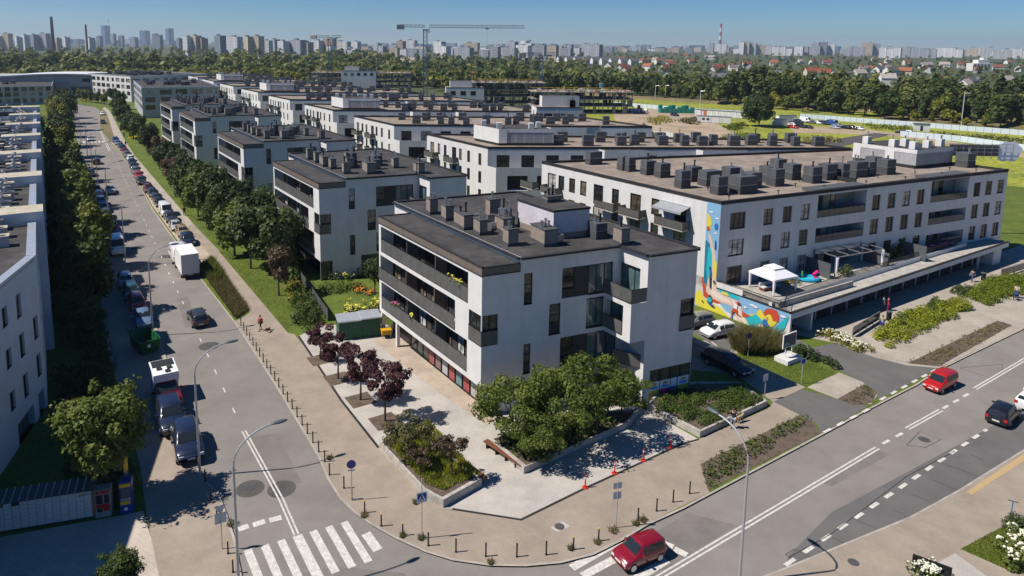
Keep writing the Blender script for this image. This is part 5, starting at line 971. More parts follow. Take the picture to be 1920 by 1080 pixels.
# gardens between the first two slab blocks
for q, h, n, m_, l, fl, nf in (([(-22.44, 82.73), (-20.52, 85.62), (-17.41, 76.10), (-18.22, 72.35), (-19.94, 74.50)], 1.5, 3600, LEAF, 'tall green hedge block beside the grass strip and the garden fence', None, 0), ([(-24.38, 86.50), (-22.99, 87.55), (-20.53, 82.78), (-21.62, 80.09)], 1.3, 1800, LEAFY, 'yellow green hedge block behind the tall one', None, 0), ([(-14.49, 76.17), (-11.03, 78.68), (-11.20, 80.90), (-14.95, 79.42)], 1.1, 900, LEAF, 'yellow hydrangea hedge behind the green shelter', FLY, 170), ([(-20.53, 90.35), (-17.28, 92.22), (-14.15, 90.99), (-17.35, 88.75)], 1.0, 700, LEAF, 'yellow hydrangea row under the second block', FLY, 110), ([(-20.52, 85.62), (-17.35, 88.75), (-13.52, 86.82), (-17.72, 83.60)], .7, 1500, LEAF, 'feathery green garden bed behind the fence', None, 0), ([(-15.42, 85.77), (-13.52, 86.82), (-12.06, 83.77), (-13.55, 82.62)], .5, 300, LEAFO, 'orange flower bed in the garden', flat('orange_flower', (.6, .22, .02)), 60)):
    ground_cover('hedge', q, h, n, .13, m_, l, 'hedge' if not fl else 'flower bed', flowers=fl, nf=nf, lump=.5)
for q in ([(-211.26, 373.41), (-210.24, 380.98), (-201.75, 367.48), (-203.41, 360.37)], [(-121.48, 242.32), (-118.97, 242.53), (-116.55, 238.28), (-118.34, 236.69)], [(-112.63, 226.14), (-110.04, 227.66), (-107.91, 223.90), (-109.88, 221.21)]): stuff(ground_cover('yellow_groundcover', q, .6, 400, .3, flat('yellow_leaf', (.45, .42, .02), .8), kind='stuff', lump=.8))
ground_cover('flower_shrub', [(33.62, 40.12), (36.68, 41.63), (33.90, 38.09), (32.85, 38.20)], 1.2, 2600, .1, LEAF, 'white flowering shrub in the lower right corner', 'shrub', flowers=FLW, nf=130, lump=.45)
ground_cover('flower_shrub', [(26.66, 37.86), (28.10, 38.40), (29.04, 37.38), (26.53, 36.93)], .8, 700, .08, LEAF, 'white hydrangea cut by the bottom edge beside the dark bench rail', 'shrub', flowers=FLW, nf=170, lump=.35)
ground_cover('conifer_shrub', [(35.27, 41.87), (36.57, 42.40), (36.78, 41.64), (35.40, 41.12)], 1.2, 1500, .08, LEAFD, 'dark green conifer bush by the parked scooter', 'shrub', lump=.4)
sheet('corner_lawn', [(31.16, 39.99), (35.47, 42.13), (37.92, 41.65), (34.53, 37.46), (32.85, 38.20)], .106, GRASSM); blades('lawn_grass', [(31.16, 39.99), (35.47, 42.13), (37.92, 41.65), (32.85, 38.20)], .12, 3000, LEAFY, .108, .02)
sheet('bench_slabs', [(26.15, 37.34), (30.56, 39.61), (31.30, 37.41)], .107, PLAZA)
# understory of the west block, deep shade
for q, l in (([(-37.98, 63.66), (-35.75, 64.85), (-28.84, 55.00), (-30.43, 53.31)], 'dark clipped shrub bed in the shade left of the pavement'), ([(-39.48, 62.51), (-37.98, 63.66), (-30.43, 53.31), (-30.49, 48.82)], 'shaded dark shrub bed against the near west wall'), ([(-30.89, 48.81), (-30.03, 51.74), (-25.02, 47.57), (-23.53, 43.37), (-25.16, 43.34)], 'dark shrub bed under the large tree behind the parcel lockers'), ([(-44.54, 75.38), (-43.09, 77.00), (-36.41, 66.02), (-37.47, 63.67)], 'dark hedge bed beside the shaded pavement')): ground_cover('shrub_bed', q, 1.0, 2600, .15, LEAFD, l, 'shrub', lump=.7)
for i, (q, r) in enumerate((((-10.74, 49.03), .3), ((-7.08, 42.53), .3), ((-4.31, 40.63), .25), ((-3.09, 40.45), .3), ((1.31, 38.38), .25), ((9.40, 41.33), .4), ((8.16, 40.23), .3), ((6.38, 39.64), .25), ((11.02, 42.02), .3), ((-15.64, 41.62), .4), ((11.57, 42.39), .35), ((-3.73, 43.96), .3))): blades('weed_tuft', [Vector(q)+Vector((r*cos(t), r*sin(t))) for t in (0, 1.2, 2.4, 3.6, 4.8)], .28, 90, LEAFO, .105, .025)
# flowers and tubs on balconies and terrace
ground_cover('balcony_flowers', [F1(22.2, .3, 0)[:2], F1(25.2, .3, 0)[:2], F1(25.2, .8, 0)[:2], F1(22.2, .8, 0)[:2]], .45, 200, .1, LEAF, 'pink flowers in the top left loggia of the mural building', 'flowers', z=10.7, flowers=FLP, nf=70, lump=.3)
ground_cover('balcony_flowers', [F1(43.5, .3, 0)[:2], F1(47, .3, 0)[:2], F1(47, .8, 0)[:2], F1(43.5, .8, 0)[:2]], .45, 200, .1, LEAF, 'violet flowers in the top right loggia of the mural building', 'flowers', z=10.6, flowers=FLP, nf=40, lump=.3)
ground_cover('terrace_flowers', [F1(36.6, -1.4, 0)[:2], F1(43.5, -1.5, 0)[:2], F1(43.5, -.8, 0)[:2], F1(36.6, -.8, 0)[:2]], .6, 300, .12, LEAFD, 'long row of pink flowers along the terrace rail', 'flowers', z=3.6, flowers=FLP, nf=130, lump=.35)
ground_cover('terrace_shrub', [F1(8.5, -3.4, 0)[:2], F1(10.5, -3.4, 0)[:2], F1(10.5, -1, 0)[:2], F1(8.5, -1, 0)[:2]], .9, 500, .12, LEAFY, 'yellow green shrubs between gazebo and paddling pool', 'shrub', z=3.3, lump=.4)
ground_cover('terrace_hedge', [F1(29, -1.6, 0)[:2], F1(31.6, -1.6, 0)[:2], F1(31.6, -.8, 0)[:2], F1(29, -.8, 0)[:2]], 2.0, 700, .14, LEAFD, 'tall dark hedge on the terrace before the shop awning', 'hedge', z=3.3, lump=.5)
ground_cover('terrace_shrub', [F1(17.2, -3.6, 0)[:2], F1(19.5, -3.6, 0)[:2], F1(19.5, -2.6, 0)[:2], F1(17.2, -2.6, 0)[:2]], 1.1, 400, .12, LEAF, 'climbing green plant at the terrace pergola', 'plant', z=3.3, lump=.4)
fb = FR(ob(0, 20.2), hA+180)
def lp(x, y, z): q = fb(x, y, 0); return (q[0]+.81, q[1]+55.2, z)
for i, (x, z, L, m_, l) in enumerate(((14.2, 10.6, 2.6, FLY, 'yellow and white flowers on the top loggia of the corner block'), (3.0, 4.4, 1.0, FLP, 'pink petunias on the lowest loggia of the corner block'), (6.8, 4.4, .8, FLY, 'green trailing plant on the lowest loggia of the corner block'))): ground_cover('balcony_flowers', [lp(x, .0, 0)[:2], lp(x+L, .0, 0)[:2], lp(x+L, .45, 0)[:2], lp(x, .45, 0)[:2]], .4, 160, .09, LEAF, l, 'flowers', z=z, flowers=m_, nf=40, lump=.25)
# ---------------------------------------------------------------- far belt of trees: the nearest one by one, the rest as one wood
def near_edge(th):   # where the wood begins, by heading
    for a_, d in ((-40, 520), (-24, 500), (-17, 560), (-9, 640), (-4, 470), (3, 445), (10, 455), (14, 430), (20, 395), (27, 372), (34, 352), (44, 345)):
        if th <= a_: 
            return pd+(d-pd)*((th-pa)/(a_-pa)) if a_ > -40 else d
        pa, pd = a_, d
    return 345
rr = random.Random(11); pos = []
for k, dd in enumerate((0, 9, 19, 31, 45, 61, 80, 102, 128, 158, 194, 236, 286, 345, 415, 500, 600, 720, 870, 1050, 1280, 1560, 1900, 2350, 2900)):
    th = -42.0
    while th < 42:
        D = near_edge(th)+dd+rr.uniform(-5, 5)*(1+dd/150); step = math.degrees((5.8+dd*(.016 if th < 9 else .011))/D); th += step*rr.uniform(.7, 1.4)
        if th > 9 and 110 < dd and rr.random() < .1: continue
        pos.append((D*sin(rad(th)), D*cos(rad(th)), D, th, dd))
pos.sort(key=lambda p: p[2])
wood = []
for i, (x, y, D, th, dd) in enumerate(pos):
    hs = rr.uniform(.75, 1.3)*(1.05 if th < 9 else .95 if dd < 90 else .72)*(1 if dd < 1000 else 1.15)
    if th < -6 and 110 < dd < 700: hs *= 1.35
    if th > 20 and dd < 110 and rr.random() < .5: hs *= 1.45
    if th < -14 and dd < 110: kd = rr.choice(('fary', 'fary', 'fary', 'far'))
    elif dd < 8 and rr.random() < .6: kd = 'fary'; hs *= .6
    else: kd = rr.choice(('far', 'far', 'fardark', 'fardark', 'far', 'conifer', 'fary'))
    if i < 290:
        tree(kd, (x, y), {'far': 'broad green tree at the near edge of the wood beyond the railway', 'fardark': 'dark green tree at the near edge of the wood', 'fary': 'yellow green bushy tree at the near edge of the wood', 'conifer': 'slim dark conifer at the near edge of the wood'}[kd], hs, 'trees at the edge of the wood')
    else: wood.append((x, y, hs, kd))
a = M(); big = random.Random(5)
for x, y, hs, kd in wood:
    H, rx = (12, 4.3) if kd != 'fary' else (8, 3.6); lob = [(x+big.uniform(-2, 2), y+big.uniform(-2, 2), H*hs*big.uniform(.4, .75), rx*hs*.75, rx*hs*.75, H*hs*.3) for _ in range(3)]
    D_ = math.hypot(x, y); leafcloud(a, big, lob, 46 if D_ < 900 else 26, (1.5*hs+.2)*(1 if D_ < 900 else 1.5), {'far': LEAFF, 'fardark': LEAFD, 'fary': LEAFY, 'conifer': LEAFD}[kd], .5)
stuff(a.obj('woodland'))

for q, l in (([(-96.60, 203.66), (-93.71, 206.02), (-68.18, 161.48), (-68.83, 156.24)], 'dark shrub belt behind the far part of the tree row'), ([(-65.40, 152.13), (-63.57, 155.27), (-47.26, 129.11), (-48.11, 124.89)], 'dark shrub belt behind the middle of the tree row'), ([(-44.41, 121.11), (-43.08, 125.10), (-31.97, 106.15), (-32.99, 102.68)], 'dark shrub belt behind the near part of the tree row'), ([(-30.59, 100.06), (-28.96, 102.82), (-23.07, 90.71), (-23.49, 86.52)], 'dark shrub belt beside the garden fence')): ground_cover('shrub_belt', q, 2.6, 4200, .26, LEAFD, l, 'shrub', lump=1.2)
# ---------------------------------------------------------------- vehicles
TYRE = flat('tyre', (.02, .02, .021), .8); RIM = flat('alloy_rim', (.45, .46, .48), .35, metal=.7); CGLASS = flat('car_glass', (.02, .026, .03), .05, spec=.7); PLATE = flat('number_plate', (.65, .65, .62)); HLIGHT = flat('headlight_glass', (.6, .62, .6), .15); TLIGHT = flat('tail_light', (.4, .02, .02), .25); TRIM = flat('car_trim', (.03, .03, .032), .5)
PROF = dict(
 hatch=(4.0, 1.74, [(-.5, .35, .72, .78, .8), (-.485, .26, .86, .95, .86), (-.43, .22, .93, 1.36, .74), (-.3, .2, .95, 1.47, .7), (0, .2, .93, 1.5, .72), (.1, .2, .92, 1.45, .73), (.285, .2, .9, .97, .82), (.41, .22, .82, .88, .8), (.475, .24, .68, .74, .76), (.5, .32, .52, .56, .7)]),
 city=(3.4, 1.56, [(-.5, .35, .75, .8, .82), (-.485, .25, .86, 1.0, .85), (-.44, .22, .9, 1.35, .76), (-.32, .2, .91, 1.43, .73), (0, .2, .9, 1.45, .74), (.06, .2, .9, 1.42, .75), (.25, .2, .88, .93, .84), (.41, .22, .78, .84, .82), (.475, .24, .64, .7, .78), (.5, .32, .5, .54, .72)]),
 sedan=(4.6, 1.8, [(-.5, .35, .74, .8, .8), (-.48, .26, .84, .93, .82), (-.36, .22, .92, 1.0, .8), (-.24, .2, .94, 1.38, .72), (-.08, .2, .93, 1.46, .7), (.06, .2, .92, 1.42, .72), (.22, .2, .9, .96, .82), (.4, .22, .8, .85, .8), (.475, .24, .66, .72, .76), (.5, .32, .5, .55, .7)]),
 estate=(4.65, 1.82, [(-.5, .35, .76, .82, .82), (-.485, .26, .88, 1.0, .86), (-.43, .22, .95, 1.4, .74), (-.3, .2, .96, 1.5, .72), (-.05, .2, .95, 1.52, .72), (.07, .2, .94, 1.47, .73), (.22, .2, .92, .98, .83), (.4, .22, .82, .88, .81), (.475, .24, .68, .74, .77), (.5, .32, .52, .56, .7)]),
 suv=(4.55, 1.88, [(-.5, .4, .82, .9, .82), (-.485, .3, .98, 1.1, .88), (-.43, .28, 1.06, 1.55, .76), (-.3, .26, 1.07, 1.66, .74), (-.05, .26, 1.06, 1.69, .74), (.07, .26, 1.05, 1.64, .75), (.22, .26, 1.04, 1.1, .86), (.4, .28, .96, 1.03, .85), (.478, .3, .8, .88, .82), (.5, .38, .6, .66, .74)]),
 van=(5.2, 1.98, [(-.5, .4, 1.1, 2.2, .92), (-.49, .3, 1.2, 2.36, .92), (-.3, .28, 1.2, 2.42, .92), (0, .28, 1.2, 2.43, .92), (.2, .28, 1.2, 2.36, .9), (.36, .28, 1.15, 1.3, .88), (.46, .3, 1.0, 1.1, .85), (.49, .32, .8, .86, .8), (.5, .4, .6, .66, .75)]),
 combi=(4.4, 1.8, [(-.5, .38, 1.0, 1.6, .9), (-.485, .28, 1.05, 1.74, .88), (-.3, .26, 1.05, 1.82, .86), (0, .26, 1.04, 1.83, .85), (.1, .26, 1.03, 1.76, .83), (.26, .26, 1.0, 1.06, .85), (.41, .28, .9, .96, .83), (.48, .3, .74, .8, .78), (.5, .36, .55, .6, .72)]))
CARS = {}
def lerp_st(st, x):
    for a_, b_ in zip(st, st[1:]):
        if a_[0] <= x <= b_[0]: k = (x-a_[0])/(b_[0]-a_[0]); return [a_[i]+(b_[i]-a_[i])*k for i in range(5)]
    return list(st[-1])
def car_body(kind):
    L, W, st = PROF[kind]; w = W/2; a = M(); sec = []
    xs = sorted({s[0] for s in st}|{-.4, -.2, -.1, .16, .34, .45})
    for x in xs:
        _, zl, zb, zt, k = lerp_st(st, x); tap = 1-(max(0, abs(x)-.4)/.1)**2*.16
        if -.385 < x < -.22 or .22 < x < .39: zl_ = zl
        else: zl_ = zl
        wr = w*k*tap; ww = w*tap
        hp = [(ww*.9, zl_), (ww, zl_+.2), (ww, zb-.16), (ww*.965, zb), (wr, max(zb+.01, zt-.07)), (wr*.86, zt), (0, zt+.025)]
        ring = [(-y, z) for y, z in hp]+[(y, z) for y, z in hp[-2::-1]]; b = len(a.v)
        a.v += [(x*L, y, z) for y, z in ring]; sec.append((b, len(ring)))
    k = a.mi(PAINT); kt = a.mi(TRIM)
    for (b0, n), (b1, _) in zip(sec, sec[1:]):
        for i in range(n-1): a.f.append((b0+i, b1+i, b1+i+1, b0+i+1)); a.i.append(kt if i in (0, n-2) else k)
        a.f.append((b0+n-1, b1+n-1, b1, b0)); a.i.append(kt)
    for b, n in (sec[0], sec[-1]): a.f.append(tuple(b+i for i in range(n))); a.i.append(k)
    me = a.mesh('body'); me.polygons.foreach_set('use_smooth', [len(p.vertices) == 4 for p in me.polygons]); return me
def glass_quads(kind):
    L, W, st = PROF[kind]; w = W/2; out = {}
    def P(x, side, t):  # t=0 belt .. 1 roof rail
        _, zl, zb, zt, k = lerp_st(st, x); y0, z0 = w*.965, zb; y1, z1 = w*k, zt-.07; return (x*L, side*(y0+(y1-y0)*t+.012), z0+(z1-z0)*t)
    cab = [s for s in st if s[3]-s[2] > .3]; x0, x1 = cab[0][0], cab[-1][0]; xb = [s[0] for s in st if s[0] > x1][0]
    def cross(x, f, up): _, zl, zb, zt, k = lerp_st(st, x); return [(x*L, -w*k*f, zt+up), (x*L, w*k*f, zt+up)]
    a = M(); xa, xc = x1+(xb-x1)*.1, x1+(xb-x1)*.93; p, q = cross(xa, .88, -.0), cross(xc, .9, .015); dx = .03
    a.poly([(p[0][0]+dx, *p[0][1:]), (q[0][0]+dx, *q[0][1:]), (q[1][0]+dx, *q[1][1:]), (p[1][0]+dx, *p[1][1:])], CGLASS); out['windscreen'] = [a.mesh('windscreen')]
    a = M(); xr0 = st[1][0]; zl0, zl1 = (1.25, 2.0) if kind == 'van' else (None, None)
    s1 = lerp_st(st, xr0+(x0-xr0)*.25); s2 = lerp_st(st, xr0+(x0-xr0)*.92)
    if kind in ('van', 'combi'): xx = -.5*L-.012; a.poly([(xx, -w*.7, st[0][2]+.05), (xx, w*.7, st[0][2]+.05), (xx+.01, w*.7, st[0][3]-.15), (xx+.01, -w*.7, st[0][3]-.15)], CGLASS)
    else: a.poly([(s1[0]*L-.03, -w*s1[4]*.86, s1[3]+.03), (s1[0]*L-.03, w*s1[4]*.86, s1[3]+.03), (s2[0]*L-.03, w*s2[4]*.84, s2[3]+.0), (s2[0]*L-.03, -w*s2[4]*.84, s2[3]+.0)], CGLASS)
    out['rear_window'] = [a.mesh('rear_window')]; out['side_window'] = []
    cuts = [(x0+.03, x0+.13, .12), (x0+.145, -.02, .1), (0, x1+.02, .1)] if kind in ('estate', 'suv', 'combi') else [(x0+.04, -.05, .12), (-.03, x1+.02, .1)]
    if kind == 'van': cuts = [(.08, .26, .1)]
    for s in (-1, 1):
        for u0, u1, t in cuts: a = M(); a.poly([P(u0, s, t), P(u1, s, t), P(u1-.01, s, .9), P(u0+.01, s, .9)], CGLASS); out['side_window'].append(a.mesh('side_window'))
    return out
def wheel_mesh(r=.32):
    a = M(); n = 14
    for rr_, y, m in ((r, .1, TYRE),):
        a.tube([(0, -.1, 0), (0, .1, 0)], r, TYRE, n)
    b = M(); b.tube([(0, -.115, 0), (0, .115, 0)], r*.66, RIM, 10); return a.mesh('wheel'), b.mesh('rim')
WH = wheel_mesh()
def car_meshes(kind):
    if kind in CARS: return CARS[kind]
    L, W, st = PROF[kind]; w = W/2; d = dict(body=car_body(kind), **glass_quads(kind)); zf = st[-2][2]; zr = st[1][2]
    a = M(); a.box(L*.475, -w*.86, zf-.16, L*.496, -w*.52, zf+.01, HLIGHT); d['headlight'] = [a.mesh('headlight')]; a = M(); a.box(L*.475, w*.52, zf-.16, L*.496, w*.86, zf+.01, HLIGHT); d['headlight'].append(a.mesh('headlight'))
    d['tail_light'] = []
    for s in (-1, 1): a = M(); y0, y1 = sorted((s*w*.62, s*w*.9)); a.box(-L*.502, y0, zr-.22, -L*.47, y1, zr+.02, TLIGHT); d['tail_light'].append(a.mesh('tail_light'))
    d['number_plate'] = []
    for s in (-1, 1): a = M(); x = s*(L*.5+.008); a.box(min(x, x-s*.02), -.26, .5, max(x, x-s*.02), .26, .62, PLATE); d['number_plate'].append(a.mesh('number_plate'))
    d['mirror'] = []
    xm = [s for s in st if s[3]-s[2] > .3][-1][0]+.06; zm = lerp_st(st, xm)[2]
    for s in (-1, 1): a = M(); y0, y1 = sorted((s*w*.95, s*(w+.17))); a.box(xm*L-.06, y0, zm+.02, xm*L+.05, y1, zm+.16, PAINT); d['mirror'].append(a.mesh('mirror'))
    CARS[kind] = d; return d
def car(kind, q, h, col, label, s=1.02, group=None, cat='car', z=0, name=None, detail=True, road=0.0):
    L, W, st = PROF[kind]; t = thing(name or ('van' if kind == 'van' else 'car'), label, cat, (*q, road), rad(90-h), group); t.scale = (s, s, s); d = car_meshes(kind)
    for k, ms in d.items():
        for me in (ms if isinstance(ms, list) else [ms]):
            if not detail and k in ('number_plate', 'mirror'): continue
            o = link(k, me, t); o.color = (*col, 1)
    for x in (-.31, .315):
        for y in (-1, 1):
            wq = link('wheel', WH[0], t, (x*L, y*(W/2-.1), .32)); 
            if detail: link('rim', WH[1], wq)
    return t
BLK, DGR, GRY, SIL, WHT, RED, DRED, NAVY, BLUE, LBL = (.012, .013, .015), (.035, .037, .042), (.12, .125, .135), (.4, .41, .42), (.75, .75, .74), (.42, .015, .012), (.22, .008, .02), (.015, .022, .05), (.02, .06, .2), (.13, .2, .3)
def mid(a_, b_): return tuple((Vector(a_)+Vector(b_))/2)
car('city', (10.51, 38.91), 243, DRED, 'dark red three door car crossing the zebra at the bottom edge', .98)
car('combi', (44.02, 61.46), 238, RED, 'bright red small car driving down the right road towards the viewer', .84)
car('hatch', (45.80, 55.94), 52, BLK, 'black hatchback with rear lights facing the viewer on the right road', 1.0)
car('hatch', (50.23, 58.17), 56, WHT, 'white car cut off by the right picture edge', 1.05)
car('hatch', (27.08, 72.77), 246, WHT, 'white hatchback parked beside the mural wall', 1.0, road=.11)
car('hatch', (25.55, 75.37), 246, (.2, .19, .17), 'grey brown car half hidden behind the corner block beside the white hatchback', 1.0, road=.11)
car('estate', (25.15, 64.73), 146, BLK, 'black estate car parked in the shade beside the corner block', 1.08, road=.11)
car('suv', (-31.04, 75.12), -31.5, DGR, 'dark grey estate car driving away in the middle of the left street', .95)
car('suv', (-21.98, 50.03), 151, NAVY, 'dark blue large car parked beside the near lamp post, first in the row', 1.08, road=.11)
car('suv', (-24.86, 53.74), 149, NAVY, 'dark grey pickup fronted car parked between camper and blue car', 1.1, road=.11)
WP = 'cars parked on the western side'
for q, k, c, l in (((-37.04, 74.66), 'sedan', LBL, 'light blue sedan parked right behind the green skip'), ((-39.90, 79.24), 'hatch', RED, 'red hatchback parked behind the light blue sedan'), ((-42.37, 82.90), 'estate', (.03, .09, .12), 'dark teal car parked behind the red hatchback'), ((-45.01, 86.88), 'hatch', (.35, .42, .5), 'pale blue hatchback parked below the shaded gap before the white van'), ((-58.97, 110.70), 'hatch', BLUE, 'blue hatchback parked behind the white van'), ((-60.65, 113.28), 'sedan', SIL, 'silver sedan parked behind the blue hatchback on the west side'), ((-63.22, 117.37), 'hatch', RED, 'second red hatchback farther up the western parking strip'), ((-65.60, 121.38), 'estate', DGR, 'dark estate car beside the second lamp post on the west side'), ((-68.75, 126.47), 'sedan', BLUE, 'blue sedan halfway up the western parking strip'), ((-71.84, 131.56), 'hatch', LBL, 'light blue hatchback farther up the western parking strip'), ((-75.02, 136.57), 'estate', NAVY, 'navy estate car near the upper end of the western strip'), ((-77.80, 140.95), 'suv', DGR, 'dark tall car last in the denser western parking row'), ((-89.55, 160.30), 'estate', NAVY, 'dark car parked alone in the upper western strip'), ((-173.41, 301.62), 'hatch', WHT, 'white car parked at the far western bend'), ((-159.01, 275.09), 'suv', DGR, 'dark car parked at the far western bend'), ((-146.53, 252.83), 'hatch', BLUE, 'blue car parked at the far western bend')): car(k, q, 148.5, c, l, 1.0, WP, road=.1, detail=True)
car('van', (-53.21, 100.88), 148.5, WHT, 'white van parked under the trees on the west side', 1.0, WP, cat='van', road=.1)
EP = 'cars parked on the eastern side'
for q, k, c, l in (((-44.61, 105.69), 'suv', NAVY, 'dark blue glossy car parked directly behind the white vans'), ((-47.57, 110.81), 'estate', (.3, .2, .12), 'tan brown car parked before the dark blue glossy one'), ((-50.13, 114.37), 'sedan', SIL, 'silver sedan parked beside the dashed line'), ((-53.29, 119.61), 'suv', DGR, 'dark tall car parked behind the white van on the east side'), ((-60.33, 131.17), 'estate', BLK, 'black car parked just beyond the eastern white van'), ((-62.76, 135.21), 'hatch', DGR, 'dark hatchback second beyond the eastern white van'), ((-65.46, 139.49), 'estate', NAVY, 'navy car third beyond the eastern white van'), ((-68.19, 143.52), 'suv', (.1, .02, .02), 'dark maroon car at the near end of a gap in the eastern row'), ((-73.62, 151.70), 'suv', DGR, 'dark grey tall car at the far end of the gap in the eastern row'), ((-77.37, 158.34), 'hatch', RED, 'red car in the eastern row beyond the gap'), ((-80.80, 164.19), 'estate', GRY, 'grey car behind the red one in the eastern row'), ((-84.36, 170.49), 'sedan', DGR, 'dark sedan in the eastern row beyond the red car'), ((-87.29, 175.73), 'estate', NAVY, 'navy estate car next to the white car in the eastern row'), ((-90.41, 181.28), 'hatch', WHT, 'white car in the dark upper part of the eastern row'), ((-94.58, 188.04), 'estate', GRY, 'grey estate car beyond the white one in the eastern row'), ((-97.85, 193.45), 'sedan', DRED, 'dark red car far up the eastern row'), ((-101.44, 199.16), 'estate', NAVY, 'navy car far up the eastern row'), ((-104.58, 204.18), 'hatch', GRY, 'grey hatchback far up the eastern row'), ((-108.03, 209.43), 'sedan', LBL, 'pale blue car second last in the eastern row'), ((-111.49, 214.98), 'suv', BLUE, 'bright blue car last in the eastern row'), ((-141.12, 263.64), 'hatch', NAVY, 'navy car parked alone on the grass beyond the zebra'), ((-157.39, 294.08), 'hatch', WHT, 'white car parked alone on the grass beyond the zebra')): car(k, q, 148.5, c, l, .98, EP, road=.1)
car('van', (-55.95, 123.75), 148.5, WHT, 'white van parked among dark cars on the east side', .95, EP, cat='van', road=.1)
car('sedan', (-75.79, 142.61), 148.5, SIL, 'silver sedan driving towards the viewer high up the left street', 1.0); car('suv', (-96.99, 176.75), -31.5, DGR, 'dark car with red lights driving away far up the left street', .95); car('hatch', (-121.06, 217.89), 148.5, SIL, 'silver car standing on the far zebra crossing', 1.0)
v = car('van', (-42.82, 97.83), -31.5, WHT, 'white delivery van parked ahead of the white box truck', 1.05, cat='van')
a = M(); a.poly([(-.6, 1.01, 1.35), (.6, 1.01, 1.35), (.4, 1.0, 1.8), (-.4, 1.0, 1.8)], flat('logo_orange', (.6, .28, .03))); a.obj('logo', v)
# box truck
def boxtruck(q, h):
    t = thing('box_truck', 'white box truck seen from behind on the left street', 'truck', (*q, 0), rad(90-h)); d = car_meshes('van')
    a = M(); a.box(-3.4, -1.12, .75, 1.9, 1.12, 3.45, WHITEP); a.obj('cargo_box', t); a = M(); a.box(-3.4, -1.0, .5, 3.6, 1.0, .72, TRIM); a.obj('chassis', t)
    a = M()
    for i in range(2): y = -1.08+i*1.1; a.box(-3.425, y, .85, -3.402, y+1.06, 3.3, PLASTER2)
    a.obj('rear_door', t); a = M(); a.box(-3.5, -1.1, .42, -3.35, 1.1, .6, TRIM); a.obj('bumper', t)
    a = M(); a.prism([(1.95, -1.0), (3.7, -.95), (3.7, .95), (1.95, 1.0)], .5, 1.5, WHITEP); a.prism([(1.95, -.95), (3.2, -.88), (3.2, .88), (1.95, .95)], 1.5, 2.3, WHITEP); a.obj('cab', t); a = M(); a.poly([(3.24, -.82, 2.22), (3.66, -.9, 1.52), (3.66, .9, 1.52), (3.24, .82, 2.22)], CGLASS); a.obj('windscreen', t)
    for s in (-1, 1): a = M(); y0, y1 = sorted((s*.75, s*1.05)); a.box(-3.51, y0, .62, -3.45, y1, .74, TLIGHT); a.obj('tail_light', t)
    for x in (-2.1, 2.7):
        for y in (-.95, .95): w_ = link('wheel', WH[0], t, (x, y, .4)); w_.scale = (1.25,)*3; link('rim', WH[1], w_)
    a = M(); a.box(-3.52, -.28, .65, -3.5, .28, .77, PLATE); a.obj('number_plate', t)
WHITEP = flat('white_panel', (.8, .8, .8), .4)
boxtruck((-39.37, 92.42), -31.5)
# camper pickup
t = car('suv', (-26.87, 57.54), 148.5, DRED, 'red pickup with a white camper box and dark roof panels', 1.12, cat='camper', name='camper', road=.11)
a = M(); a.box(-2.35, -.92, 1.0, .0, .92, 2.4, WHITEP); a.box(.0, -.92, 1.78, .45, .92, 2.4, WHITEP); a.obj('camper_box', t); a = M(); a.box(-2.2, -.8, 2.402, -1.0, .8, 2.45, DARKPANEL); a.obj('solar_panel', t)
for x, y in ((-.8, -.55), (-.75, .2), (-.15, .0)): a = M(); a.box(x, y, 2.402, x+.42, y+.36, 2.5, DARKPANEL); a.obj('roof_hatch', t)
# far car park
for i, (q, k, c, l) in enumerate((((124.92, 271.23), 'hatch', RED, 'red car at the near left corner of the far car park'), ((130.25, 282.54), 'suv', NAVY, 'navy car behind the red one in the far car park'), ((136.26, 294.84), 'estate', SIL, 'silver car at the far left of the far car park'), ((128.28, 278.65), 'hatch', WHT, 'white car in the near row of the far car park'), ((129.03, 273.33), 'suv', BLK, 'black car right of the white one in the far car park'), ((130.58, 271.71), 'sedan', BLK, 'second black car in the near row of the far car park'), ((140.24, 293.18), 'van', WHT, 'white minibus in the back row of the far car park'), ((135.99, 290.79), 'suv', NAVY, 'dark car left of the white minibus'), ((140.84, 289.26), 'estate', GRY, 'grey car right of the white minibus'), ((142.18, 287.43), 'hatch', WHT, 'white hatchback in the back row of the far car park'), ((144.19, 285.68), 'suv', NAVY, 'navy car second from the right in the back row'), ((145.94, 283.94), 'van', BLUE, 'blue van at the right end of the back row'), ((146.15, 278.40), 'sedan', LBL, 'pale blue sedan at the right side of the far car park'), ((141.24, 270.89), 'hatch', SIL, 'silver hatchback at the right side of the far car park'), ((144.95, 271.20), 'estate', BLK, 'black estate car at the right side of the far car park'), ((147.05, 269.67), 'suv', DGR, 'dark green grey car near the white car at the track'), ((149.12, 268.14), 'hatch', WHT, 'white car parked at the end of the sandy track'), ((159.27, 257.64), 'sedan', NAVY, 'dark car beside the grey hut'), ((161.40, 256.27), 'hatch', WHT, 'white car nearest to the grey hut'), ((90.88, 314.57), 'suv', NAVY, 'dark car on the bare sand before the teal crates'))): car(k, q, (150, 160, 330)[i % 3], c, l, 1.0, 'cars in the far car park', detail=False, road=0.02)
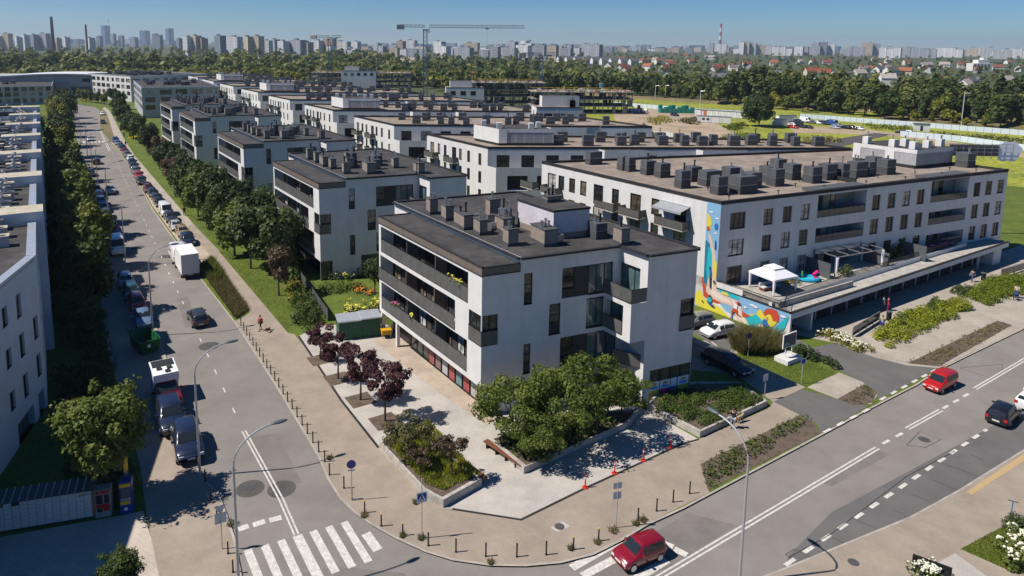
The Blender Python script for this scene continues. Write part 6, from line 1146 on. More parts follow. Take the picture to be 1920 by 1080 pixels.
# ---------------------------------------------------------------- street furniture
LAMPG = flat('lamp_pole', (.5, .5, .5), .45, metal=.5); LAMPH = flat('lamp_head', (.1, .12, .14), .35)
def lamp(q, h, label, hgt=10.0, arm=2.3):
    t = thing('street_lamp', label, 'street lamp', (*q, .1), rad(90-h), 'street lamps'); a = M(); a.tube([(0, 0, 0), (0, 0, hgt-2.2)], .095, LAMPG, 8, .065); a.obj('pole', t)
    a = M(); a.tube([(arm*(1-cos(k*pi/16)), 0, hgt-2.2+1.9*sin(k*pi/16)) for k in range(9)], .055, LAMPG, 6); a.obj('arm', t)
    a = M(); a.ell((arm+.35, 0, hgt-.27), .5, .17, .1, LAMPH, 10, 6); a.obj('head', t, smooth=True); return t
for q, l in (((-13.3, 36.0), 'tall grey lamp post beside the zebra on the bottom edge'), ((-19.77, 46.82), 'grey lamp post next to the dark blue parked car'), ((-34.41, 71.38), 'grey lamp post at the green skip'), ((-49.17, 95.15), 'grey lamp post beside the white parked van'), ((-66.22, 123.32), 'grey lamp post half way up the western strip'), ((-80.85, 147.28), 'grey lamp post sixth from the viewer on the left street'), ((-93.60, 168.47), 'grey lamp post seventh from the viewer on the left street'), ((-106.12, 189.13), 'grey lamp post eighth from the viewer on the left street'), ((-119.99, 210.85), 'grey lamp post at the far zebra'), ((-133.23, 232.65), 'grey lamp post just beyond the far zebra'), ((-147.22, 256.12), 'grey lamp post near the far bend'), ((-161.63, 280.84), 'grey lamp post last before the far bend')): lamp(q, 58.5, l)
lamp((16.0, 37.0), -31, 'tall grey lamp post on the right road with its arm to the left', 9.9)
def bollard(q, top, label):
    t = thing('bollard', label, 'bollard', (*q, .1), 0, 'black bollards along the pavement'); a = M(); a.tube([(0, 0, 0), (0, 0, .84)], .05, BLACK, 8); a.tube([(0, 0, .0), (0, 0, .06)], .075, BLACK, 8); a.obj('post', t); a = M(); a.tube([(0, 0, .84), (0, 0, .92)], .056, flat('bollard_yellow', (.6, .42, .06)) if top else BLACK, 8); a.obj('cap', t)
for i in range(21): k = i/20; bollard(tuple(Vector((-25.79, 74.05))*(1-k)+Vector((-11.02, 48.61))*k), False, 'plain black bollard in the straight row beside the left street')
for q, y in (((-10.32, 46.98), 0), ((-8.98, 45.45), 0), ((-8.20, 44.23), 0), ((-7.10, 42.86), 1), ((-5.81, 41.56), 1), ((-4.31, 40.68), 1), ((-2.60, 39.79), 0), ((-0.84, 39.25), 0), ((1.02, 38.91), 0), ((2.94, 38.90), 0), ((4.78, 39.10), 0), ((6.54, 39.59), 1), ((8.26, 40.38), 1), ((11.24, 42.34), 0), ((12.74, 43.33), 0), ((14.14, 44.30), 0), ((15.58, 45.25), 0), ((-19.10, 46.08), 0), ((-17.91, 44.02), 0), ((-16.79, 42.07), 0), ((-14.95, 38.92), 1), ((-14.12, 37.39), 1)): bollard(q, y, 'yellow capped black bollard at the curved corner' if y else 'plain black bollard around the corner pavement')
def sign(q, h, hgt, label, parts, rz=0):
    t = thing('road_sign', label, 'road sign', (*q, .1), rad(90-h)); a = M(); a.tube([(0, 0, 0), (0, 0, hgt)], .035, LAMPG, 6); a.obj('pole', t)
    for nm, kind, z, s, c, c2 in parts:
        a = M(); x = -.05
        if kind == 'disc': pts = lambda r: [(r*cos(2*pi*i/20), r*sin(2*pi*i/20)+z) for i in range(20)]
        elif kind == 'tri': pts = lambda r: [(0, z-r), (r*.87, z+r*.5), (-r*.87, z+r*.5)]
        else: pts = lambda r: [(-r, z-r*kind), (r, z-r*kind), (r, z+r*kind), (-r, z+r*kind)]
        for i, (r, cc) in enumerate(((s, c), (s*.8, c2))): a.poly([(-.045-.004*i, y, zz) for y, zz in pts(r)], cc)
        a.poly([(-.03, y, zz) for y, zz in pts(s)], PLASTER2)
        if nm == 'crossing_plate':
            a.poly([(-.055, y, z+zz) for y, zz in ((-.28, -.25), (.28, -.25), (0, .27))], WHITEP); a.poly([(-.058, y, z+zz) for y, zz in ((-.04, .12), (.06, .12), (.06, .02), (.14, -.2), (.08, -.2), (.02, -.05), (-.1, -.2), (-.15, -.2), (-.04, .0))], BLACK); a.box(-.06, -.02, z+.13, -.05, .04, z+.19, BLACK)
        a.obj('sign_plate' if nm != 'crossing_plate' else 'crossing_plate', t)
SB, SR, SW = flat('sign_blue', (.02, .06, .32), .4), flat('sign_red', (.45, .02, .03), .4), WHITEP
sign((-8.18, 44.12), -10, 3.1, 'round blue no stopping sign with red rim on a thin pole by the left street', [('sign_plate', 'disc', 2.75, .32, SR, SB), ('sign_plate', .22, 2.3, .25, SW, PLASTER2)])
sign((-3.06, 40.45), -20, 4.2, 'square blue pedestrian crossing sign on a pole at the corner kerb', [('crossing_plate', 1, 2.9, .35, SW, SB)])
sign((9.64, 41.64), 165, 3.4, 'pole with grey backs of two signs beside the dark red car', [('sign_plate', .7, 3.0, .3, SW, PLASTER2), ('sign_plate', .9, 2.3, .28, SW, PLASTER2)])
sign((-15.46, 39.32), 150, 3.0, 'pole with the grey backs of a triangle and a square sign left of the zebra', [('sign_plate', 'tri', 2.75, .42, DARKPANEL, SLATE), ('sign_plate', 1, 2.1, .35, DARKPANEL, SLATE)])
sign((28.28, 67.40), -20, 2.6, 'round purple backed sign on a pole before the ornamental grass', [('sign_plate', 'disc', 2.3, .32, flat('sign_purple', (.07, .04, .16)), flat('sign_purple', (.07, .04, .16)))])
sign((31.11, 61.70), -20, 2.6, 'small blue square sign on a pole on the lawn beside the signboard', [('sign_plate', 1, 2.3, .3, SW, SB)])
sign((26.41, 58.72), 150, 2.4, 'pole with a dark square sign back beside the first driveway', [('sign_plate', 1, 2.1, .34, DARKPANEL, SLATE)])
# big white signboard
t = thing('signboard', 'white framed signboard on two posts set in a white block on the lawn', 'signboard', (*(32.04, 66.63), .1), rad(90-57)); 
a = M(); a.box(-1.2, -.75, 0, 1.2, .75, .5, PLASTER); a.obj('base_block', t)
for x in (-.55, .55): a = M(); a.tube([(x, 0, .5), (x, 0, 1.5)], .05, WHITEP, 6); a.obj('post', t)
a = M(); a.box(-1.1, -.05, 1.5, 1.1, .05, 2.95, WHITEP); a.box(-1.0, -.056, 1.58, 1.0, -.051, 2.87, SLATE); a.poly([(-.9, -.06, 2.4), (-.65, -.06, 2.4), (-.65, -.06, 2.75), (-.9, -.06, 2.75)], SB); a.poly([(.75+.2*cos(i*pi/8), -.06, 2.65+.2*sin(i*pi/8)) for i in range(16)], SR)
for i in range(2): a.poly([(-.9, -.06, 1.75+i*.17), (.2-i*.4, -.06, 1.75+i*.17), (.2-i*.4, -.06, 1.81+i*.17), (-.9, -.06, 1.81+i*.17)], PLASTER2)
a.obj('panel', t)
# planters and benches on the plaza
def planter(name, q, h, label, wall=.22, z=.1):
    P = [Vector(p) for p in q]; a = M(); c = sum(P, Vector((0, 0)))/len(P); In = [p+(c-p).normalized()*wall*1.4 for p in P]; n = len(P)
    t = thing(name, label, 'planter', (0, 0, 0))
    for i in range(n):
        j = (i+1) % n; a.poly([(*P[i], z), (*P[j], z), (*P[j], z+h), (*P[i], z+h)], CONCRETE); a.poly([(*P[i], z+h), (*P[j], z+h), (*In[j], z+h), (*In[i], z+h)], CONCRETE); a.poly([(*In[i], z), (*In[j], z), (*In[j], z+h), (*In[i], z+h)], CONCRETE)
    a.obj('wall', t); a = M(); a.poly([(*p, z+h-.1) for p in In], SOIL); a.obj('soil', t); return t
planter('planter', [(-7.16, 50.51), (-4.82, 51.89), (-2.57, 50.01), (0.83, 45.85), (-1.82, 43.43), (-3.09, 44.37)], .62, 'long low concrete planter with grass and olive trees on the left of the plaza')
planter('planter', [(1.51, 50.96), (3.96, 47.34), (13.20, 53.89), (14.50, 56.02), (8.00, 54.87)], .55, 'large concrete planter full of green trees before the corner block')
planter('planter', [(15.34, 56.66), (18.58, 52.40), (26.15, 57.50), (24.94, 60.95), (20.69, 60.86), (17.23, 59.79)], .55, 'concrete planter with spreading juniper beside the pavement')
for p, q, l in (((-3.95, 51.76), (0.90, 45.85), 'reddish slatted bench along the left planter'), ((0.96, 50.80), (3.77, 47.54), 'reddish slatted bench at the end of the big planter')):
    P, Q = Vector(p), Vector(q); d = Q-P; f = FR((0, 0), math.degrees(math.atan2(d.x, d.y))); t = thing('bench', l, 'bench', (*P, .1), 0, 'slatted plaza benches')
    for i in range(5): a = M(); a.box(0, .11*i, .44, d.length, .11*i+.085, .49, WOOD, f); a.obj('slat', t)
    for k in range(4): a = M(); x = d.length*(k+.3)/4; a.box(x, .04, 0, x+.08, .5, .44, BLACK, f); a.obj('leg', t)
for i, q in enumerate(((-15.10, 65.79), (-12.57, 61.81), (-9.82, 57.89), (-7.19, 54.41))):
    a = M(); f = FR(q, 148.5); a.box(-1.1, -1.1, .108, 1.1, 1.1, .118, SOIL, f); struct(a.obj('tree_pit'))
for i, (q, l) in enumerate((((8.25, 45.79), 'red flexible post nearest to the left on the plaza edge'), ((10.70, 47.52), 'second red flexible post from the left on the plaza edge'), ((13.23, 49.17), 'third red flexible post from the left on the plaza edge'), ((15.79, 50.92), 'red flexible post farthest right on the plaza edge'))):
    t = thing('marker_post', l, 'marker post', (*q, .11), 0, 'red marker posts'); RP = flat('post_red', (.55, .04, .02), .4); a = M(); a.tube([(0, 0, 0), (0, 0, .05)], .22, RP, 10); a.obj('base', t); a = M(); a.tube([(0, 0, .05), (0, 0, 1.0)], .055, RP, 8, .045); a.obj('post', t); a = M(); a.tube([(0, 0, .7), (0, 0, .82)], .056, WHITEP, 8); a.obj('band', t)
# waste shelter, fence, yellow bin
t = thing('waste_shelter', 'green walled waste shelter with pale roof beside the corner block', 'shelter', (*(-14.08, 70.24), .1)); f = FR((0, 0), 71); GRN = mat('green_panels', (.015, .085, .05), .5, .1, 3)
a = M(); a.box(0, 0, 0, 4.5, 2.2, 2.0, GRN, f); a.obj('wall', t); a = M(); a.box(-.1, -.1, 2.0, 2.4, 2.3, 2.14, METALCAP, f); a.obj('roof', t); a = M(); a.box(2.4, -.1, 2.08, 4.6, 2.3, 2.22, METALCAP, f); a.obj('roof', t)
for i in range(9): a = M(); a.box(.03+i*.5, -.03, .05, .03+i*.5+.44, -.002, 1.95, GRN, f); a.obj('panel', t)
railing(tag(link('garden_fence', None), 'thin dark bar fence next to the green waste shelter', 'fence'), [(-10.02, 72.99), (-8.90, 74.48), (-8.33, 73.61)], .1, 1.2, 'bars'); railing(tag(link('garden_fence', None), 'grey slatted garden fence between hedge blocks and lawn', 'fence'), [(-23.04, 89.42), (-16.37, 75.50)], .1, 1.5, 'panel'); railing(tag(link('garden_fence', None), 'dark bar fence at the right foot of the corner block', 'fence'), [(22.83, 68.14), (24.36, 65.05)], .1, 1.2, 'bars')
t = thing('grit_bin', 'yellow grit bin on thin legs beside the green shelter', 'bin', (*(-9.22, 71.31), .1), rad(20)); YB = flat('bin_yellow', (.62, .33, .01), .45); a = M(); a.box(-.5, -.4, .45, .5, .4, .8, YB); a.obj('bin', t); a = M(); a.box(-.56, -.46, .8, .56, .46, .95, YB); a.obj('lid', t)
for x, y in ((-.42, -.32), (.42, -.32), (.42, .32), (-.42, .32)): a = M(); a.box(x-.03, y-.03, 0, x+.03, y+.03, .45, STEEL); a.obj('leg', t)
# skip
t = thing('skip', 'open green metal skip standing half on the left street', 'skip', (*(-33.61, 67.82), .1), rad(90-138)); SG = mat('skip_green', (.012, .1, .035), .45, .15, 1.5); a = M()
B_, T_ = [(-1.5, -.8), (1.5, -.8), (1.5, .8), (-1.5, .8)], [(-2.0, -1.0), (2.0, -1.0), (2.0, 1.0), (-2.0, 1.0)]
for i in range(4): j = (i+1) % 4; a.poly([(*B_[i], .1), (*B_[j], .1), (*T_[j], 1.55), (*T_[i], 1.55)], SG); a.poly([(B_[i][0]*.96, B_[i][1]*.96, .16), (T_[i][0]*.96, T_[i][1]*.96, 1.54), (T_[j][0]*.96, T_[j][1]*.96, 1.54), (B_[j][0]*.96, B_[j][1]*.96, .16)], SG)
a.poly([(*p, .15) for p in B_], CHIMDARK); a.poly([(*p, .1) for p in B_], SG); a.obj('hull', t); a = M()
for i in range(4): p, q = Vector((*T_[i], 1.55)), Vector((*T_[(i+1) % 4], 1.55)); a.tube([p, q], .07, SG, 6)
a.obj('rim', t)
for s in (-1, 1):
    for x in (-1.2, 0, 1.2): a = M(); a.box(x-.05, s*.86 if s > 0 else -1.0, .2, x+.05, 1.0 if s > 0 else -.86, 1.5, SG); a.obj('rib', t)
a = M(); a.poly([(2.03*.98, -.3, .9), (2.03*.98, .0, .9), (2.03, 0, 1.2), (2.03, -.3, 1.2)], WHITEP); a.obj('label', t)
# parcel lockers: every door is a part
P0 = Vector((-31.61, 40.04)); P1 = Vector((-24.90, 42.05)); d = P1-P0; hl = math.degrees(math.atan2(d.x, d.y)); f = FR((0, 0), hl)
t = thing('parcel_locker', 'long row of grey white parcel lockers on the beige slabs', 'parcel locker', (*P0, .11)); L = d.length; LK = flat('locker_grey', (.62, .6, .57), .5); a = M(); a.box(0, .05, .12, L, .6, 2.02, SLATE, f); a.box(0, .0, 0, L, .55, .12, DARKPANEL, f); a.box(L-.07, -.03, .1, L+.03, .62, 2.1, flat('locker_edge', (.4, .16, .1)), f); a.obj('cabinet', t)
nc = 15; cw = (L-.1)/nc; LM = {}
for i in range(nc):
    rows = (4, 9, 6, 8, 5, 11, 7, 6, 9, 5, 10)[i % 11]; top = 1.75 if i in (3, 5) else 2.0
    for k in range(rows):
        hgt = (top-.14)/rows; key = (rows, top)
        if key not in LM: b = M(); b.box(.012, -.0, .008, cw-.012, .045, hgt-.008, LK); LM[key] = b.mesh('door')
        link('door', LM[key], t, f(i*cw, 0, .14+k*hgt), f.rz)
a = M(); a.box(5*cw+.02, -.01, 1.76, 6*cw-.02, .05, 2.0, DARKPANEL, f); a.obj('screen', t)
a = M(); a.poly([f(-.1, -.1, 2.08), f(L+.05, -.1, 2.08), f(L+.05, 1.0, 2.42), f(-.1, 1.0, 2.42)], SLATE); a.poly([f(-.1, -.1, 2.04), f(L+.05, -.1, 2.04), f(L+.05, 1.0, 2.38), f(-.1, 1.0, 2.38)], SLATE); a.obj('roof', t)
for i in range(3, nc): a = M(); a.tube([f(i*cw, -.1, 2.11), f(i*cw, 1.0, 2.45)], .03, METALCAP, 4); a.obj('roof_rib', t)
tc_ = bpy.data.curves.new('lettering', 'FONT'); tc_.body = 'ezPost'; tc_.size = .22; tc_.extrude = .003; to = bpy.data.objects.new('lettering', tc_); tm_ = bpy.data.meshes.new_from_object(to); tm_.materials.clear(); tm_.materials.append(SLATE); bpy.data.objects.remove(to)
o = link('lettering', tm_, t, f(L-1.25*cw-.1, -.012, 1.72), f.rz); o.rotation_euler = (pi/2, 0, f.rz)
a = M(); x0 = L-1.9*cw; a.poly([f(x0, -.012, 1.62), f(x0+.12, -.012, 1.68), f(x0+.3, -.012, 1.95), f(x0+.16, -.012, 1.84), f(x0+.05, -.012, 1.95)], flat('logo_ochre', (.5, .36, .12))); a.obj('logo', t)
def kiosk(name, q, h, w_, dp, hg, label, body, parts):
    t = thing(name, label, 'machine', (*q, .11), rad(90-h)); a = M(); a.box(-w_/2, 0, 0, w_/2, dp, hg, body); a.obj('case', t)
    for nm, x0, z0, x1, z1, c in parts: a = M(); a.box(x0*w_-w_/2, -.025, z0*hg, x1*w_-w_/2, -.001, z1*hg, c); a.obj(nm, t)
REDP = flat('machine_red', (.42, .02, .02), .4); GRYP = flat('machine_grey', (.3, .29, .28), .5); YLW = flat('machine_yellow', (.7, .42, .02), .4); BLU = flat('machine_blue', (.02, .05, .25), .4)
kiosk('vending_machine', (-24.36, 42.16), hl, .95, .7, 1.95, 'red and grey vending machine next to the parcel lockers', GRYP, [('header', .08, .86, .95, .97, REDP), ('window', .08, .5, .5, .82, CGLASS), ('window', .6, .5, .92, .82, CGLASS), ('panel', .08, .36, .95, .48, REDP), ('panel', .52, .22, .95, .35, REDP), ('hatch', .12, .2, .45, .34, BLACK), ('dot', .3, .88, .42, .95, WHITEP)])
kiosk('cash_machine', (-23.00, 42.50), hl, .75, .7, 2.3, 'blue and yellow cash machine under the large tree', BLU, [('header', .05, .84, .95, .95, YLW), ('screen', .12, .52, .9, .8, SLATE), ('shelf', .1, .42, .9, .5, GRYP), ('panel', .05, .3, .85, .4, YLW), ('sticker', .35, .12, .6, .2, WHITEP)])
a = M(); q = Vector((-23.31, 43.37)); a.tube([(0, 0, 0), (0, 0, 3.0)], .04, SLATE, 6); o = thing('flag_sign', 'thin mast with a yellow and blue blade sign behind the cash machine', 'sign', (*q, .1)); a.obj('mast', o); a = M(); a.box(-.04, -.25, 2.6, .04, .2, 3.5, YLW); a.box(-.045, -.25, 2.3, .045, .2, 2.6, BLU); a.obj('blade', o)
# ramp rails, bins, scooter
for q, l in (([(41.75, 72.57), (47.40, 77.33)], 'grey framed glass balustrade beside the hedge and shop fronts'), ([(73.61, 93.49), (80.14, 97.18)], 'grey steel balustrade at the right picture edge')):
    P, Q = Vector(q[0]), Vector(q[1]); d = Q-P; ff = FR((0, 0), math.degrees(math.atan2(d.x, d.y))); t = thing('balustrade', l, 'railing', (*P, .1)); n = 4
    for i in range(n+1): a = M(); x = d.length*i/n; a.box(x-.04, -.04, 0, x+.04, .04, 1.1, STEEL, ff); a.obj('post', t)
    a = M(); a.box(0, -.05, 1.1, d.length, .05, 1.17, STEEL, ff); a.obj('handrail', t)
    for i in range(n): a = M(); x = d.length*i/n; a.box(x+.06, -.01, .15, x+d.length/n-.06, .01, 1.05, BALGLASS, ff); a.obj('glass_panel', t)
for q, l in (((48.63, 77.52), 'black litter bin beside the person with the pushchair'), ((70.13, 92.06), 'black litter bin far right before the shop fronts')): t = thing('litter_bin', l, 'bin', (*q, .1)); a = M(); a.tube([(0, 0, 0), (0, 0, 1.0)], .28, BLACK, 10); a.obj('body', t); a = M(); a.tube([(0, 0, 1.02), (0, 0, 1.1)], .34, SLATE, 10); a.obj('lid', t)
t = thing('scooter', 'blue and black electric kick scooter parked by the conifer bush', 'scooter', (*(36.56, 42.77), .1), rad(60)); SC = flat('scooter_blue', (.02, .2, .42), .4)
a = M(); a.box(-.5, -.08, .12, .45, .08, .18, BLACK); a.obj('deck', t); a = M(); a.tube([(.5, 0, .12), (.42, 0, 1.15)], .035, SC, 6); a.obj('stem', t); a = M(); a.tube([(.42, -.28, 1.15), (.42, .28, 1.15)], .025, BLACK, 6); a.obj('handlebar', t)
for x in (-.55, .55): a = M(); a.tube([(x, -.03, .12), (x, .03, .12)], .12, TYRE, 10); a.obj('wheel', t)
t = thing('bench', 'dark bench rail beside the white hydrangea at the bottom edge', 'bench', (*(27.93, 37.88), .1), rad(-35)); a = M(); a.box(-1, -.03, .4, 1, .03, .85, BLACK); a.obj('backrest', t); a = M(); a.box(-1, -.5, .4, 1, -.05, .45, BLACK); a.obj('seat', t)
for x in (-.8, .8): a = M(); a.box(x-.03, -.45, 0, x+.03, 0, .4, BLACK); a.obj('leg', t)
# ---------------------------------------------------------------- people and dogs
def skin(name, pts, edges, m, parent, sub=2):
    me = bpy.data.meshes.new(name); me.from_pydata([p[:3] for p in pts], edges, []); me.materials.append(m); o = bpy.data.objects.new(name, me); COL.objects.link(o); o.parent = parent
    md = o.modifiers.new('Skin', 'SKIN'); md.use_smooth_shade = True
    for i, p in enumerate(pts): me.skin_vertices[0].data[i].radius = (p[3], p[4] if len(p) > 4 else p[3]); me.skin_vertices[0].data[i].use_root = (i == 0)
    s = o.modifiers.new('Sub', 'SUBSURF'); s.levels = s.render_levels = sub; return o
def person(q, h, label, shirt, trousers, hair, pose='walk', shorts=False, z=.11, sc=1.0):
    """x = forwards, y = left; one skin-grown body, clothes and hair as children"""
    t = thing('person', label, 'person', (*q, z), rad(90-h)); t.scale = (sc,)*3; st = .22 if pose == 'walk' else .03
    J = dict(pel=(0, 0, .95), sp=(0, 0, 1.2), ch=(.01, 0, 1.38), ne=(.02, 0, 1.5), hd=(.04, 0, 1.64), tp=(.04, 0, 1.74))
    L = {}
    for s, n in ((1, 'l'), (-1, 'r')):
        f = st*s; L['hip'+n] = (0, .1*s, .92); L['kn'+n] = (f*.55+.04, .1*s, .5); L['an'+n] = (f, .1*s, .09); L['to'+n] = (f+.16, .11*s, .04); L['sh'+n] = (0, .19*s, 1.42)
        if pose == 'photo': L['el'+n] = (.2, .27*s, 1.5); L['wr'+n] = (.24, .1*s, 1.68); L['ha'+n] = (.22, .05*s, 1.72)
        elif pose == 'push': L['el'+n] = (.12, .22*s, 1.17); L['wr'+n] = (.36, .2*s, 1.08); L['ha'+n] = (.43, .19*s, 1.08)
        else: L['el'+n] = (-f*.5-.03, .25*s, 1.15); L['wr'+n] = (-f*.8+.06, .25*s, .92); L['ha'+n] = (-f*.8+.09, .25*s, .83)
    A = {**J, **L}; K = list(A); idx = {k: i for i, k in enumerate(K)}
    rad_ = dict(pel=(.15, .11), sp=(.13, .1), ch=(.15, .11), ne=.055, hd=(.085, .1), tp=.06)
    for n in 'lr': rad_.update({'hip'+n: .085, 'kn'+n: .058, 'an'+n: .042, 'to'+n: .035, 'sh'+n: .062, 'el'+n: .042, 'wr'+n: .032, 'ha'+n: .036})
    pt = lambda k, s=1.0: (*A[k], *(tuple(x*s for x in rad_[k]) if isinstance(rad_[k], tuple) else (rad_[k]*s,)))
    E = [('pel', 'sp'), ('sp', 'ch'), ('ch', 'ne'), ('ne', 'hd'), ('hd', 'tp')]+[e for n in 'lr' for e in (('pel', 'hip'+n), ('hip'+n, 'kn'+n), ('kn'+n, 'an'+n), ('an'+n, 'to'+n), ('ch', 'sh'+n), ('sh'+n, 'el'+n), ('el'+n, 'wr'+n), ('wr'+n, 'ha'+n))]
    skin('body', [pt(k) for k in K], [(idx[x], idx[y]) for x, y in E], SKIN, t)
    def cloth(name, ks, es, m, s):
        ii = {k: i for i, k in enumerate(ks)}; skin(name, [pt(k, s) for k in ks], [(ii[x], ii[y]) for x, y in es], m, t)
    cloth('shirt', ['sp', 'pel', 'ch', 'shl', 'shr', 'ell', 'elr'], [('pel', 'sp'), ('sp', 'ch'), ('ch', 'shl'), ('ch', 'shr'), ('shl', 'ell'), ('shr', 'elr')], shirt, 1.42)
    lo = 'kn' if shorts else 'an'; ks = ['pel', 'hipl', 'hipr', 'knl', 'knr']+([] if shorts else ['anl', 'anr']); es = [('pel', 'hipl'), ('pel', 'hipr'), ('hipl', 'knl'), ('hipr', 'knr')]+([] if shorts else [('knl', 'anl'), ('knr', 'anr')])
    cloth('trousers', ks, es, trousers, 1.36)
    for n in 'lr': a = M(); x, y, zz = A['an'+n]; a.ell((x+.07, y, .05), .15, .055, .06, hair, 8, 5); a.obj('shoe', t, smooth=True)
    a = M(); a.ell((.02, 0, 1.69), .115, .1, .1, hair, 10, 6); a.obj('hair', t, smooth=True)
    for s in (-1, 1): a = M(); a.ell((.135, .035*s, 1.655), .012, .014, .012, BLACK, 6, 4); a.obj('eye', t)
    return t
def dog(q, h, label, m, sc=1.0, z=.11):
    t = thing('dog', label, 'dog', (*q, z), rad(90-h)); t.scale = (sc,)*3
    P = [(0, 0, .5, .13), (.22, 0, .5, .15), (.36, 0, .6, .09), (.46, 0, .7, .085), (.6, 0, .66, .045), (-.25, 0, .5, .11), (-.36, 0, .52, .05), (-.55, 0, .62, .025)]; E = [(0, 1), (1, 2), (2, 3), (3, 4), (0, 5), (5, 6), (6, 7)]
    for x, b, kx in ((.24, 1, 0), (-.26, 5, -.07)):
        for s in (-1, 1): i = len(P); P += [(x, .09*s, .4, .055), (x+kx, .09*s, .2, .035), (x, .09*s, .04, .034)]; E += [(b, i), (i, i+1), (i+1, i+2)]
    skin('body', P, E, m, t)
    for s in (-1, 1): a = M(); a.ell((.43, .07*s, .76), .03, .018, .06, m, 6, 4); a.obj('ear', t)
    return t
C_ = lambda n, c: flat('cloth_'+n, c, .85)
HBR, HBK = C_('brown', (.1, .06, .03)), C_('black', (.02, .02, .02))
person((-23.20, 72.80), 215, 'person in a red shirt and dark shorts walking a small reddish dog', C_('red', (.42, .03, .05)), C_('maroon', (.06, .02, .03)), HBK, 'walk', True)
dog((-22.26, 72.39), 200, 'small reddish dog on a lead beside the person in red', C_('rust', (.2, .06, .035)), .75)
a = M(); p, q = Vector((-23.24, 73.52)), Vector((-22.34, 72.68)); a.tube([(*p, .9), (*((p+q)/2), .65), (*q, .55)], .012, BLACK, 4); tag(a.obj('dog_lead'), 'thin dark lead between the person in red and the dog', 'lead')
person((21.77, 53.89), 200, 'person in dark shirt and pale shorts photographing with raised arms', C_('charcoal', (.04, .04, .05)), C_('pale', (.38, .4, .44)), HBR, 'photo', True)
a = M(); f = FR((0, 0), 110); tq = Vector((21.77, 53.89))+hv(200)*.24; tag(a.obj('phone', None), 'x', 'phone') if False else None
a.box(-.07, -.01, 0, .07, .01, .09, BLACK, f); tag(a.obj('camera', None, (*tq, 1.82)), 'small dark camera held up by the person in pale shorts', 'camera')
dog((22.69, 54.81), 60, 'pale brown dog standing behind the photographing person', C_('fawn', (.42, .3, .18)), 1.0)
person((46.11, 74.55), 30, 'person in a light green top and blue trousers pushing a pushchair', C_('sage', (.36, .38, .22)), C_('royal', (.03, .05, .3)), HBR, 'push')
def pram(q, h, label, c):
    t = thing('pushchair', label, 'pushchair', (*q, .1), rad(90-h)); a = M(); a.box(-.2, -.25, .45, .35, .25, .6, c); a.obj('seat', t); a = M(); a.ell((.12, 0, .85), .3, .27, .25, c, 10, 6); a.obj('hood', t); a = M(); a.tube([(-.55, -.2, 1.05), (-.55, .2, 1.05)], .025, BLACK); a.tube([(-.55, .2, 1.05), (.3, .2, .2)], .02, BLACK); a.tube([(-.55, -.2, 1.05), (.3, -.2, .2)], .02, BLACK); a.obj('frame', t)
    for x in (-.25, .35):
        for y in (-.24, .24): a = M(); a.tube([(x, y-.02, .14), (x, y+.02, .14)], .14, TYRE, 10); a.obj('wheel', t)
pram(tuple(Vector((46.11, 74.55))+hv(30)*.95), 30, 'dark pushchair with a red cover on the path beside the hedge', C_('darkblue', (.03, .03, .08)))
person((69.52, 85.35), 220, 'person in a pale top pushing a pushchair at the right picture edge', C_('cream', (.5, .42, .36)), C_('denim', (.06, .09, .16)), HBR, 'push'); pram(tuple(Vector((69.52, 85.35))+hv(220)*.95), 220, 'blue pushchair at the right picture edge', C_('navyb', (.03, .06, .14)))
person((50.26, 80.51), 120, 'person in a long red coat in the shade of the shop canopy', C_('crimson', (.35, .01, .05)), C_('crimson', (.35, .01, .05)), HBK, 'stand'); person((49.77, 80.67), 100, 'person in blue next to the one in red under the shop canopy', C_('teal', (.05, .12, .18)), C_('denim', (.06, .09, .16)), HBK, 'stand')
person((68.09, 91.35), 240, 'person in dark clothes walking in the shade far right under the canopy', C_('greyb', (.12, .14, .17)), C_('denim', (.06, .09, .16)), HBK); person((-52.44, 123.50), 148, 'person in dark clothes on the far tree path', HBK, C_('denim', (.06, .09, .16)), HBK); person((-104.09, 206.38), 148, 'person in a reddish top at the far end of the path', C_('brick', (.3, .08, .07)), HBK, HBK); person((-114.32, 226.01), 148, 'small figure in dark clothes at the far crossing', HBK, HBK, HBK); person((-111.46, 226.23), -30, 'small figure in brown standing on the far path', HBR, HBK, HBK)
# ---------------------------------------------------------------- fields, railway, fences and site clutter behind the rows
sheet('meadow', [(62, 205), (150, 140), (270, 170), (330, 260), (230, 352), (90, 440), (40, 330), (30, 260)], .13, MEADOW)
sheet('bare_sand', [(64.49, 321.53), (82.91, 347.49), (108.62, 353.26), (100.99, 297.75), (93.42, 236.60), (71.48, 224.73), (52.46, 250.54)], .15, SAND)
sheet('sandy_track', [(127.12, 280.39), (149.64, 273.34), (160.15, 256.17), (167.58, 208.93), (161.85, 201.60), (152.43, 246.66), (139.54, 254.51), (118.60, 255.91)], .15, SAND)
sheet('field_road', [(117.25, 233.11), (149.59, 258.42), (153.41, 254.10), (112.14, 215.92)], .16, PATCH)
for i, q in enumerate(([(72.89, 295.10), (84.64, 309.32), (83.81, 292.00), (71.32, 275.46)], [(88.05, 296.53), (97.89, 306.11), (90.45, 279.00), (84.98, 282.27)], [(82.18, 235.75), (100.29, 254.42), (99.07, 237.03), (85.75, 225.76)], [(112.33, 238.03), (126.71, 244.67), (122.42, 230.93), (109.82, 225.06)], [(160.41, 285.23), (175.69, 277.35), (168.48, 264.77), (155.41, 268.67)], [(171.65, 260.21), (194.27, 244.23), (183.45, 230.34), (166.45, 247.75)], [(98.22, 270.67), (110.91, 286.54), (106.84, 271.42), (97.01, 260.48)])): stuff(ground_cover('rough_weeds', q, 1.3, 500, .45, LEAFO if i % 2 else LEAFY, kind='stuff', lump=1.4, z=.13))
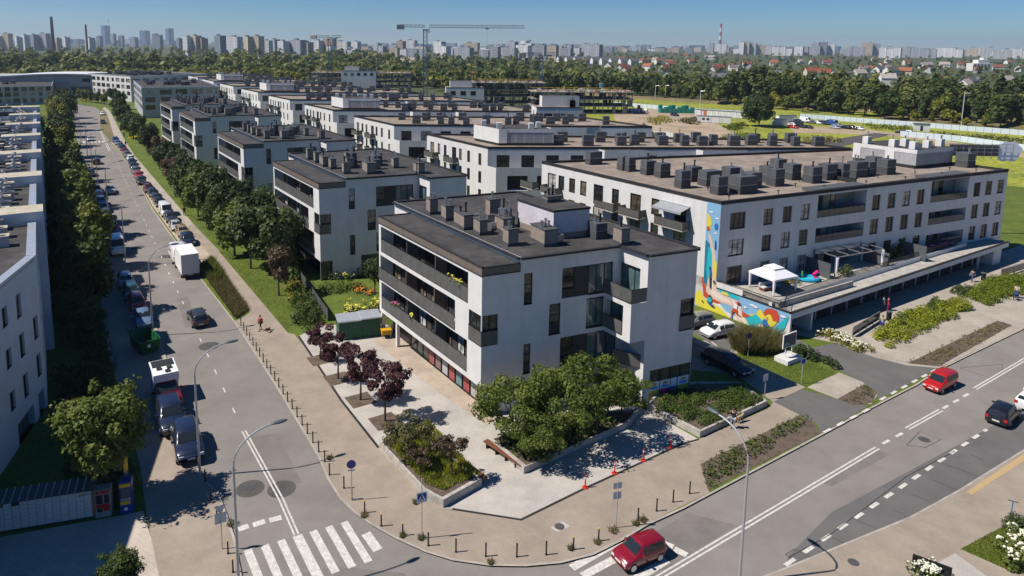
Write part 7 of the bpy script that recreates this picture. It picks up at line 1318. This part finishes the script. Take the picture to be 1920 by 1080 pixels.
RAILB = mat('track_ballast', (.19, .12, .09), .95, .2, .3, coord='pos', fine=2)
tr = [(66.25, 454.00), (85.62, 429.06), (151.98, 373.64), (211.05, 339.28), (257.04, 312.53)]
a = M(); ribbon(a, tr, 5, 1.5, RAILB); P = [Vector(p) for p in tr]
for s in (-1, 1):
    for p, q in zip(P, P[1:]): d = (q-p).normalized(); n = Vector((d.y, -d.x))*s; a.poly([(*(p+n*2.5), 1.5), (*(q+n*2.5), 1.5), (*(q+n*6), .1), (*(p+n*6), .1)], DRYGRASS)
struct(a.obj('railway_embankment')); a = M()
for s in (-1.7, -.3, .5, 1.9): ribbon(a, [p+Vector((.5, .8))*s for p in P], .12, 1.62, STEEL)
tag(a.obj('railway_track'), 'thin steel rails on the brown embankment', 'railway track')
a = M(); b0, b1, b2 = Vector((181.24, 314.23)), Vector((207.19, 250.90)), Vector((221.79, 337.78)); q = [b0, b1, b1+Vector((26, 22)), b2+Vector((10, 16)), b2]
a.poly([(*b0, .2), (*b1, .2), (*(b1+Vector((22, 16))), 4.2), (*(b2+Vector((16, 14))), 4.0), (*b2, 1.6)], DRYGRASS); struct(a.obj('grassy_bank'))
def panels(name, label, pts, hgt, wd, m, rail=True, cat='fence', gap=.06):
    t = thing(name, label, cat, (*pts[0], .1)); o = Vector(pts[0])
    for p, q in zip(pts, pts[1:]):
        p, q = Vector(p), Vector(q); d = q-p; n = max(1, round(d.length/wd)); w_ = d.length/n; h = math.degrees(math.atan2(d.x, d.y)); b = M(); b.box(gap/2, -.03, 0, w_-gap/2, .03, hgt, m); me = b.mesh('panel')
        c = M(); c.box(-.04, -.06, 0, .04, .06, hgt+.12, SLATE); pm = c.mesh('post')
        for i in range(n): pos_ = p+d*(i/n)-o; link('panel', me, t, (pos_.x, pos_.y, 0), rad(90-h)); link('post', pm, t, (pos_.x, pos_.y, 0), rad(90-h))
    return t
FP = flat('fence_pale_blue', (.6, .68, .74), .6)
panels('panel_fence', 'long pale blue sheet fence between weeds and railway', [(145.63, 310.76), (153.70, 304.90), (178.07, 281.18), (203.68, 255.07)], 2.0, 2.6, FP)
panels('panel_fence', 'pale sheet fence behind the site containers', [(73.56, 367.69), (105.71, 333.49), (133.95, 316.52)], 2.0, 3, FP)
panels('panel_fence', 'short pale blue fence right of the roof houses, nearer than the long one', [(153.66, 249.65), (166.53, 236.76), (172.83, 215.64)], 2.0, 2.6, FP)
panels('site_wall', 'tall white hoarding before the bare sand', [(49.24, 244.62), (62.88, 232.15), (79.88, 214.93)], 3.0, 3.5, PLASTER, gap=.01)
railing(tag(link('bridge_fence', None), 'pale railing on top of the grassy railway bank', 'fence'), [(210.10, 326.62), (219.26, 276.92)], 2.6, 1.6, 'bars', step=.9)
for q, hg, l in (((105.58, 407.02), 9, 'first'), ((112.81, 411.89), 9, 'second'), ((114.80, 353.95), 9.5, 'third'), ((152.79, 383.71), 9, 'fourth'), ((194.87, 342.91), 9.5, 'fifth'), ((199.91, 343.45), 9.5, 'sixth'), ((213.34, 331.80), 7, 'seventh'), ((228.65, 341.11), 9, 'eighth'), ((201.52, 286.98), 14, 'ninth and tallest'), ((242.64, 324.92), 9, 'tenth')):
    t = thing('catenary_pole', 'pale railway pole, %s from the left along the track' % l, 'pole', (*q, 0), 0, 'railway poles'); a = M(); a.tube([(0, 0, 0), (0, 0, hg)], .16, PLASTER2, 6, .11); a.obj('mast', t); a = M(); a.tube([(0, 0, hg-.6), (1.6, -1.2, hg-.3)], .07, STEEL, 5); a.obj('bracket', t)
def container(q, h, m, label, L=6.0, z=.15, win=False):
    t = thing('site_container', label, 'container', (*q, z), rad(90-h), 'site containers'); a = M(); a.box(0, 0, .1, L, 2.4, 2.6, m); a.obj('body', t); a = M(); a.box(-.05, -.05, 2.6, L+.05, 2.45, 2.75, SLATE); a.obj('roof', t)
    b = M(); b.box(.35, -.03, .15, 1.25, -.002, 2.2, PLASTER2); b.obj('door', t)
    if win:
        for x in (1.9, 3.6): b = M(); b.box(x, -.03, 1.1, x+1.1, -.002, 2.0, CGLASS); b.obj('window', t)
OC = flat('container_orange', (.5, .16, .05)); WC = flat('container_white', (.72, .72, .72), .5)
p, d = Vector((101.12, 317.97)), Vector((118.25, 305.87))-Vector((101.12, 317.97)); hh_ = math.degrees(math.atan2(d.x, d.y))
NTH = ('first', 'second', 'third', 'fourth', 'fifth', 'sixth', 'seventh', 'eighth')
for i in range(8): container(p+d*(i/8), hh_, OC if i == 1 else WC, 'orange site container in the back row' if i == 1 else 'white site container, %s from the left in the back row' % NTH[i], d.length/8-.1)
p, d = Vector((92.91, 288.82)), Vector((105.18, 284.09))-Vector((92.91, 288.82)); hh_ = math.degrees(math.atan2(d.x, d.y))
for i in range(3): container(p+d*(i/3), hh_, WC, ('white site office container with windows at the left of the front row', 'white site container in the middle of the front row', 'white site container with grey side at the right of the front row')[i], d.length/3-.1, win=i == 0)
container((121.52, 279.90), 84, PLASTER2, 'pale grey container right of the solitary tree', 5); container((129.18, 294.19), 84, WC, 'white container with reddish rim behind the pale grey one', 8)
TL = flat('crate_teal', (.03, .26, .2), .6)
rr = random.Random(9)
for i in range(16):
    x = 1240+(i % 8)*4.6; c = (88.69, 329.10); o = Vector(c)+Vector(((i % 8)*2.0, -(i % 8)*.2+(i//8)*2.2)); t = tag(link('crate', None, None, (*o, .15)), 'teal covered pallet crate in the stack beside the bare sand', 'crate', 'teal crates on the site'); a = M(); a.box(-.85, -.85, 0, .85, .85, 2.0+(i % 3)*.8, TL); a.obj('stack', t); a = M(); a.box(-.9, -.9, -.1, .9, .9, .0, FORM); a.obj('pallet', t)
for i in range(12):
    o = Vector((72.73, 330.01))+Vector((i % 6*1.8, (i//6)*2)); t = tag(link('sack', None, None, (*o, .15)), 'white wrapped building sack left of the red machine', 'sack', 'white sacks on the site'); a = M(); a.ell((0, 0, .9), .9, .9, .95, WC, 8, 5); a.obj('bag', t)
t = thing('red_machine', 'small red concrete machine between white sacks and teal crates', 'machine', (*(78.70, 330.64), .15)); a = M(); a.box(-1.2, -1, .4, 1.2, 1, 2.0, REDP); a.obj('body', t); a = M(); a.box(-.9, -.8, 2.0, .2, .8, 3.4, REDP); a.obj('hopper', t)
for x in (-.9, .9): a = M(); a.tube([(x, -1.1, .4), (x, 1.1, .4)], .4, TYRE, 10); a.obj('wheel', t)
t = thing('hut', 'small grey transformer hut with flat roof by the long fence', 'hut', (*(169.35, 266.49), .13), rad(-25)); a = M(); a.box(0, 0, 0, 5, 3, 2.6, PLASTER2); a.obj('wall', t); a = M(); a.box(-.2, -.2, 2.6, 5.2, 3.2, 2.85, SLATE); a.obj('roof', t); a = M(); a.box(1.9, -.03, .1, 2.8, -.003, 2.1, DARKPANEL); a.obj('door', t)
# ---------------------------------------------------------------- family houses in the trees
RT = [mat('roof_red', (.26, .075, .045), .8, .15, .5), mat('roof_brown', (.2, .085, .055), .8, .15, .5), mat('roof_grey', (.12, .125, .14), .8, .15, .5), mat('roof_orange', (.34, .12, .06), .8, .15, .5), mat('roof_pale', (.42, .36, .33), .8, .1, .5)]
WLS = [flat('house_white', (.68, .67, .64), .85), flat('house_cream', (.6, .54, .42), .85), flat('house_grey', (.45, .45, .45), .85)]
RN = ('red', 'brown', 'grey', 'orange', 'pale')
def house(q, rz, L, W, h, rf, wl, label, group):
    t = thing('house', label, 'house', (*q, 0), rz, group); a = M(); a.box(-L/2, -W/2, 0, L/2, W/2, h, WLS[wl]); k = W*.42
    for s in (-1, 1): a.poly([(s*L/2, -W/2, h), (s*L/2, W/2, h), (s*L/2, 0, h+k)], WLS[wl])
    a.obj('wall', t); a = M(); e = .5
    for s in (-1, 1):
        u = [(-L/2-e, s*(W/2+e), h-.4), (L/2+e, s*(W/2+e), h-.4), (L/2+e, 0, h+k+.12), (-L/2-e, 0, h+k+.12)]; a.poly(u, RT[rf]); a.poly([(x, y, z-.15) for x, y, z in u], RT[rf])
    r = a.obj('roof', t); a = M(); a.box(L*.15, .6, h+k*.3, L*.15+.7, 1.3, h+k+.9, RT[1]); a.obj('chimney', r)
    for x in (-L*.3, L*.05, L*.3):
        for z in (1.1, 3.9):
            if z < h-1.2: a = M(); a.box(x-.55, -W/2-.04, z, x+.55, -W/2-.003, z+1.3, CGLASS); a.obj('window', t)
rr = random.Random(21); HG = 'family houses among the trees'
for q, L, rf, wl in (((555.03, 1662.61),26,4,0), ((295.47, 853.11),16,0,0), ((495.41, 1164.51),14,3,1), ((744.48, 1692.19),16,2,0), ((378.13, 785.85),18,0,1), ((366.05, 733.70),14,0,0), ((361.32, 689.18),24,2,0), ((407.11, 742.46),16,4,1), ((506.78, 906.58),22,3,0), ((483.32, 837.98),16,2,0), ((489.76, 825.14),20,2,0), ((505.82, 828.85),20,3,1), ((289.16, 565.37),34,2,0), ((725.87, 1130.88),30,4,0), ((763.32, 1142.01),16,4,0), ((801.52, 1153.36),18,1,1), ((401.02, 1034.34),14,0,0), ((345.17, 935.61),14,1,0), ((579.34, 1933.94),18,0,1), ((616.84, 1331.98),14,4,0), ((627.34, 1301.20),16,0,0), ((952.97, 1675.23),18,0,0), ((887.69, 1509.63),14,4,0), ((820.48, 1334.44),16,1,1), ((767.15, 1030.16),16,1,0), ((1158.41, 1526.98),18,3,0), ((363.33, 543.91),14,1,0), ((-158.70, 951.52),22,0,0), ((-108.37, 882.96),18,0,0), ((-88.00, 703.44),18,4,0), ((-151.72, 799.80),16,4,1), ((-93.45, 928.13),40,4,0), ((6.66, 552.25),12,1,0), ((2.39, 537.19),14,0,0), ((-192.39, 703.37),18,2,0), ((-117.20, 1067.66),60,4,0)): house(q, rr.uniform(-.5, .5), L*.85, 9, rr.uniform(5, 7), rf, wl, '%s roofed %s house among the trees' % (RN[rf], ('white', 'cream', 'grey')[wl]), HG)
for i in range(46):
    D = rr.uniform(640, 1500); th = rr.uniform(6, 42); q = (D*sin(rad(th)), D*cos(rad(th))); rf = rr.choice((0, 0, 1, 2, 3, 4)); wl = rr.choice((0, 0, 1, 2)); house(q, rr.uniform(0, 3), rr.uniform(9, 15), rr.uniform(7, 9), rr.uniform(4.5, 7), rf, wl, '%s roofed %s house among the trees' % (RN[rf], ('white', 'cream', 'grey')[wl]), HG)
for i in range(26):
    o = Vector((151.57, 1229.76)).lerp(Vector((256.15, 1086.60)), i/26)+Vector((0, (i % 3)*22)); house(o, rad(20), 14, 9, 8, 2, 0, 'dark roofed white terrace house in the rows beyond the wood', 'terrace houses beyond the wood')
t = thing('modern_house', 'white cubic house with stepped flat roofs on the right among red roofs', 'house', (*(733.28, 1021.08), 0)); a = M(); a.box(-14, -7, 0, 14, 7, 11, WLS[0]); a.box(-6, -6, 11, 10, 6, 16, WLS[0]); a.box(2, -4, 16, 8, 4, 19, WLS[0]); a.obj('wall', t)
for i in range(5): a = M(); a.box(-12+i*5, -7.1, 3, -10+i*5, -7.01, 9.5, CGLASS); a.obj('window', t)
# ---------------------------------------------------------------- far housing blocks on the skyline
def blockmat(name, c, cw):
    m = bpy.data.materials.new(name); m.use_nodes = True; n = m.node_tree.nodes; l = m.node_tree.links; b = n['Principled BSDF']; b.inputs['Roughness'].default_value = .85
    tc = n.new('ShaderNodeTexCoord'); sp = n.new('ShaderNodeSeparateXYZ'); l.new(tc.outputs['Object'], sp.inputs[0])
    def mth(op, x, y): q = n.new('ShaderNodeMath'); q.operation = op; (l.new(x, q.inputs[0]) if hasattr(x, 'links') else setattr(q.inputs[0], 'default_value', x)); (l.new(y, q.inputs[1]) if hasattr(y, 'links') else setattr(q.inputs[1], 'default_value', y)); return q.outputs[0]
    fz = mth('GREATER_THAN', mth('FRACT', mth('MULTIPLY', sp.outputs[2], 1/2.9), 0), .5); s = mth('ADD', sp.outputs[0], sp.outputs[1]); fx = mth('GREATER_THAN', mth('FRACT', mth('MULTIPLY', s, 1/3.4), 0), .45); big_ = mth('GREATER_THAN', mth('FRACT', mth('MULTIPLY', s, 1/21.0), 0), .2)
    k = mth('MULTIPLY', mth('MULTIPLY', fz, fx), big_); mx = n.new('ShaderNodeMix'); mx.data_type = 'RGBA'; mx.inputs[6].default_value = (*c, 1); mx.inputs[7].default_value = (*cw, 1); l.new(k, mx.inputs[0]); l.new(mx.outputs[2], b.inputs['Base Color']); return m
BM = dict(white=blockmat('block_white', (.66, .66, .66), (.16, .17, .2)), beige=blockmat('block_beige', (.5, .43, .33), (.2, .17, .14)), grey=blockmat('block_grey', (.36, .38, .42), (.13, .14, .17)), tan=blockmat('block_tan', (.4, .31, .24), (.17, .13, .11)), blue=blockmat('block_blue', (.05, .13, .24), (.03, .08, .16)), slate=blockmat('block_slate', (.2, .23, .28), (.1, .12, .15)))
def tower(x0, x1, yt, D, col, label, group='housing blocks on the skyline', dep=14, steps=True):
    th = (x0+x1)/2; c = Vector(((th-887.9)/1307.6*D*1.012, D)); w_ = max(4, (x1-x0)/1307.6*D); yh = 82.2+(th-887.9)*.0103; H = max(9, CAMH+(yh-yt)/1307.6*D*1.0)
    t = thing('tower_block', label, 'tower block', (*c, 0), -.62+rr.uniform(-.25, .25), group); a = M(); n = max(1, int(w_/18)) if steps else 1
    for i in range(n): dh = rr.choice((0, 0, -3, -6)) if n > 1 else 0; dy = rr.choice((0, 1.5, 3)); a.box(-w_/2+w_*i/n, -dep/2+dy, 0, -w_/2+w_*(i+1)/n-.05, dep/2+dy, H+dh, BM[col])
    a.obj('wall', t); a = M(); k = rr.uniform(-.25, .25)*w_; a.box(k-w_*.12, -3, H-.2, k+w_*.12, 3, H+2.6, BM['slate']); a.obj('roof_house', t); return t
CN = dict(white='white', beige='beige', grey='grey', tan='tan', blue='blue glass', slate='slate grey')
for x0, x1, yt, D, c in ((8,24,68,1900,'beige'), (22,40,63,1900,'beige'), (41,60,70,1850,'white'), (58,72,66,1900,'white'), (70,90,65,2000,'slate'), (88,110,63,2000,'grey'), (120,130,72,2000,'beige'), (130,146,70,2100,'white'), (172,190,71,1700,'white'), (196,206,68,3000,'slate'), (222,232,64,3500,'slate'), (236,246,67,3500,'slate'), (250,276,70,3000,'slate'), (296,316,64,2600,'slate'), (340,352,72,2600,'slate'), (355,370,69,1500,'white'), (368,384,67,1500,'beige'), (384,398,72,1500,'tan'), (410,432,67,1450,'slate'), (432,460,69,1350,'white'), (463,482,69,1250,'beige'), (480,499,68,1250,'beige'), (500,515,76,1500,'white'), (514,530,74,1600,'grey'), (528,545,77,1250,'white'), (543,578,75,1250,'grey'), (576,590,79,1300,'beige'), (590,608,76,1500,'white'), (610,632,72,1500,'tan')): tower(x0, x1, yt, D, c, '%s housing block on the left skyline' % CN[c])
for x0, x1, yt, l in ((205,221,49,'tallest blue glass office tower with a spire on the left skyline'), (276,292,58,'broad blue glass office tower on the left skyline'), (324,336,54,'slim blue office tower with a slanted top on the left skyline')): tower(x0, x1, yt, 5200, 'blue', l, None, 40, False)
t = thing('spire', 'thin spire on top of the tallest blue tower', 'spire', (-2690+1.0, 5200, 150)); a = M(); a.tube([(0, 0, 10), (0, 0, 45)], 3, BM['blue'], 5, .4); a.obj('mast', t)
x = 618
while x < 1112: w_ = rr.uniform(11, 34); D = rr.uniform(1450, 2000); c = rr.choice(('white', 'white', 'beige', 'grey', 'grey', 'grey', 'tan')); tower(x, x+w_, rr.uniform(75, 89)+(4 if x > 980 else 0), D, c, '%s housing block on the central skyline' % CN[c]); x += w_*rr.uniform(.65, 1.2)
x = 640
while x < 1060: w_ = rr.uniform(14, 40); c = rr.choice(('white', 'grey', 'beige')); tower(x, x+w_, rr.uniform(84, 93), rr.uniform(1250, 1450), c, '%s lower housing block before the central skyline' % CN[c]); x += w_*rr.uniform(.8, 1.6)
x = 1105
while x < 1380: w_ = rr.uniform(8, 30); c = rr.choice(('white', 'grey', 'slate', 'beige', 'tan')); tower(x, x+w_, rr.uniform(86, 92), rr.uniform(2600, 4200), c, '%s low block far off right of the crane' % CN[c]); x += w_*rr.uniform(.7, 1.5)
for x0, x1, yt, D, c in ((1317,1326,81,3000,'grey'), (1330,1350,81,3200,'white'), (1373,1382,79,2800,'white'), (1380,1391,78,2800,'beige'), (1392,1404,81,2800,'grey'), (1404,1420,84,2800,'beige'), (1420,1432,86,2900,'white'), (1435,1470,88,2600,'white'), (1475,1490,87,2700,'white'), (1490,1520,85,2700,'grey'), (1505,1518,80,2900,'grey'), (1518,1533,79,2900,'slate'), (1535,1548,83,2900,'white'), (1560,1600,88,2600,'grey'), (1598,1616,80,3000,'beige'), (1616,1630,82,3000,'grey'), (1632,1668,88,2300,'white'), (1668,1730,89,2400,'grey'), (1735,1780,90,2600,'white'), (1790,1812,89,3000,'beige'), (1815,1838,89,2600,'white'), (1840,1870,92,2300,'white'), (1870,1900,91,2500,'white')): tower(x0, x1, yt, D, c, '%s housing block on the right skyline' % CN[c])
x = -40
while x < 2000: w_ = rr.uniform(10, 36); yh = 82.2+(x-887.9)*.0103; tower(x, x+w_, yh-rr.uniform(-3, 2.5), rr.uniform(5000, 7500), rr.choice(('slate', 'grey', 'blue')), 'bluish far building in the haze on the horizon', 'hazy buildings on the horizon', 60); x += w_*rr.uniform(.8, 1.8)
def stack(q, hg, r, label, bands, base=None):
    t = thing('chimney_stack', label, 'chimney', (*q, 0)); n = len(bands)
    for i, m in enumerate(bands): a = M(); a.tube([(0, 0, hg*i/n), (0, 0, hg*(i+1)/n)], r*(1-.3*i/n), m, 12, r*(1-.3*(i+1)/n)); a.obj('shaft', t)
DKB = flat('dark_brick', (.06, .04, .04)); stack((-837, 1400), 76, 3.4, 'tall dark brick chimney at the far left of the skyline', [DKB]); stack((-880, 1600), 66, 2.6, 'second thinner dark chimney left of the blue towers', [DKB])
stack((1390*1.0, 4000), 158, 8, 'red and white banded power station chimney on the right skyline', [WLS[0], WLS[0], flat('band_red', (.35, .06, .06)), WLS[0], flat('band_red', (.35, .06, .06)), WLS[0], flat('band_red', (.35, .06, .06))])
# ---------------------------------------------------------------- summer haze
hz = M(); hz.box(-9600, -9600, -1.2, 9600, 9600, 178, PLASTER); ho = hz.obj('haze'); ho['kind'] = 'stuff'
hm = bpy.data.materials.new('haze'); hm.use_nodes = True; nn = hm.node_tree.nodes; nn.clear(); ov = nn.new('ShaderNodeOutputMaterial'); pv = nn.new('ShaderNodeVolumePrincipled'); pv.inputs['Color'].default_value = (.68, .8, .95, 1); pv.inputs['Density'].default_value = .0001; pv.inputs['Anisotropy'].default_value = .2
hm.node_tree.links.new(pv.outputs[0], ov.inputs['Volume']); ho.data.materials.clear(); ho.data.materials.append(hm)
